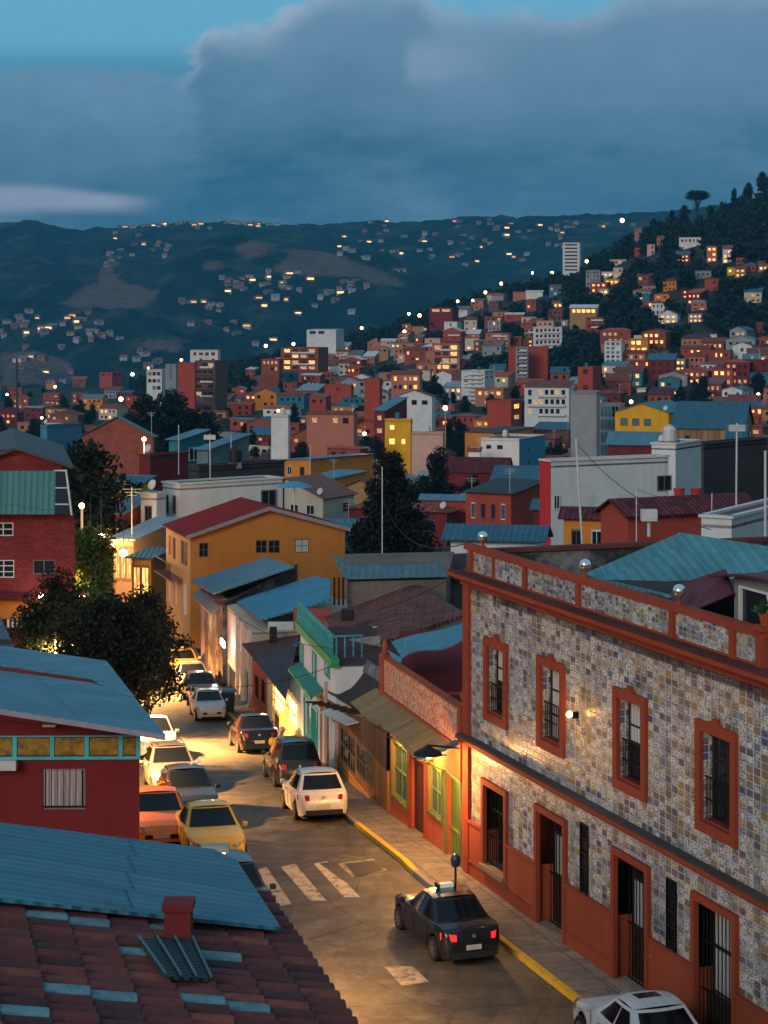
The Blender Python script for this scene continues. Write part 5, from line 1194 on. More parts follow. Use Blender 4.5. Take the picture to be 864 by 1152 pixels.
    if 'rack' in extras:
        for sg in (1,-1): g=MB(); g.tube((sg*.5,yf1-.15,tall+.06),(sg*.5,yr1+.2,tall+.06),.02,5); T.part('roof_rail',g,metal(),local=True)
    if 'sunroof' in extras:
        g=MB(); g.slab([roof(-.45,.15)+V(0,0,.012),roof(.45,.15)+V(0,0,.012),roof(.45,.5)+V(0,0,.012),roof(-.45,.5)+V(0,0,.012)],.01); T.part('sunroof',g,glass((.03,.03,.035)),local=True)
    return T
HD=18.5  # the tiled building's stretch of street
make_car('black taxi sedan with a pale roof sign and red tail lamps on the open road',500,1037,HD,(.008,.010,.013),taxi='lit',lit=True,D=48.9,scale=.94,name='taxi')
make_car('white saloon cut by the frame in front of the tiled building doors',724,1180,HD,(.62,.62,.62),'sedan',D=40.9,extras=('sunroof',))
make_car('white hatchback parked just before the kerb bump with red tail lamp',353,900,12,(.62,.58,.55),'hatch',D=63.9)
make_car('black estate car with pale roof rails, a person leaning at its door',328,875,11,(.012,.014,.014),'wagon',D=71.2,extras=('rack',))
make_car('dark maroon-black saloon parked third along the shop side',285,842,11,(.012,.006,.008),'sedan',D=82.2,lit=False)
make_car('silver saloon facing the camera beside the blue wheelie bin',234,805,191,(.50,.44,.40),'sedan',D=94,scale=.9)
make_car('dark bronze car tucked directly behind the silver saloon',226,785,191,(.05,.035,.025),'hatch',D=99.8)
make_car('blue-grey car with a pale bonnet two behind the silver saloon',216,772,191,(.16,.17,.20),'sedan',D=105.5)
make_car('yellow taxi farthest up the street under the tree edge',205,752,192,(.75,.36,.02),'sedan',taxi=True,D=113,name='taxi')
make_car('cream-white car half hidden by the blue roof corner on the far side',173,836,192,(.55,.52,.47),'hatch',D=79.8)
make_car('silver-grey hatchback facing the camera behind the orange taxi',192,890,192,(.2,.18,.17),'hatch',D=69.4,extras=('rack',))
make_car('bright yellow taxi facing the camera beside the orange car',236,955,193,(.85,.44,.006),'sedan',D=57.2,name='taxi')
make_car('orange taxi parked on the pavement edge next to the red wall',177,925,190,(.85,.21,.004),'sedan',D=59.6,name='taxi')
make_car('dark car with a reflective roof squeezed between the grey hatchback and yellow taxi',211,918,193,(.014,.014,.016),'hatch',D=63.4)
make_car('dark grey car at the kerb cut off by the blue sheet roof',262,1003,197,(.03,.03,.03),'hatch',D=50.6)
make_car('dark car on the far bright stretch of street beyond the tree',148,655,195,(.012,.012,.016),'hatch',D=150)
make_car('small red car in front of the lamp-lit trees',92,640,190,(.35,.02,.03),'hatch',D=140)

# ================================================================ PEOPLE
def skin_mesh(name, joints, edges, parent, mat, sub=2):
    me=bpy.data.meshes.new(name); me.from_pydata([j[0] for j in joints],edges,[]); ob=bpy.data.objects.new(name,me); C.objects.link(ob); ob.parent=parent
    m=ob.modifiers.new('Skin','SKIN'); m.use_smooth_shade=True
    if not me.skin_vertices: 
        print('no skin layer'); return ob
    for sv,j in zip(me.skin_vertices[0].data,joints): sv.radius=(j[1],j[1] if len(j)<3 else j[2])
    me.skin_vertices[0].data[0].use_root=True
    s=ob.modifiers.new('Sub','SUBSURF'); s.levels=sub; s.render_levels=sub; me.materials.append(mat); return ob
def person(label, loc, heading, top, legs, hat, lean=.0, armup=True, pack=None):
    o=bpy.data.objects.new('person',None); C.objects.link(o); o.location=loc; o.rotation_euler=(0,0,R(heading)); tag(o,label,'person')
    sk=plain((.30,.16,.10),.6); l=lean
    hip=V(0,0,.92); ch=V(0,.22*l,1.28); nk=V(0,.34*l,1.48); hd=V(0,.42*l,1.62)
    j=[(hip,.12),(ch,.13),(nk,.05),(hd-V(0,0,.02),.075),(hd+V(0,.01,.10),.085)]; e=[(0,1),(1,2),(2,3),(3,4)]
    def chain(st,pts):
        prev=st
        for p,r in pts: j.append((V(*p) if not isinstance(p,Vector) else p,r)); e.append((prev,len(j)-1)); prev=len(j)-1
    for sg in (1,-1):
        chain(0,[((sg*.10,0,.86),.085),((sg*.12,.06,.48),.058),((sg*.12,-.02,.09),.04),((sg*.13,.10,.04),.035)])
        if armup: A=[(V(sg*.19,.26*l,1.40),.05),(V(sg*.26,.26*l+.22,1.28),.04),(V(sg*.2,.26*l+.45,1.36),.032)]
        else: A=[(V(sg*.19,.26*l,1.40),.05),(V(sg*.24,.26*l,1.12),.04),(V(sg*.24,.26*l+.12,.88),.032)]
        chain(1,A); h=A[-1][0]
        for k in range(4): j.append((h+V(-.02+.016*k,.085-.008*abs(k-1.5),-.012),.009)); e.append((len(j)-1,len(j)-1)) if False else e.append((_hand(j,h),len(j)-1))
        j.append((h+V(-sg*.035,.045,.01),.01)); e.append((_hand(j,h),len(j)-1))
    b=skin_mesh('body',j,e,o,sk)
    # clothes a little larger than the body
    jj=[(hip+V(0,0,.02),.145),(ch,.155),(nk-V(0,0,.06),.075)]; ee=[(0,1),(1,2)]
    for sg in (1,-1):
        st=1
        for p,r in ((V(sg*.19,.26*l,1.40),.068),(V(sg*.255,.26*l+(.2 if armup else 0),1.29 if armup else 1.13),.055),(V(sg*.21,.26*l+(.38 if armup else .1),1.34 if armup else .93),.045)):
            jj.append((p,r)); ee.append((st,len(jj)-1)); st=len(jj)-1
    skin_mesh('jacket',jj,ee,o,plain(top,.8))
    jj=[(hip,.14)]; ee=[]
    for sg in (1,-1):
        st=0
        for p,r in ((V(sg*.10,0,.84),.10),(V(sg*.12,.06,.48),.072),(V(sg*.12,-.02,.13),.055)): jj.append((p,r)); ee.append((st,len(jj)-1)); st=len(jj)-1
    skin_mesh('trousers',jj,ee,o,plain(legs,.85))
    for sg in (1,-1): m=MB(); m.ball((sg*.125,.05,.055),.075,8,sz=.7); s_=m.build('shoe',plain((.02,.02,.02)),o); s_.scale=(1,1.5,1); s_.location=(0,-.03,0)
    c=hd+V(0,.0,.11); m=MB(); m.lathe(c,[(.112,-.02),(.112,.03),(.09,.09),(.04,.12),(.001,.125)],14); m.box(-.07,.07,c.y+.08,c.y+.19,c.z-.02,c.z-.005); m.build('cap',plain(hat,.7),o,smooth=False)
    m=MB()
    for sg in (1,-1): m.ball(hd+V(sg*.032,.082,.045),.012,6)
    m.build('eye',plain((.02,.02,.02),.3),o); m=MB(); m.add([hd+V(-.014,.08,.0),hd+V(.014,.08,.0),hd+V(0,.115,.0),hd+V(0,.08,.05)],[(0,1,2),(1,3,2),(3,0,2)]); m.build('nose',sk,o)
    m=MB(); m.tube(hd+V(-.022,.087,-.03),hd+V(.022,.087,-.03),.006,5); m.build('mouth',plain((.2,.05,.05)),o)
    for sg in (1,-1): m=MB(); m.ball(hd+V(sg*.088,.0,.04),.02,6,sz=1.5); m.build('ear',sk,o)
    if pack: m=MB(); m.ball((0,ch.y-.22,ch.z+.02),.15,12,sz=1.15); m.build('backpack',plain(pack,.6),o,smooth=True)
    return o
def _hand(j,h):
    for i,q in enumerate(j):
        if (q[0]-h).length<1e-6: return i
p=at(308,HY,72.3); person('person in dark trousers with a round yellow backpack leaning on the black estate car',(p.x,p.y,ground_z(p.x,p.y)+.02),-75,(.55,.30,.03),(.015,.014,.018),(.6,.45,.38),.75,True,(.75,.38,.02))
p=at(191,HY,61.2); person('person in an orange top and white cap between the orange and yellow taxis',(p.x,p.y,ground_z(p.x,p.y)+.02),60,(.6,.2,.03),(.02,.02,.03),(.6,.62,.6),.6,True)
# bins and small street things
g=ground_at(257,808); g=V((257-CX)*95/FL,95,ground_z(0,95)+.15); T=Thing('wheelie_bin','dark blue wheelie bin on the pavement beside the silver saloon','bin',g); mb=MB(); mb.add([g+V(*q) for q in ((-.25,-.25,.05),(.25,-.25,.05),(.25,.25,.05),(-.25,.25,.05),(-.33,-.33,.95),(.33,-.33,.95),(.33,.33,.95),(-.33,.33,.95))],[(3,2,1,0),(4,5,6,7),(0,1,5,4),(1,2,6,5),(2,3,7,6),(3,0,4,7)]); T.part('bin_body',mb,plain((.015,.05,.09),.4)); mb=MB(); mb.hexa([g+V(*q) for q in ((-.36,-.36,.96),(.36,-.36,.96),(.36,.36,.96),(-.36,.36,.96),(-.3,-.3,1.05),(.3,-.3,1.05),(.3,.3,1.12),(-.3,.3,1.12))]); T.part('lid',mb,plain((.02,.06,.10),.35))
for sx in (-.22,.22): mb=MB(); mb.tube(g+V(sx-.03,.28,.08),g+V(sx+.03,.28,.08),.09,10); T.part('wheel',mb,rubber())
D=53.6; q=V((512.5-CX)*D/FL,D,.15); T=Thing('litter_bin','small dark blue litter bin on the pavement behind the black taxi','bin',q); mb=MB(); mb.tube(q,q+V(0,0,.5),.03,8); T.part('post',mb,IRON); mb=MB(); mb.lathe(q+V(0,0,.45),[(.10,0),(.13,.06),(.14,.2),(.12,.28),(.06,.34),(.01,.35)],14); T.part('bin_body',mb,plain((.01,.03,.09),.35),smooth=True)
# ================================================================ THE TOWN BELOW AND THE HILLSIDE
ROOFS_DONE=[]
RECTS=[]   # photo rectangles of what has been placed: x0,y0,x1,y1,distance,hero
def overlap(a,b):
    w=min(a[2],b[2])-max(a[0],b[0]); h=min(a[3],b[3])-max(a[1],b[1]); return w*h if w>0 and h>0 else 0
for q in ((0,500,85,690,98),(187,565,388,690,127),(214,627,372,720,100),(375,624,530,730,80),(525,600,864,1152,45),(0,725,185,960,46)): RECTS.append(q+(True,q[3]))
_win={}
def winmesh(kind, simple):
    k=(kind,simple)
    if k in _win: return _win[k]
    mats={'dark':glass((.01,.013,.018)),'white':glass((.01,.013,.018)),'lit':litroom((1,.40,.10),1.9),'dim':litroom((1,.55,.25),.55),'bright':litroom((1,.46,.11),2.8),'blue':plain((.05,.12,.17),.3)}
    fm={'white':plain((.55,.56,.56)),'lit':plain((.2,.1,.05)),'bright':plain((.2,.1,.05)),'dim':plain((.2,.12,.1))}.get(kind,plain((.10,.10,.10)))
    mb=MB()
    if simple: mb.box(-.5,.5,-.02,.03,-.5,.5,1)
    else:
        mb.face([(-.5,-.01,-.5),(.5,-.01,-.5),(.5,-.01,.5),(-.5,-.01,.5)],1)
        for a in ((-.5,-.43,-.5,.5),(.43,.5,-.5,.5),(-.03,.03,-.43,.43)): mb.box(a[0],a[1],-.06,.01,a[2],a[3],0)
        mb.box(-.43,.43,-.06,.01,.43,.5,0); mb.box(-.43,.43,-.06,.01,-.5,-.43,0)
    o=mb.build('window',[fm,mats[kind]]); me=o.data; bpy.data.objects.remove(o); _win[k]=me; return me
def add_windows(T,f,s0,s1,z0,z1,cols,rows,kinds,rnd,simple=False,fw=.5,fh=.5,name='window'):
    for i in range(cols):
        for j in range(rows):
            k=rnd.choice(kinds)
            if k is None or (simple and rnd.random()<.1): continue
            s=s0+(s1-s0)*(i+.5)/cols; z=z0+(z1-z0)*(j+.5)/rows; w=(s1-s0)/cols*fw*(rnd.uniform(.65,1.15) if simple and rows<3 else 1); h=(z1-z0)/rows*fh*(rnd.uniform(.7,1.1) if simple and rows<3 else 1)
            o=bpy.data.objects.new(name,winmesh(k,simple)); C.objects.link(o); o.parent=T.o; p=f(s,z,.02); o.location=p-T.loc; o.rotation_euler=(0,0,math.atan2(f.u.y,f.u.x)); o.scale=(w,1,h)
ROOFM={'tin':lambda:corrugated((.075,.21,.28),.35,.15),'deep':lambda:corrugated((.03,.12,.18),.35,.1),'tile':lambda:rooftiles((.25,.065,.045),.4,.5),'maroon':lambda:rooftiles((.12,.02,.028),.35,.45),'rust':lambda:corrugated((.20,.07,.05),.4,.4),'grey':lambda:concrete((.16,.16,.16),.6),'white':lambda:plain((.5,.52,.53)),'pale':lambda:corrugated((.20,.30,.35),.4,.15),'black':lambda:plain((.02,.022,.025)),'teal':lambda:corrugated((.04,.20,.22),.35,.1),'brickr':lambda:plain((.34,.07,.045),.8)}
def bldg(label,x0,xc,x1,yt,D=None,yb=None,yaw=22,wall='red',roof='flat',rm='grey',win=None,rwin=None,rise=.28,base=None,name='house',cat='house',group=None,over=.35,maxd=16,seed=None,hero=True,wallm=None,down=3.5,parapet=True,vb=None):
    if D is None: D=ground_at((x0+x1)/2,yb).y
    if D>500:
        g_=ground_at((x0+x1)/2,vb if vb else (yb if yb else yt+26)); D=min(D,g_.y)
    if yb is None: yb=HY+(CH-ground_z((xc-CX)*D/FL,D))*FL/D
    c=at(xc,HY,D); th=R(yaw); ul=Vector((-math.cos(th),math.sin(th))); ur=Vector((math.sin(th),math.cos(th)))
    def ln(u,x):
        k=(x-CX)/FL; d=(u.x-k*u.y); return (k*c.y-c.x)/d if abs(d)>1e-6 else 6
    a=ln(ul,x0); b=ln(ur,x1) if x1>xc+.5 else 7
    a=max(1.5,a); b=min(maxd,max(1.5,b)) if b>0 else maxd
    c2=Vector((c.x,c.y)); P=[c2+ul*a,c2,c2+ur*b,c2+ul*a+ur*b]
    zt=CH-(yt-HY)*D/FL; zg=min(ground_z(p.x,p.y) for p in P)-down
    cols={'red':(.33,.055,.034),'brick':(.27,.07,.045),'white':(.56,.58,.58),'orange':(.55,.20,.03),'yellow':(.65,.34,.02),'salmon':(.40,.15,.10),'pink':(.52,.32,.26),'teal':(.03,.16,.21),'grey':(.24,.26,.28),'tan':(.33,.19,.09),'maroon':(.15,.022,.025),'cream':(.5,.44,.34),'dark':(.05,.045,.045),'brown':(.15,.075,.05),'blue':(.05,.20,.32)}
    wm=wallm or (brick(cols[wall],.8) if wall in('brick',) else stucco(cols[wall],.5))
    if name=='house':
        for wd,nm,ct in (('apartment','apartment_block','apartment block'),('tower block','tower_block','tower block'),(' tower','tower_block','tower block'),('office','office_block','office block'),('shed','shed','shed'),('hall ','hall','hall'),('building','town_building','building'),(' block','town_building','building'),('stall','market_stall','stall'),('shop','shop','shop'),('canopy','canopy','canopy'),('roof ','roofed_shed','shed')):
            if wd in label and not label.startswith(('low ','tall ','two-storey ','red house','brick house','white house','orange house')) and hero: name,cat=nm,ct; break
    T=Thing(name,label,cat,(c.x,c.y,zg+down),group=group); rnd=random.Random(seed if seed is not None else hash((round(x0),round(yt)))&0xffff)
    q=lambda p,z:V(p.x,p.y,z); mb=MB(); 
    for i in range(4): mb.face([q(P[i],zg),q(P[(i+1)%4],zg),q(P[(i+1)%4],zt),q(P[i],zt)])
    W=a if 'f' not in roof else a; r=None; R_=ROOFM[rm](); rb=MB(); n0=(ul*-1); o=over
    E=[P[0]+ul*o-ur*o,P[1]-ul*o-ur*o,P[2]-ul*o+ur*o,P[3]+ul*o+ur*o]
    if roof=='flat':
        ins=.0; rb.slab([q(p,zt-(.35 if parapet else 0)) for p in P],.15)
        if parapet:
            cp=MB(); 
            for i in range(4):
                u=(P[(i+1)%4]-P[i]).normalized(); n=Vector((u.y,-u.x)); s0=P[i]-u*.1; s1=P[(i+1)%4]+u*.1
                cp.hexa([q(s0+n*.12,zt-.02),q(s1+n*.12,zt-.02),q(s1-n*.2,zt-.02),q(s0-n*.2,zt-.02),q(s0+n*.12,zt+.12),q(s1+n*.12,zt+.12),q(s1-n*.2,zt+.12),q(s0-n*.2,zt+.12)])
            T.part('parapet',cp,wm)
    elif roof=='gable':      # gable end towards the left-facing wall
        h=rise*a*.5; m0=(P[0]+P[1])/2; m1=(P[2]+P[3])/2; mb.face([q(P[0],zt),q(P[1],zt),q(m0,zt+h)]); mb.face([q(P[2],zt),q(P[3],zt),q(m1,zt+h)])
        e0=(E[0]+E[1])/2; e1=(E[2]+E[3])/2; dz=h*o/(a*.5); up=.06
        rb.slab([q(E[0],zt-dz+up),q(e0,zt+h+up),q(e1,zt+h+up),q(E[3],zt-dz+up)],.1); rb.slab([q(E[1],zt-dz+up),q(e0,zt+h+up),q(e1,zt+h+up),q(E[2],zt-dz+up)],.1)
    elif roof=='side':       # ridge parallel to the left-facing wall
        h=rise*b*.5; m0=(P[0]+P[3])/2; m1=(P[1]+P[2])/2; mb.face([q(P[1],zt),q(P[2],zt),q(m1,zt+h)]); mb.face([q(P[3],zt),q(P[0],zt),q(m0,zt+h)])
        e0=(E[0]+E[3])/2; e1=(E[1]+E[2])/2; dz=h*o/(b*.5); up=.06
        rb.slab([q(E[0],zt-dz+up),q(E[1],zt-dz+up),q(e1,zt+h+up),q(e0,zt+h+up)],.1); rb.slab([q(E[3],zt-dz+up),q(E[2],zt-dz+up),q(e1,zt+h+up),q(e0,zt+h+up)],.1)
    elif roof=='shed':       # rises to the back
        h=rise*b*.6; mb.face([q(P[1],zt),q(P[2],zt),q(P[2],zt+h)]); mb.face([q(P[3],zt),q(P[0],zt),q(P[3],zt+h)]); mb.face([q(P[3],zt),q(P[2],zt),q(P[2],zt+h),q(P[3],zt+h)]); rb.slab([q(E[0],zt+.06),q(E[1],zt+.06),q(E[2],zt+h+.06),q(E[3],zt+h+.06)],.1)
    elif roof=='shedr':      # rises towards the near corner side
        h=rise*a*.6; mb.face([q(P[0],zt),q(P[1],zt),q(P[1],zt+h)]); mb.face([q(P[1],zt),q(P[2],zt),q(P[2],zt+h),q(P[1],zt+h)]); mb.face([q(P[2],zt),q(P[3],zt),q(P[2],zt+h)]); rb.slab([q(E[0],zt+.06),q(E[1],zt+h+.06),q(E[2],zt+h+.06),q(E[3],zt+.06)],.1)
    elif roof=='hip':
        h=rise*min(a,b)*.5; g=(P[0]+P[1]+P[2]+P[3])/4; L_=(a-b)/2 if a>b else 0; d=ul*max(0,L_); g0,g1=g+d,g-d; up=.05
        for tri in ([E[0],E[1],g1,g0],[E[1],E[2],g1],[E[2],E[3],g0,g1],[E[3],E[0],g0]):
            rb.slab([q(p,(zt-.1 if p in E else zt+h)+up) for p in tri],.08)
    T.part('wall',mb,wm); T.part('roof',rb,R_)
    fl=Facade(tuple(P[0]),tuple(P[1])); fr=Facade(tuple(P[1]),tuple(P[2])); simple=D>330
    for w,f,L in ((win,fl,a),(rwin,fr,b)):
        if not w: continue
        cols_,rows_,kinds=w[:3]; fw,fh=(w[3],w[4]) if len(w)>4 else (.5,.5); z0=w[5] if len(w)>5 else max(zg+down, CH-(yb-HY)*D/FL); z1=zt-.2
        if not (z1-z0>1.2): z0=z1-2.6*rows_
        if (z1-z0)/rows_>3.4 and len(w)<6: z0=z1-3.1*rows_
        add_windows(T,f,L*.06,L*.94,z0,z1,cols_,rows_,kinds,rnd,simple,fw,fh)
    if win and win[1]>=3 and D>330 and ('apartment' in label or 'balcon' in label or 'galler' in label):
        rows_=win[1]; z0=zt-.2-3.1*rows_; z0=max(z0,zg+1) if len(win)<6 else z0
        hgt=(zt-.2-max(z0, CH-(yb-HY)*D/FL))/rows_
        for j in range(rows_):
            bz=zt-.2-hgt*(j+1)+.1; bb=MB(); i0=.08 if j%2 else .3; fl.box(bb,a*i0,a*.92,bz,bz+.18,.02,.9); fl.box(bb,a*i0,a*.92,bz+.18,bz+.85,.78,.9); T.part('balcony',bb,wm if j%2 else stucco(cols['white'],.5))
    elif win and win[1]>=2 and D>200 and rnd.random()<.6:
        bb=MB(); zz=zt-(zt-max(zg+down,CH-(yb-HY)*D/FL))*.5; fl.box(bb,-.05,a+.05,zz-.12,zz+.12,.0,.18); T.part('floor_band',bb,wm)
    ROOFS_DONE.append((label,roof,P,zt,D,hero,a,b,rise))
    mx=max(abs(0),rise*max(a,b)*.5*FL/D) if roof!='flat' else 0
    xs=[CX+FL*p.x/p.y for p in P]; full=min(yb,yt+(zt-zg-down)*FL/D+2); RECTS.append((min(xs),yt-mx,max(xs),min(full,vb if vb else yt+32) if hero else full,D,hero,full))
    T.P=P; T.zt=zt; T.fl=fl; T.fr=fr; T.a=a; T.b=b
    return T
MIX=['dark','dark','dark','dim',None]; DK=['dark']; WH=['white','white',None]; LT=['lit','lit','dim','dark']; AP=['dark','dark','dim','dark','lit']
# --- middle distance, named one by one
T=bldg('long white block with a small square window behind the orange gable house',183,202,318,545,D=163,yaw=52,wall='white',rm='black',win=(2,2,['dark','dark','white'],.35,.5),rwin=None,maxd=30)
w=T.fr; add_windows(T,w,w.s(293),w.s(311),w.z(w.s(300),572),w.z(w.s(300),550),1,1,['dark'],random.Random(1),False,.95,.9)
bldg('black flat-roofed box on top of the long white block',222,224,320,525,D=172,yaw=48,wall='dark',rm='black',maxd=14,down=2)
bldg('dark red block with aerials beside the long white block',166,169,212,513,D=195,yaw=35,wall='maroon',rm='tin')
bldg('weathered grey-teal shed wall behind the black box roof',232,234,280,506,D=215,yaw=30,wall='grey',rm='tin',roof='shed',wallm=corrugated((.12,.2,.21),.3,.2))
bldg('small teal-roofed cabin with a white air unit on its wall',199,202,233,495,D=225,yaw=30,wall='teal',rm='tin',roof='shed',rwin=(1,1,['white'],.4,.5))
bldg('yellow and peach upper storey under a sagging blue eave by the bright street',118,150,171,550,D=168,yaw=20,wall='yellow',roof='shed',rm='deep',win=(2,1,['dark','dim'],.5,.6),maxd=8,rise=.4)
bldg('bright red house below the yellow upper storey by the lit street',122,137,172,578,D=158,yaw=18,wall='red',roof='shed',rm='pale',win=(2,1,['bright','lit'],.5,.6),maxd=9,rise=.3)
bldg('white-trimmed narrow house between the red house and the long white block',168,176,186,556,D=160,yaw=25,wall='white',rm='grey',win=(1,2,['dark']),maxd=5)
bldg('low stall with pale striped roof sheets along the bright street',128,150,200,607,D=142,yaw=24,wall='tan',roof='shed',rm='pale',win=(3,1,['bright','lit','bright'],.8,.8),maxd=9,rise=.25)
bldg('low shop with a small slate roof just beyond the orange gable house',150,170,190,628,D=136,yaw=20,wall='orange',roof='shed',rm='deep',win=(2,1,['bright','lit'],.8,.8),maxd=6,rise=.2)
bldg('brick gable hall with teal roof beyond the dark trees',92,172,174,490,D=330,yaw=6,wall='brick',roof='gable',rm='teal',rise=.52,over=.5,maxd=34,vb=500)
bldg('bright teal flat-roofed shed left of the brick gable hall',52,53,92,479,D=345,yaw=30,wall='blue',rm='deep',maxd=22)
bldg('upper of the two orange houses with slate-blue roofs and white end wall',317,349,420,519,D=330,yaw=38,wall='orange',roof='shedr',rm='tin',win=(2,2,['white',None,'dark'],.35,.5),maxd=20,rise=.1,vb=545)
bldg('lower of the two orange houses with slate-blue roofs',346,376,412,538,D=290,yaw=36,wall='orange',roof='shed',rm='tin',win=(2,1,['white','dark'],.3,.45),maxd=14,rise=.12,vb=566)
bldg('wide teal roof between the orange gable house and the conifer',340,395,400,592,D=190,yaw=10,wall='teal',roof='side',rm='tin',rise=.5,maxd=12)
bldg('bright yellow building with a glowing window beside pink walls',433,462,464,472,D=430,yaw=10,wall='yellow',win=(2,2,['dark','bright',None],.4,.4),rm='brickr',maxd=9,vb=503)
bldg('pink low building attached to the bright yellow one',463,498,500,487,D=425,yaw=8,wall='pink',win=None,rm='brickr',maxd=9,vb=503)
bldg('dark red block with a pale stripe and terrace behind the yellow one',421,433,462,462,D=470,yaw=20,wall='maroon',rm='tin',roof='shed',win=(1,2,['dim'],.6,.5))
bldg('tall red block with a flat top above the white and blue building',548,575,587,451,D=560,yaw=20,wall='red',rwin=(1,3,['dim','lit'],.5,.4),rm='grey',vb=480)
bldg('orange-yellow house with dark roof behind the white and blue building',523,556,600,487,D=450,yaw=35,wall='orange',roof='shed',rm='black',rise=.05,rwin=(3,1,['dark'],.8,.6),maxd=20)
T=bldg('white and blue three-storey building with paired dark windows',541,584,613,494,D=400,yaw=24,wall='white',win=(3,2,[None,'dark'],.45,.3),rm='grey',down=5,vb=540)
f=T.fr; mb=MB(); f.box(mb,.0,T.b,T.zt-14,T.zt+.13,.01,.06); T.part('blue_side_wall',mb,stucco((.035,.22,.34),.3))
for yy in (.28,.55):
    mb=MB(); p=f(T.b*.35,T.zt-9*yy,.1); mb.tube(p,p+V(f.n.x,f.n.y,0)*.05,.45,12); T.part('round_window',mb,glass())
bldg('small white cube annex left of the white and blue building',527,540,541,508,D=396,yaw=10,wall='white',rm='tile',roof='shed',rise=.9,maxd=6)
bldg('long maroon barrel-roofed hall in front of the white and blue building',488,570,576,531,D=330,yaw=12,wall='maroon',roof='side',rm='maroon',rise=.7,maxd=10,vb=545)
bldg('teal sheet roof beside the conifer with a small red gable',474,533,536,562,D=235,yaw=14,wall='red',roof='side',rm='tin',rise=.55,maxd=12)
T=bldg('brick-red house with curtained windows behind the blue canopy roof',524,575,612,556,D=205,yaw=30,wall='red',roof='shed',rm='black',rise=.18,win=(4,2,['white','dark','white'],.4,.5),maxd=12,vb=600)
bldg('broad deep blue roof just behind the tiled building corner',507,606,612,605,D=112,yaw=12,wall='white',roof='side',rm='deep',rise=.45,maxd=9,over=.5)
bldg('small maroon-walled house with bright teal roof beside the brick-red house',600,622,628,572,D=190,yaw=15,wall='maroon',roof='side',rm='deep',rise=.5,maxd=8)
# white block with the red corner
T=bldg('long white block with one bright red corner and a dark square window',610,620,752,519,D=150,yaw=62,wall='white',rm='black',maxd=24)
f=T.fl; mb=MB(); f.box(mb,-.02,T.a*.98,T.zt-12,T.zt+.14,.01,.07); T.part('red_corner',mb,stucco((.42,.025,.03),.3))
f=T.fr; add_windows(T,f,f.s(737),f.s(757),f.z(f.s(745),553),f.z(f.s(745),534),1,1,['dark'],random.Random(1),False,.8,.9); add_windows(T,f,f.s(622),f.s(630),f.z(f.s(625),574),f.z(f.s(625),556),1,1,['white'],random.Random(1),False,.8,.9)
bldg('red and white stair tower rising behind the long white block',733,760,789,500,D=165,yaw=30,wall='white',rm='black',maxd=8)
bldg('black canopy and dark yard wall next to the red and white stair tower',789,792,864,500,D=178,yaw=40,wall='dark',rm='black',maxd=16)
T=bldg('maroon tiled roof house with a red gable and white rooftop tank',676,706,849,578,D=118,yaw=64,wall='red',roof='gable',rm='maroon',rise=.5,maxd=11,over=.4,rwin=None)
bldg('black tiled side wing with a red door below the long white block',634,686,690,582,D=128,yaw=12,wall='orange',roof='side',rm='maroon',rise=.4,maxd=5,win=(2,1,['dark','white'],.5,.6))
mb=MB(); p=at(730,580,112); mb.box(p.x-.45,p.x+.45,p.y-.3,p.y+.3,p.z-.3,p.z+.35); mb.tube(p+V(0,0,-1.2),p,.1,6); single('water_tank','small white tank standing on the maroon tiled roof','tank',mb,plain((.5,.52,.52)))
for x in (764,783): 
    mb=MB(); p=at(x,552,124); mb.lathe(p-V(0,0,1.2),[(.32,0),(.32,1.2),(.36,1.2),(.36,1.35),(.01,1.36)],12); single('red_chimney','left of two round red flues over the maroon ridge' if x==764 else 'second round red flue over the maroon ridge, nearer the pole','chimney',mb,stucco((.4,.03,.03)),group='round red flues on the maroon roof')
bldg('white parapet house at the right frame edge beside the pole',820,823,900,583,D=92,yaw=30,wall='white',rm='brickr',maxd=12)
bldg('red house with deep blue roof at the frame edge beyond the thin pole',833,836,880,521,D=185,yaw=12,wall='red',roof='side',rm='deep',rise=.55,maxd=12)
bldg('bright orange-yellow gable house with teal roof',692,752,781,464,D=330,yaw=26,wall='yellow',roof='gable',rm='teal',rise=.32,win=(4,1,['blue','blue',None],.6,.4),rwin=(2,1,['dark',None],.3,.3),maxd=22,vb=492)
bldg('long tan plank building with a navy blue roof',757,836,885,482,D=300,yaw=16,wall='tan',roof='side',rm='deep',rise=.5,win=(3,1,[None,'dark',None],.22,.4),rwin=(2,1,['white','dark'],.3,.4),maxd=15,wallm=planks((.30,.17,.08),.9,False),vb=493)
bldg('white gable shed between the yellow house and the tan building',748,786,790,470,D=380,yaw=8,wall='white',roof='gable',rm='pale',rise=.5)
bldg('curved blue-grey roof with a red panel below the yellow gable house',684,750,756,500,D=235,yaw=14,wall='maroon',roof='side',rm='tin',rise=.4,maxd=10)
bldg('tall plain grey tower block with a shaded side',642,671,675,441,D=420,yaw=12,wall='grey',rm='grey',maxd=9,down=6,vb=494)
bldg('glass-gridded office block beside the plain grey tower',674,698,700,455,D=440,yaw=10,wall='grey',win=(5,6,['blue','dark','blue'],.78,.78),rm='grey',down=4,vb=500)
bldg('white-framed apartment house with many small windows',590,640,646,436,D=640,yaw=14,wall='white',win=(7,3,['dark','dim','dark'],.6,.6),rm='tile',roof='shed',vb=470)
bldg('narrow brick-red tower with a white box on top',650,667,676,413,D=720,yaw=22,wall='red',win=(1,5,['dark'],.35,.6),rm='white',vb=449)
bldg('tall brick tower split by a grey balcony strip',572,616,617,390,D=800,yaw=8,wall='red',rm='grey',down=8,vb=438)
T=bldg('grey balcony strip tower front of the brick tower',580,594,596,391,D=790,yaw=8,wall='grey',win=(2,12,['dark'],.6,.6),rm='grey',name='stair_tower',cat='tower',maxd=5,down=8,vb=438)
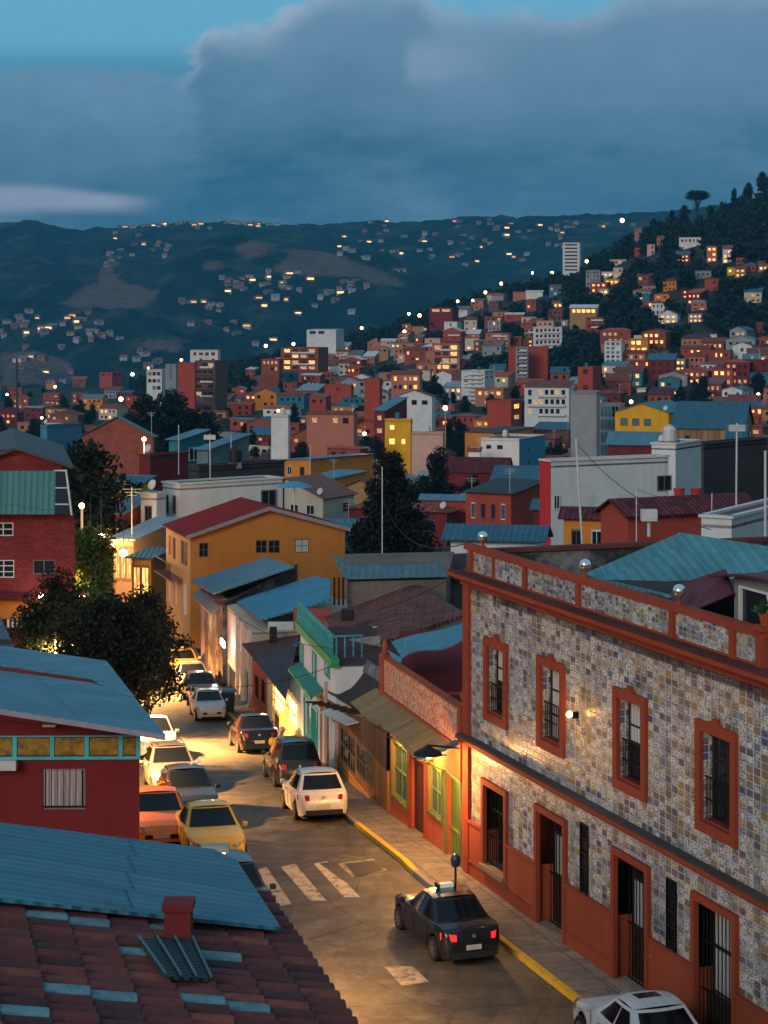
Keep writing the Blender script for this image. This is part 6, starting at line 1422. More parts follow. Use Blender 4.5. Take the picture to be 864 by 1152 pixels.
bldg('slim white apartment tower with stacked balconies',519,545,556,417,D=760,yaw=18,wall='white',win=(3,8,['dark','dark','blue'],.55,.45),rwin=(2,8,['dark',None],.5,.5),rm='grey',down=6,vb=452)
bldg('lit brick apartment block with broad square windows',486,517,521,387,D=980,yaw=10,wall='salmon',win=(3,4,['lit','dark','dim','dark'],.75,.7),rm='rust',down=6,vb=420)
bldg('pinkish apartment block with rows of dark windows on the slope',546,573,576,375,D=1050,yaw=10,wall='salmon',win=(6,5,['dark','dark','dim'],.6,.5),rm='rust',down=6,vb=398)
bldg('modern white-sided house with a framed red front on the slope',483,509,516,346,D=1300,yaw=20,wall='maroon',win=(2,1,['dim','dark'],.7,.6),rm='white',down=6)
bldg('long white-roofed modern house above the orange apartments',345,378,387,371,D=1250,yaw=20,wall='white',win=(3,1,['dark'],.7,.6),rm='white',roof='shed',rise=.05,down=6)
bldg('wide orange brick apartment row with lit balconies',316,358,375,391,D=1050,yaw=18,wall='brick',win=(4,4,['dim','dark','lit','dark'],.7,.6),rm='rust',down=8,vb=425)
bldg('lower brick apartment wing beside the wide apartment row',294,314,318,404,D=980,yaw=12,wall='brick',win=(4,2,['dark','dim'],.6,.5),rm='rust',down=6)
bldg('teal box building with a flat teal ledge',312,334,336,419,yb=440,yaw=10,wall='teal',win=(2,2,['dark',None],.4,.4),rm='deep',down=6,vb=438)
bldg('brick-red half of the tall block at the town edge',200,219,221,408,D=800,yaw=10,wall='red',rm='grey',down=8,vb=452)
bldg('grey and white striped half of the tall block at the town edge',186,198,201,410,D=815,yaw=8,wall='grey',win=(1,8,['blue'],.3,.9),rm='grey',down=8,vb=440)
bldg('brown apartment block with open galleries',219,242,256,406,D=840,yaw=20,wall='brown',win=(3,5,['dim','dark','dark'],.8,.5),rm='grey',down=8,vb=442)
bldg('white crowned block standing behind the open-gallery apartments',214,245,248,394,D=930,yaw=10,wall='white',win=(4,2,['dark'],.6,.5),rm='white',down=8)
bldg('white and teal low block left of the striped tall block',165,182,188,416,D=860,yaw=12,wall='white',win=(3,3,['blue','dark'],.8,.5),rm='tin',down=6)
bldg('small bright red house with a tower stub at the town edge',112,126,141,419,yb=437,yaw=24,wall='red',rm='brickr',win=(2,1,['dark']),rwin=(2,1,['dark']),down=5)
bldg('big plain white panel building above the twin orange houses',305,324,326,467,D=410,yaw=6,wall='white',rm='grey',down=3)
bldg('wide red hip-roofed house above the white panel building',345,398,402,466,D=520,yaw=16,wall='salmon',roof='hip',rm='tile',rise=.5,win=(4,1,['dim','dark',None],.5,.5),down=4)
bldg('plain brick-red wall block above the hip-roofed house',365,395,398,433,yb=454,yaw=14,wall='red',win=(3,1,['dark',None],.4,.4),rm='brickr',down=5)
bldg('brick-red block with a single round window',410,427,430,426,D=640,yaw=12,wall='red',rm='brickr',rwin=None,win=(1,2,['dim',None],.3,.3),down=5)
bldg('white-fronted shallow gable house above the bright yellow building',446,486,490,446,D=560,yaw=12,wall='white',roof='gable',rm='tile',rise=.35,win=(3,1,['dark','white'],.5,.5),down=5)
bldg('red row house with three lit windows left of the slim white tower',440,472,475,421,D=740,yaw=10,wall='salmon',roof='side',rm='tile',rise=.4,win=(5,2,['lit','dark','dim'],.6,.5),down=5)
bldg('white slab apartment house with a dark window grid on the hillside',600,632,634,368,D=1100,yaw=8,wall='white',win=(6,3,['dark'],.6,.6),rm='white',down=6)
bldg('leaning white tower block with open sides below the dark wood',680,699,703,384,D=880,yaw=14,wall='white',win=(3,8,['dark','blue'],.6,.6),rm='grey',down=6,vb=424)
bldg('tall white striped tower on the skyline of the slope',633,652,656,273,D=1500,yaw=10,wall='white',win=(1,8,['dark'],.86,.45),rm='white',down=10,vb=308)
bldg('grey gridded block just below the striped skyline tower',659,675,677,304,D=1350,yaw=10,wall='grey',win=(4,5,['dark','dark','blue'],.6,.6),rm='white',down=6)
bldg('amber-lit house alone at the edge of the dark wood',708,729,732,381,D=940,yaw=10,wall='orange',win=(3,2,['bright','lit'],.7,.6),rm='rust',down=5)
bldg('square brick apartment house in the middle of the wood',659,680,682,357,D=1120,yaw=10,wall='brick',win=(4,4,['dark'],.6,.5),rm='rust',down=6,vb=378)
bldg('wide pale-roofed house with a lit front above the square brick one',641,672,676,346,D=1180,yaw=10,wall='tan',roof='side',rm='white',rise=.2,win=(5,1,['lit','bright'],.7,.5),down=6)
HH=[('salmon',714,257,723,269,'small reddish cottage highest on the near hill slope'),('red',714,278,722,289,'narrow red house on the hill beside the pink one'),('pink',728,274,738,287,'pinkish two-storey house between two red ones on the hill'),('salmon',739,267,748,282,'plain salmon house on the hill crest path'),('white',764,266,790,280,'large white and pale blue villa on the hill'),
 ('salmon',795,276,808,295,'tall salmon house with a glowing window on the hill'),('white',813,279,825,297,'tall white house right of the glowing salmon one'),('brick',828,289,844,298,'low red-roofed house beyond the tall white one'),('yellow',818,300,831,310,'little amber-lit house below the tall white one'),('tan',853,297,866,306,'amber-lit cottage at the frame edge on the hill'),
 ('cream',690,300,702,313,'cream house amid small houses by the gridded block'),('yellow',680,313,698,321,'long low house lit yellow below the cream one'),('brick',717,309,735,322,'boxy dusty-red house alone on the wood edge'),('cream',686,291,706,299,'row of pale roofs above the cream house'),('cream',673,324,686,333,'small pale house below the long yellow-lit one'),
 ('tan',621,339,635,347,'little lit house above the white slab apartment house'),('grey',631,359,645,367,'small grey house left of the square brick one'),('red',638,298,656,307,'red roofs clustered at the foot of the striped skyline tower'),('blue',618,321,633,333,'pale blue-fronted house below the striped skyline tower'),('grey',768,376,786,382,'long low house in the wood above the lit terraces'),
 ('white',791,375,808,383,'white house with square windows next to the long low one in the wood'),('brick',838,367,866,377,'brick row at the frame edge in the wood'),('white',716,436,728,442,'tiny white shed near the leaning tower'),('cream',760,403,772,420,'pale three-storey house among the lit terraces'),('white',744,398,752,408,'small white stair turret roof among the lit terraces')]
for i,(w,x0,y0,x1,y1,lb) in enumerate(HH):
    bldg(lb,x0,x1-1.5,x1,y0+1,yb=y1,yaw=12,wall=w,roof='flat' if i%3 else 'side',rm=('rust','white','tile')[i%3],rise=.3,win=(max(2,int((x1-x0)/5)),max(1,int((y1-y0)/6)),(['bright','lit'] if 'lit' in lb or 'glow' in lb or 'amber' in lb else ['dark','dark','dim']),.6,.5),down=8)

# --- the rest of the town
LAND=[(T_[0],T_[1],T_[2]) for T_ in (
 (233,430,'open-gallery apartments'),(205,430,'tall red and grey block'),(125,424,'red house with the tower stub'),(132,480,'brick gable hall'),(315,480,'white panel building'),(365,520,'twin orange houses'),(372,462,'red hip-roofed house'),(324,428,'teal box building'),(340,405,'wide orange apartment row'),(366,374,'long white-roofed modern house'),
 (448,485,'bright yellow building'),(466,455,'white-fronted gable house'),(457,430,'red row house'),(503,402,'lit brick apartment block'),(532,435,'slim white tower'),(560,385,'pinkish apartment block'),(499,355,'white-sided modern house'),(594,412,'tall brick tower'),(567,465,'tall red flat-topped block'),(577,515,'white and blue building'),
 (617,455,'white-framed apartment house'),(663,430,'narrow brick-red tower'),(657,470,'plain grey tower'),(688,475,'glass-gridded office block'),(735,468,'yellow gable house'),(810,468,'tan plank building'),(691,403,'leaning white tower'),(616,377,'white slab apartment house'),(670,367,'square brick apartment house'),(644,292,'striped skyline tower'),
 (720,387,'amber-lit house'),(766,412,'pale three-storey house'),(801,286,'glowing salmon house'),(440,560,'conifer'),(680,535,'red-cornered white block'),(250,570,'long white block'),(530,535,'maroon barrel-roofed hall'),(726,316,'boxy dusty-red house'),(585,325,'hillside ridge lamps'),(75,470,'teal shed by the gable hall'))]
used_labels={}
def where(x,y):
    best=sorted(LAND,key=lambda l:(l[0]-x)**2+((l[1]-y)*1.6)**2); out=[]
    for l in best[:4]:
        dx,dy=x-l[0],y-l[1]; far=math.hypot(dx,dy); near='just ' if far<28 else ''
        if abs(dx)>2.2*abs(dy): r='left of' if dx<0 else 'right of'
        elif abs(dy)>2.2*abs(dx): r='above' if dy<0 else 'below'
        else: r=('above and left of' if dx<0 else 'above and right of') if dy<0 else ('below and left of' if dx<0 else 'below and right of')
        out.append(f'{near}{r} the {l[2]}')
    return out
WN={'red':'red','brick':'brick','white':'white','orange':'orange','salmon':'salmon','pink':'pink','teal':'teal','grey':'grey','tan':'tan','maroon':'dark red','cream':'cream','brown':'brown','yellow':'yellow','blue':'blue'}
RN={'tin':'blue metal','deep':'deep blue','tile':'clay','rust':'rusty','grey':'grey','pale':'pale metal','maroon':'maroon','white':'white','brickr':'brick-coloured','teal':'teal'}
def unique_label(forms):
    for f_ in forms:
        if f_ not in LABELS and len(f_.split())<=16: return f_,True
    return forms[0],False
rnd=random.Random(42); NF=0
def filler(x,yb,wr,hr,walls,roofs,kinds,group,rejh=.2,size=''):
    global NF
    g=ground_at(x,yb)
    if g.y>1900: return False
    D=g.y; w=rnd.uniform(*wr)*FL/D; h=rnd.uniform(*hr)*FL/D; x0=x-w/2; x1=x+w/2; yt=yb-h; me=(x0,yt,x1,yb); A=w*h
    for r in RECTS:
        o=overlap(me,r)
        if r[5] and r[4]>D*.98 and o>rejh*(r[2]-r[0])*(r[3]-r[1]): return False
        if r[4]<D*1.02 and overlap(me,(r[0],r[1],r[2],r[6]))>.82*A: return False
        if not r[5] and abs(r[4]-D)<D*.02 and o>.45*A: return False
    wl=rnd.choice(walls); rm=rnd.choice(roofs); rt=rnd.choice(['side','gable','shed','flat','hip','side']); ks=rnd.choice(kinds); n=max(2,int(w/ (FL/D)/3)); st=max(1,round(h/(FL/D)/3))
    lit='lit' in ks or 'bright' in ks; xc=x0+w*rnd.uniform(.62,.93); wh=where(x,yb-h/2); st_='low' if st==1 else 'two-storey' if st==2 else 'tall'
    lt=' with lit windows' if lit else ''
    forms=[f'{WN[wl]} house {wh[0]}',f'{st_} {WN[wl]} house {wh[0]}',f'{WN[wl]} house with {RN[rm]} roof {wh[0]}',f'{st_} {WN[wl]} house, {RN[rm]} {rt if rt in("flat","gable","hip") else "sloping"} roof, {wh[0]}']
    forms+= [f'{st_} {WN[wl]} house {wh[0]} and {wh[1]}',f'{WN[wl]} house, {RN[rm]} roof, {wh[0]} and {wh[1]}',f'{WN[wl]} house, {RN[rm]} roof, {wh[1]}',f'{st_} {WN[wl]} house, {RN[rm]} roof, {wh[2]}']
    lb,ok=unique_label(forms[1:] if rnd.random()<.5 else forms[2:])
    if not ok:
        return False
    NF+=1
    T=bldg(lb,x0,xc,x1,yt,D=D,yb=yb,yaw=rnd.uniform(8,34),wall=wl,roof=rt,rm=rm,rise=rnd.uniform(.2,.45),win=(n,st,ks,.5,.45),rwin=(2,st,['dark','dark',None],.4,.4) if D<700 else None,group=group,hero=False,seed=NF,down=4+D*.004,maxd=12,over=.4)
    return True
WALLS=['red','red','red','brick','brick','brown','salmon','white','maroon','maroon','teal','grey','orange','tan','cream'] ; WALLS=[w for w in WALLS if w!='dark']
ROOFS=['tin','deep','tile','tile','tile','rust','maroon','pale','brickr','brickr','deep']
KIND=[['dark'],['dark','dim',None],['dark',None],['lit','dark','dim',None],['dark','dark','lit'],['dark','dark',None],['dim','dark','dim',None],['lit','dark',None,'dark']]
def fill(n,xr,yr,wr,hr,group,kinds=KIND,walls=WALLS,roofs=ROOFS,tries=40,rejh=.3,cond=None):
    k=0
    for _ in range(n*tries):
        if k>=n: break
        x=rnd.uniform(*xr); y=rnd.uniform(*yr)
        if cond and not cond(x,y): continue
        if filler(x,y,wr,hr,walls,roofs,kinds,group,rejh): k+=1
    return k
G1='houses packed across the town below'; G2='houses climbing the far slope'; G3='lit houses at the foot of the wood'
NN=[fill(18,(100,880),(560,618),(7,14),(3.5,6),G1,kinds=[['dark'],['dark',None],['white',None]],cond=lambda x,y:not(60<x<190)),
 fill(36,(-10,880),(505,560),(6,11),(3,5.5),G1,cond=lambda x,y:not(x<120)),
 fill(60,(-10,880),(465,508),(8,15),(3.5,6.5),G1),
 fill(58,(-10,880),(432,468),(8,15),(4,7.5),G1)]
ridge=lambda x:interp(x,RIDGE)
NN.append(fill(72,(270,640),(335,440),(7,13),(4,8),G2,cond=lambda x,y:y>ridge(x)+5 and y<ridge(x)+70,walls=['red','brick','salmon','cream','white','pink','brown','tan','grey'],roofs=['rust','tile','grey','white','brickr']))
NN.append(fill(32,(690,880),(388,436),(9,16),(5,9),G3,kinds=[['lit','bright','dim'],['dim','dark'],['bright','dark','lit'],['dark']]))
NN.append(fill(20,(640,870),(290,370),(8,12),(4,7),G2,cond=lambda x,y:y>ridge(x)+14,kinds=[['dark'],['dim','dark'],['lit']]))
print('fillers',NN,NF)

# --- far houses, scattered in loose clusters over the wooded hills
FAR=[(170,255,'the skyline',20,6,7),(215,252,'the skyline',25,4,6),(262,252,'the skyline',14,3,4),(300,250,'the skyline',10,3,4),(125,295,'the steep bare gully',6,12,5),(172,280,'the upper woods',18,9,8),(60,375,'the valley mouth',26,10,9),(20,365,'the near slope',16,6,5),(95,362,'the valley mouth',22,5,6),(118,378,'the string of lamps',16,5,5),(265,318,'the long bare patch',12,3,6),(318,316,'the long bare patch',12,5,7),(385,326,'the bare spur',14,4,5),(395,285,'the mid slope',20,12,5),(300,335,'the mid slope',20,8,5),(470,280,'the far woods',26,10,7),(540,275,'the terraced clearings',32,14,12),(505,260,'the far woods',30,8,6),(440,262,'the far woods',24,7,5),(230,340,'the hollow',24,8,5),(180,405,'the lower slope',24,8,5),(265,365,'the hollow',30,10,5),(350,345,'the hollow',26,10,5),(600,270,'the saddle',30,12,8),(670,255,'the saddle',30,6,6),(40,410,'the pale quarry floor',26,8,4)]
def far_houses():
    k=0; kinds={}
    for (cx,cy,lname,sx,sy,n) in FAR:
        for i in range(int(n*1.75)):
            x=rnd.gauss(cx,sx*1.0); y=rnd.gauss(cy,sy*.95); ry=interp(x,FRIDGE)+2
            y=max(y,ry)
            if y>ridge(x)-3: continue
            g=far_at(x,y); 
            if g.y>3990: continue
            D=g.y; w=rnd.uniform(7,13); h=rnd.uniform(2.4,4.2); c=rnd.choice(['white','cream','salmon','grey','pink','white']); lit=rnd.random()<.2
            colr={'white':(.26,.27,.28),'cream':(.22,.19,.16),'salmon':(.2,.10,.08),'grey':(.13,.14,.15),'pink':(.22,.15,.14)}[c]
            px,py=round(x),round(y); wy=rnd.uniform(-.5,.5)
            lb=f'tiny {c} far house {"with lamp-lit front " if lit else ""}by {lname}'; key=lb
            col_grp=f'tiny {c} {"lit " if lit else ""}houses by {lname} on the far hills'
            T=Thing('far_house',lb,'house',(g.x,g.y,g.z),(0,0,wy),group=col_grp)
            mb=MB(); mb.box(-w/2,w/2,-4,4,-6,h); T.part('wall',mb,plain(colr),local=True)
            rb=MB(); rb.slab([(-w/2-.5,-4.6,h-.1),(w/2+.5,-4.6,h-.1),(w/2+.5,0,h+2),(-w/2-.5,0,h+2)],.3); rb.slab([(-w/2-.5,4.6,h-.1),(w/2+.5,4.6,h-.1),(w/2+.5,0,h+2),(-w/2-.5,0,h+2)],.3); T.part('roof',rb,plain(rnd.choice([(.16,.08,.07),(.15,.16,.17),(.10,.07,.065)])),local=True)
            if lit: mb=MB(); mb.box(-w*.4,w*.4,-4.15,-3.9,h*.15,h*.8); T.part('lit_window',mb,glow((1,.40,.13),rnd.choice([1.0,2.6])),local=True)
            else: mb=MB(); mb.box(-w*.12,w*.08,-4.1,-3.9,h*.3,h*.7); T.part('window',mb,glass(),local=True)
            k+=1
    print('far houses',k)
far_houses()
# ================================================================ LAMPS
def street_lamp(label,x,y,D=None,H=7,col=(1,.52,.2),s=40,rpx=1.5,watts=0,group='lamps glowing along the hill and town streets',arm=True,far=False,name='street_lamp'):
    if D is None:
        D=120.0
        while D<1520 and CH-(y-HY)*D/FL>ground_z((x-CX)*D/FL,D)+H: D*=1.004
    p=at(x,y,D); gz=ground_z(p.x,p.y); r=max(.12,rpx*D/FL)
    T=Thing(name,label,'street lamp',(p.x,p.y,min(gz,p.z-3)),group=group); mb=MB(); mb.tube((p.x,p.y,min(gz,p.z-3)-1),(p.x,p.y,p.z),.08+D*.00012,6); T.part('pole',mb,plain((.1,.1,.1)))
    mb=MB(); mb.ball(p,r,8); T.part('lamp_head',mb,glow(col,s))
    if watts: lamp(p+V(.9,-1.6,-.9),watts,col,.3)
    return T
W_=(1,.72,.45); A_=(1,.50,.16); 
L_=[(8,444,'leftmost lamp of the town by the frame edge',W_,1.6),(23,443,'second lamp from the frame edge over the far roofs',W_,1.4),(62,435,'lamp over the low roofs before the pale quarry floor',A_,1.7),(149,421,'pinkish lamp right of the small red house with tower stub',W_,2.1),(167,414,'lamp on the roof edge of the white and teal block',A_,1.4),(204,405,'lamp crowning the brick-red half of the tall block',A_,1.7),(136,449,'big amber lamp above the brick gable hall',A_,2.8),
(47,470,'amber lamp above the teal shed roof',A_,1.6),(299,389,'lamp at the start of the apartment ridge',W_,1.9),(321,392,'small amber lamp beside the orange apartments',A_,1.4),(330,387,'lamp on the orange apartment roofline',W_,2.0),(407,369,'lamp right of the long white-roofed house',A_,1.9),(455,373,'amber lamp halfway up the town slope',A_,2.0),(460,353,'first of two lamps left of the modern house',W_,1.7),(472,355,'second of two lamps left of the modern house',A_,2.1),(515,339,'lamp just above the modern house',A_,1.7),(532,338,'first lamp up the hillside road',A_,1.5),(546,329,'second lamp up the hillside road',A_,1.9),(564,319,'third lamp up the hillside road',A_,1.9),
(599,307,'thin tall lamp on the ridge before the striped tower',W_,1.4),(621,307,'lamp left of the striped skyline tower',A_,2.0),(660,294,'lamp right of the striped skyline tower',A_,2.0),(700,248,'large lamp on the ridge seen against the far hills',A_,2.7),(742,262,'pinkish lamp below the umbrella pine',A_,2.0),(501,459,'round street lamp beside the pink low building',A_,3.0),(710,452,'white lamp by the yellow gable house',W_,2.2),(853,444,'yellow lamp behind the tan plank building',A_,2.2),(626,417,'pale lamp beside the tall brick tower',W_,1.8),(410,488,'yellow lamp left of the bright yellow building',A_,2.3),(424,459,'pale round lamp above the conifer',W_,2.1),(313,462,'amber lamp behind the white panel building',A_,1.8)]
for i,(x,y,lb,c,r) in enumerate(L_):
    street_lamp(lb,x,y,H=7 if y>380 else 9,col=c,s=14,rpx=r*.9,D=1490 if y<275 else (380 if x==501 else None))
for x,y,D,wt in ((501,459,380,3500),(136,449,480,5000),(410,488,380,2500),(853,444,430,3000),(47,470,400,2500)): lamp(at(x,y+6,D-8),wt,A_,.5)
# the bright far street
street_lamp('orange street lamp blazing in the dark trees beyond the teal-clad house',92,569,D=140,col=A_,s=60,rpx=3.0,watts=900)
street_lamp('pair of bright lamps in front of the brick gable hall',162,494,D=300,col=W_,s=30,rpx=2.3,watts=2500)
for x,y,D,lb in ((102,603,146,'first bulb in the bright far street'),(114,604,143,'second bulb in the bright far street, beside the red tent'),(139,622,140,'brightest bulb over the stalls of the far street'),(131,611,150,'bulb under the eave at the end of the far street')):
    p=at(x,y,D); T=Thing('hanging_bulb',lb,'lamp',p); mb=MB(); mb.ball(p,.26,8); T.part('bulb',mb,glow((1,.72,.42),40)); mb=MB(); mb.tube(p,p+V(0,0,3.0),.02,4); T.part('wire',mb,IRON); lamp(p+V(.3,-.8,-.3),900,(1,.62,.28),.3)
mb=MB(); a=[at(110,607,149),at(122,600,151),at(131,612,147),at(120,622,144)]; mb.slab(a,.1); T=Thing('market_tent','small white and red market tent glowing in the far street','tent',a[0]); T.part('canopy',mb,plain((.7,.45,.4)))
for i in range(4): mb=MB(); mb.tube(a[i],a[i]-V(0,0,2.4),.04,4); T.part('pole',mb,IRON)
# lamps of the main street: on poles at the far pavement, hidden by roofs and the tree from here
def pole_lamp(label,X,D,z,wt,reach=1.2):
    gz=ground_z(X,D); T=Thing('street_lamp',label,'street lamp',(X,D,gz)); mb=MB(); mb.tube((X,D,gz-.3),(X,D,z+.1),.09,8,.06); T.part('pole',mb,concrete()); mb=MB(); mb.tube((X,D,z),(X+reach,D,z+.25),.035,6); T.part('arm',mb,IRON)
    mb=MB(); mb.box(X+reach-.3,X+reach+.3,D-.14,D+.14,z+.18,z+.32); T.part('lamp_head',mb,plain((.3,.3,.3))); mb=MB(); mb.box(X+reach-.22,X+reach+.22,D-.1,D+.1,z+.15,z+.178); T.part('lens',mb,glow((1,.55,.18),20)); l=lamp((X+reach,D,z-.12),wt,(1,.47,.13),.16,162); l.rotation_euler=(0,R(8),0)
pole_lamp('street lamp on a pole behind the blue-roofed house',-12.2,64.5,3.8,42000,1.0)
pole_lamp('street lamp under the crown of the big dark tree',-13.8,82,2.4,85000,1.4)
pole_lamp('street lamp beyond the big dark tree',-17.2,104,.8,80000,1.2)
pole_lamp('street lamp lower down the street by the orange gable house',-24.5,134,-.6,24000,1.5)
pole_lamp('street lamp on the near side street pole behind the tiled roof house',-4.6,43,3.7,5500,.9)
# ================================================================ POLES AND AERIALS
for x0,y0,x1,y1,D,lb,r in ((648,493,658,606,95,'tall white leaning pole in front of the red-cornered white block',.055),(829,476,828,556,120,'thin white lamp mast beyond the maroon tiled roof',.06),(861,507,861,612,88,'tall grey mast at the frame edge',.06),(236,488,237,545,168,'white aerial mast on the long white block',.05),(201,478,201,505,190,'short white mast on the teal-roofed cabin',.05),(260,490,260,520,200,'thin pole behind the black box roof',.05),(349,540,349,500,280,'aerial between the twin orange houses',.06),(716,548,716,608,108,'thin rusty pole beside the red gable',.035),(801,555,799,603,105,'wire-thin aerial on the maroon roof',.03),(430,525,430,590,165,'grey pole before the conifer',.05),(19,403,19,440,700,'dark lattice mast at the town edge',.4),(556,430,556,412,780,'small mast on the slim white tower',.15)):
    a=at(x0,y0,D); b=at(x1,y1,D); T=Thing('pole',lb,'pole',b if b.z<a.z else a); mb=MB(); mb.tube(min(a,b,key=lambda p:p.z)-V(0,0,2.5 if D<300 else 8),max(a,b,key=lambda p:p.z),r,6); T.part('shaft',mb,plain((.5,.5,.5),.5) if 'dark' not in lb else plain((.03,.04,.05)))
    top=max(a,b,key=lambda p:p.z)
    if x0 in(829,19,236): mb=MB(); mb.box(top.x-.5*(1 if D<300 else 3),top.x+.5*(1 if D<300 else 3),top.y-.1,top.y+.1,top.z-.5*(1 if D<300 else 3),top.z-.1); T.part('antenna',mb,plain((.45,.45,.45)))
# blue canopy disc on a post beside the long white block
p=at(331,544,158); T=Thing('parasol','round blue parasol on a pale post behind the orange gable house','parasol',p-V(0,0,3)); mb=MB(); mb.lathe(p,[(1.5,-.25),(.8,.05),(.02,.22)],16); T.part('canopy',mb,plain((.06,.25,.36),.6)); mb=MB(); mb.tube(p-V(0,0,3),p,.06,6); T.part('post',mb,plain((.5,.5,.5)))

# ================================================================ WOODS ON THE SLOPE, TOWN TREES, SKYLINE TREES
gtree('umbrella-crowned pine standing out on the hill crest',784,1478,'umb',.98,0,zoff=0)
for i,(x,D,pr,s,lb) in enumerate(((858,1420,'mid1',1.7,'bushy pine at the frame edge on the hill crest'),(756,1380,'mid3',1.0,'slim dark tree left of the umbrella pine on the crest'),(826,1400,'mid3',1.1,'dark tree between the two crest pines'),(842,1400,'mid1',1.3,'round tree next to the bushy crest pine'),(735,1400,'mid1',1.1,'round tree on the crest beside the pinkish lamp'),(770,1400,'mid1',1.3,'low round tree at the foot of the umbrella pine'))): gtree(lb,x,D,pr,s,i)
tt=random.Random(77); k=0; pro=['mid1','mid2','mid3']
TN={'mid1':'broad','mid2':'bushy','mid3':'tall'}
for _ in range(2600):
    if k>=105: break
    x=tt.uniform(-5,870); y=tt.uniform(438,600) ; g=ground_at(x,y); D=g.y; pr=tt.choice(pro); sc=tt.uniform(.55,1.0); h=8*sc*FL/D; w=3.4*sc*FL/D; me=(x-w,y-h,x+w,y); A=2*w*h; bad=False
    if y>560 and (60<x<195): continue
    for r in RECTS:
        o=overlap(me,r)
        if r[5] and r[4]>D*.97 and o>.3*A: bad=True; break
        if not r[5] and r[4]>D and o>.6*A: bad=True; break
        if r[4]<D and overlap(me,(r[0],r[1],r[2],r[6]))>.8*A: bad=True; break
        if abs(g.y-r[4])<7 and o>0: bad=True; break
    if bad: continue
    wh=where(x,y-h/2); forms=[f'{TN[pr]} dark tree {q}' for q in wh]; lb,ok=unique_label(forms)
    if not ok: continue
    tree(lb,g,pr,sc,tt.uniform(0,6),group='dark trees between the town roofs'); k+=1
print('town trees',k)
def woods():
    rng=np.random.default_rng(4); pr=random.Random(5); protos=[]
    for s in range(5):
        r=random.Random(s); cs=[V(r.uniform(-2.4,2.4),r.uniform(-2.4,2.4),r.uniform(2,7.5)) for _ in range(7)]; protos.append(leaf_cloud(cs,[r.uniform(1.4,2.6) for _ in cs],90,1.9,s,.9))
    out=[]; n=0; HR=[r for r in RECTS if r[4]>440]
    for _ in range(13000):
        if n>5200: break
        x=pr.uniform(150,1120); y=pr.uniform(interp(x,RIDGE)-1,470)
        if y>430 and pr.random()<.6: continue
        g=ground_at(x,y,1520); D=g.y
        if D<450: continue
        if 766<x<802 and y<interp(x,RIDGE)+9: continue
        X=g.x+pr.uniform(-4,4); sc=pr.uniform(.6,1.35); h=8.5*sc*FL/D; w=2.8*sc*FL/D; me=(x-w,y-h,x+w,y)
        bad=False
        for r in HR:
            if r[4]>D-6 and overlap(me,(r[0],r[1],r[2],r[3]-1))>0.08*w*h: bad=True; break
        if bad: continue
        q=protos[pr.randrange(5)]; a=pr.uniform(0,6.28); ca,sa=math.cos(a),math.sin(a); m=np.array([[ca,sa,0],[-sa,ca,0],[0,0,1]])*sc
        out.append(q@m+np.array([X,D,ground_z(X,D)-1])); n+=1
    me=quads_mesh('hillside_woods',np.concatenate(out),foliage((.007,.022,.018))); o=bpy.data.objects.new('hillside_woods',me); C.objects.link(o); o['kind']='stuff'; print('woods',n)
woods()
# overhead cables
def cable(label,a,b,sag=.5,r=.012):
    mb=MB(); n=14; prev=None
    for i in range(n+1):
        k=i/n; p=a.lerp(b,k)-V(0,0,sag*4*k*(1-k))
        if prev is not None: mb.tube(prev,p,r,4)
        prev=p
    single('overhead_cable',label,'cable',mb,rubber(),group='cables strung over the street and roofs')
cable('cable sagging from the blue-roofed house to the big dark tree',at(60,692,76),at(108,688,80),.3,.02)
cable('cable from the tiled building corner to the balcony house',at(527,640,55),at(336,690,83),.6)
cable('cable crossing from the tiled building corner to the conifer pole',at(530,610,55),at(430,560,165),1.5,.02)
cable('cable from the leaning white pole over the tiled building roof',at(650,500,95),at(800,596,60),.6,.015)
cable('cable between the thin masts over the maroon roof',at(716,550,108),at(801,556,105),.4,.015)
cable('cable across the street from the red shop to the blue-roofed house',at(430,722,63),at(150,760,56),.8)
cable('long cable over the shops towards the pink house',at(427,728,63.5),at(240,672,107),.9,.014)
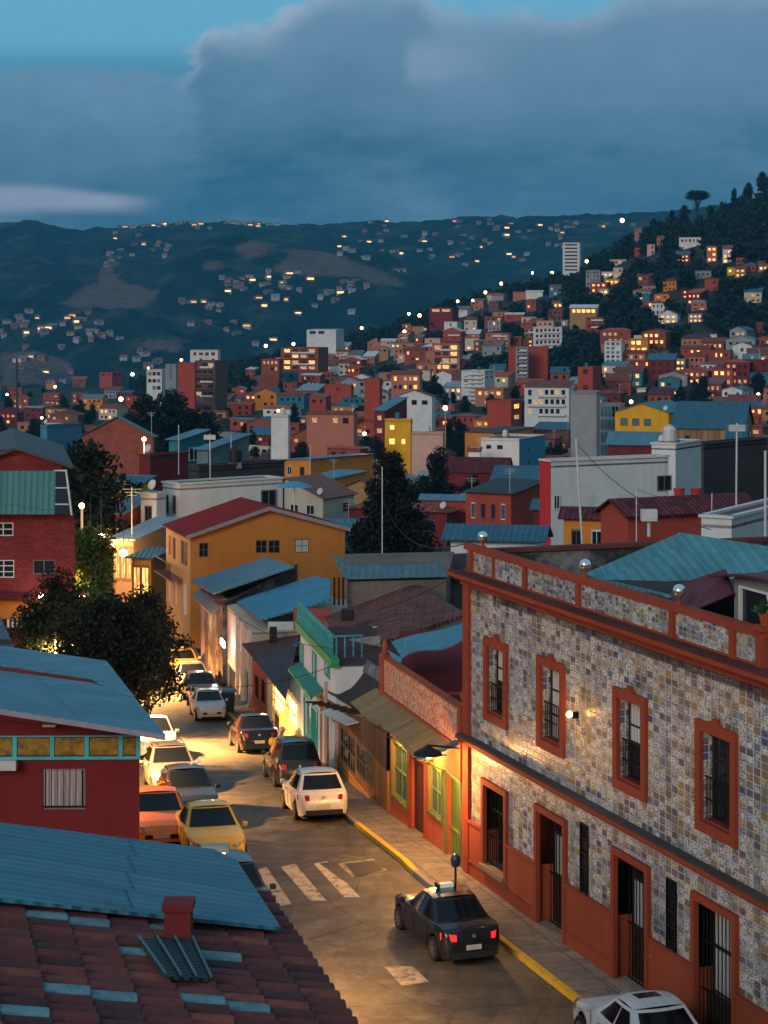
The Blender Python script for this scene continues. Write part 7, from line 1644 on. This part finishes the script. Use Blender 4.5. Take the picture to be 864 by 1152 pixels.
# rooftop clutter: tanks, dishes and aerials, each standing on its own roof
cr=random.Random(31); nt_=na=nd=0
def short(lb):
    w=lb.replace(',','').split(); return ' '.join(w[:10]) if not w[min(9,len(w)-1)] in('the','of','and','a','by') else ' '.join(w[:9])
for lb,rt,P,zt,D,hero,a,b,rise in sorted(ROOFS_DONE,key=lambda r:r[4]):
    if D>760 or D<120: continue
    k=cr.random(); g=(P[0]+P[1]+P[2]+P[3])/4; u1=(P[0]-P[1]).normalized(); u2=(P[2]-P[1]).normalized(); s=lb.replace(',','')
    if len(s.split())>12: continue
    if rt=='flat' and k<.75 and nt_<45:
        p=g+u1*cr.uniform(-.25,.25)*a+u2*cr.uniform(-.25,.1)*b; p=V(p.x,p.y,zt-.35); kind=cr.choice(['black','blue','white']); l_=f'{kind} tank on the {s}'
        if l_ in LABELS: continue
        T=Thing('water_tank',l_,'tank',p,group='water tanks on the town roofs'); mb=MB(); mb.box(p.x-.6,p.x+.6,p.y-.6,p.y+.6,p.z-.02,p.z+.5); T.part('stand',mb,concrete()); mb=MB(); mb.lathe(p+V(0,0,.5),[(.55,0),(.58,.1),(.58,1.0),(.4,1.25),(.2,1.32),(.2,1.4),(.01,1.42)],12); T.part('barrel',mb,plain({'black':(.015,.015,.017),'blue':(.03,.12,.25),'white':(.5,.5,.5)}[kind],.5)); nt_+=1
    elif rt!='flat' and k<.42 and na<46:
        p=P[1]+u1*.3+u2*.3; h=cr.uniform(2.2,4.5); l_=f'thin aerial on the {s}'
        if l_ in LABELS: continue
        T=Thing('aerial',l_,'aerial',(p.x,p.y,zt),group='aerials on the town roofs'); mb=MB(); r=.03+D*.00006; mb.tube((p.x,p.y,zt-.3),(p.x,p.y,zt+h),r,5); T.part('mast',mb,plain((.4,.4,.4))); mb=MB(); w=.7
        for q in range(3): mb.tube((p.x-w*(1-q*.25),p.y,zt+h-.15-q*.22),(p.x+w*(1-q*.25),p.y,zt+h-.15-q*.22),r*.6,4)
        T.part('rod',mb,plain((.4,.4,.4))); na+=1
    elif D<420 and k>.75 and nd<22:
        p=P[1]+u1*.6+u2*.4; l_=f'satellite dish on the {s}'
        if l_ in LABELS: continue
        c=V(p.x,p.y,zt+.7); T=Thing('satellite_dish',l_,'dish',(p.x,p.y,zt),group='dishes on the town roofs'); mb=MB(); mb.tube((p.x,p.y,zt-.4),c,.04,5); T.part('post',mb,plain((.3,.3,.3))); mb=MB(); n_=V(-.6,-.7,.4).normalized(); a1=n_.orthogonal().normalized(); a2=n_.cross(a1)
        rings=[[c+n_*(.12*(j/3)**2)+(a1*math.cos(i*.5236)+a2*math.sin(i*.5236))*(.45*j/3) for i in range(12)] for j in range(1,4)]; vs=[c]+[v for r_ in rings for v in r_]; fs=[(0,1+i,1+(i+1)%12) for i in range(12)]+[(1+12*j+i,1+12*(j+1)+i,1+12*(j+1)+(i+1)%12,1+12*j+(i+1)%12) for j in range(2) for i in range(12)]; mb.add(vs,fs); T.part('dish',mb,plain((.5,.5,.5))); nd+=1
print('clutter',nt_,na,nd)
# ================================================================ AIR
mb=MB(); mb.box(-1500,1900,-60,4700,-140,330); m=bpy.data.materials.new('air'); m.use_nodes=True; nt=m.node_tree; nt.nodes.remove(nt.nodes['Principled BSDF']); pv=nt.nodes.new('ShaderNodeVolumePrincipled'); pv.inputs['Color'].default_value=(.10,.60,1,1); pv.inputs['Density'].default_value=0.00006; pv.inputs['Anisotropy'].default_value=.0
nt.links.new(pv.outputs[0],nt.nodes['Material Output'].inputs['Volume']); struct('haze',mb,m,'stuff')
# ================================================================ RENDER SETTINGS
sc=bpy.context.scene
sc.view_settings.view_transform='Standard'; sc.view_settings.look='None'; sc.view_settings.gamma=1; sc.view_settings.exposure=.44; sc.view_settings.use_curve_mapping=False
sc.cycles.use_denoising=True
sc.cycles.max_bounces=5; sc.cycles.diffuse_bounces=3; sc.cycles.glossy_bounces=2; sc.cycles.transmission_bounces=1; sc.cycles.volume_bounces=0; sc.cycles.transparent_max_bounces=4
sc.cycles.sample_clamp_indirect=3.0; sc.cycles.blur_glossy=1.0
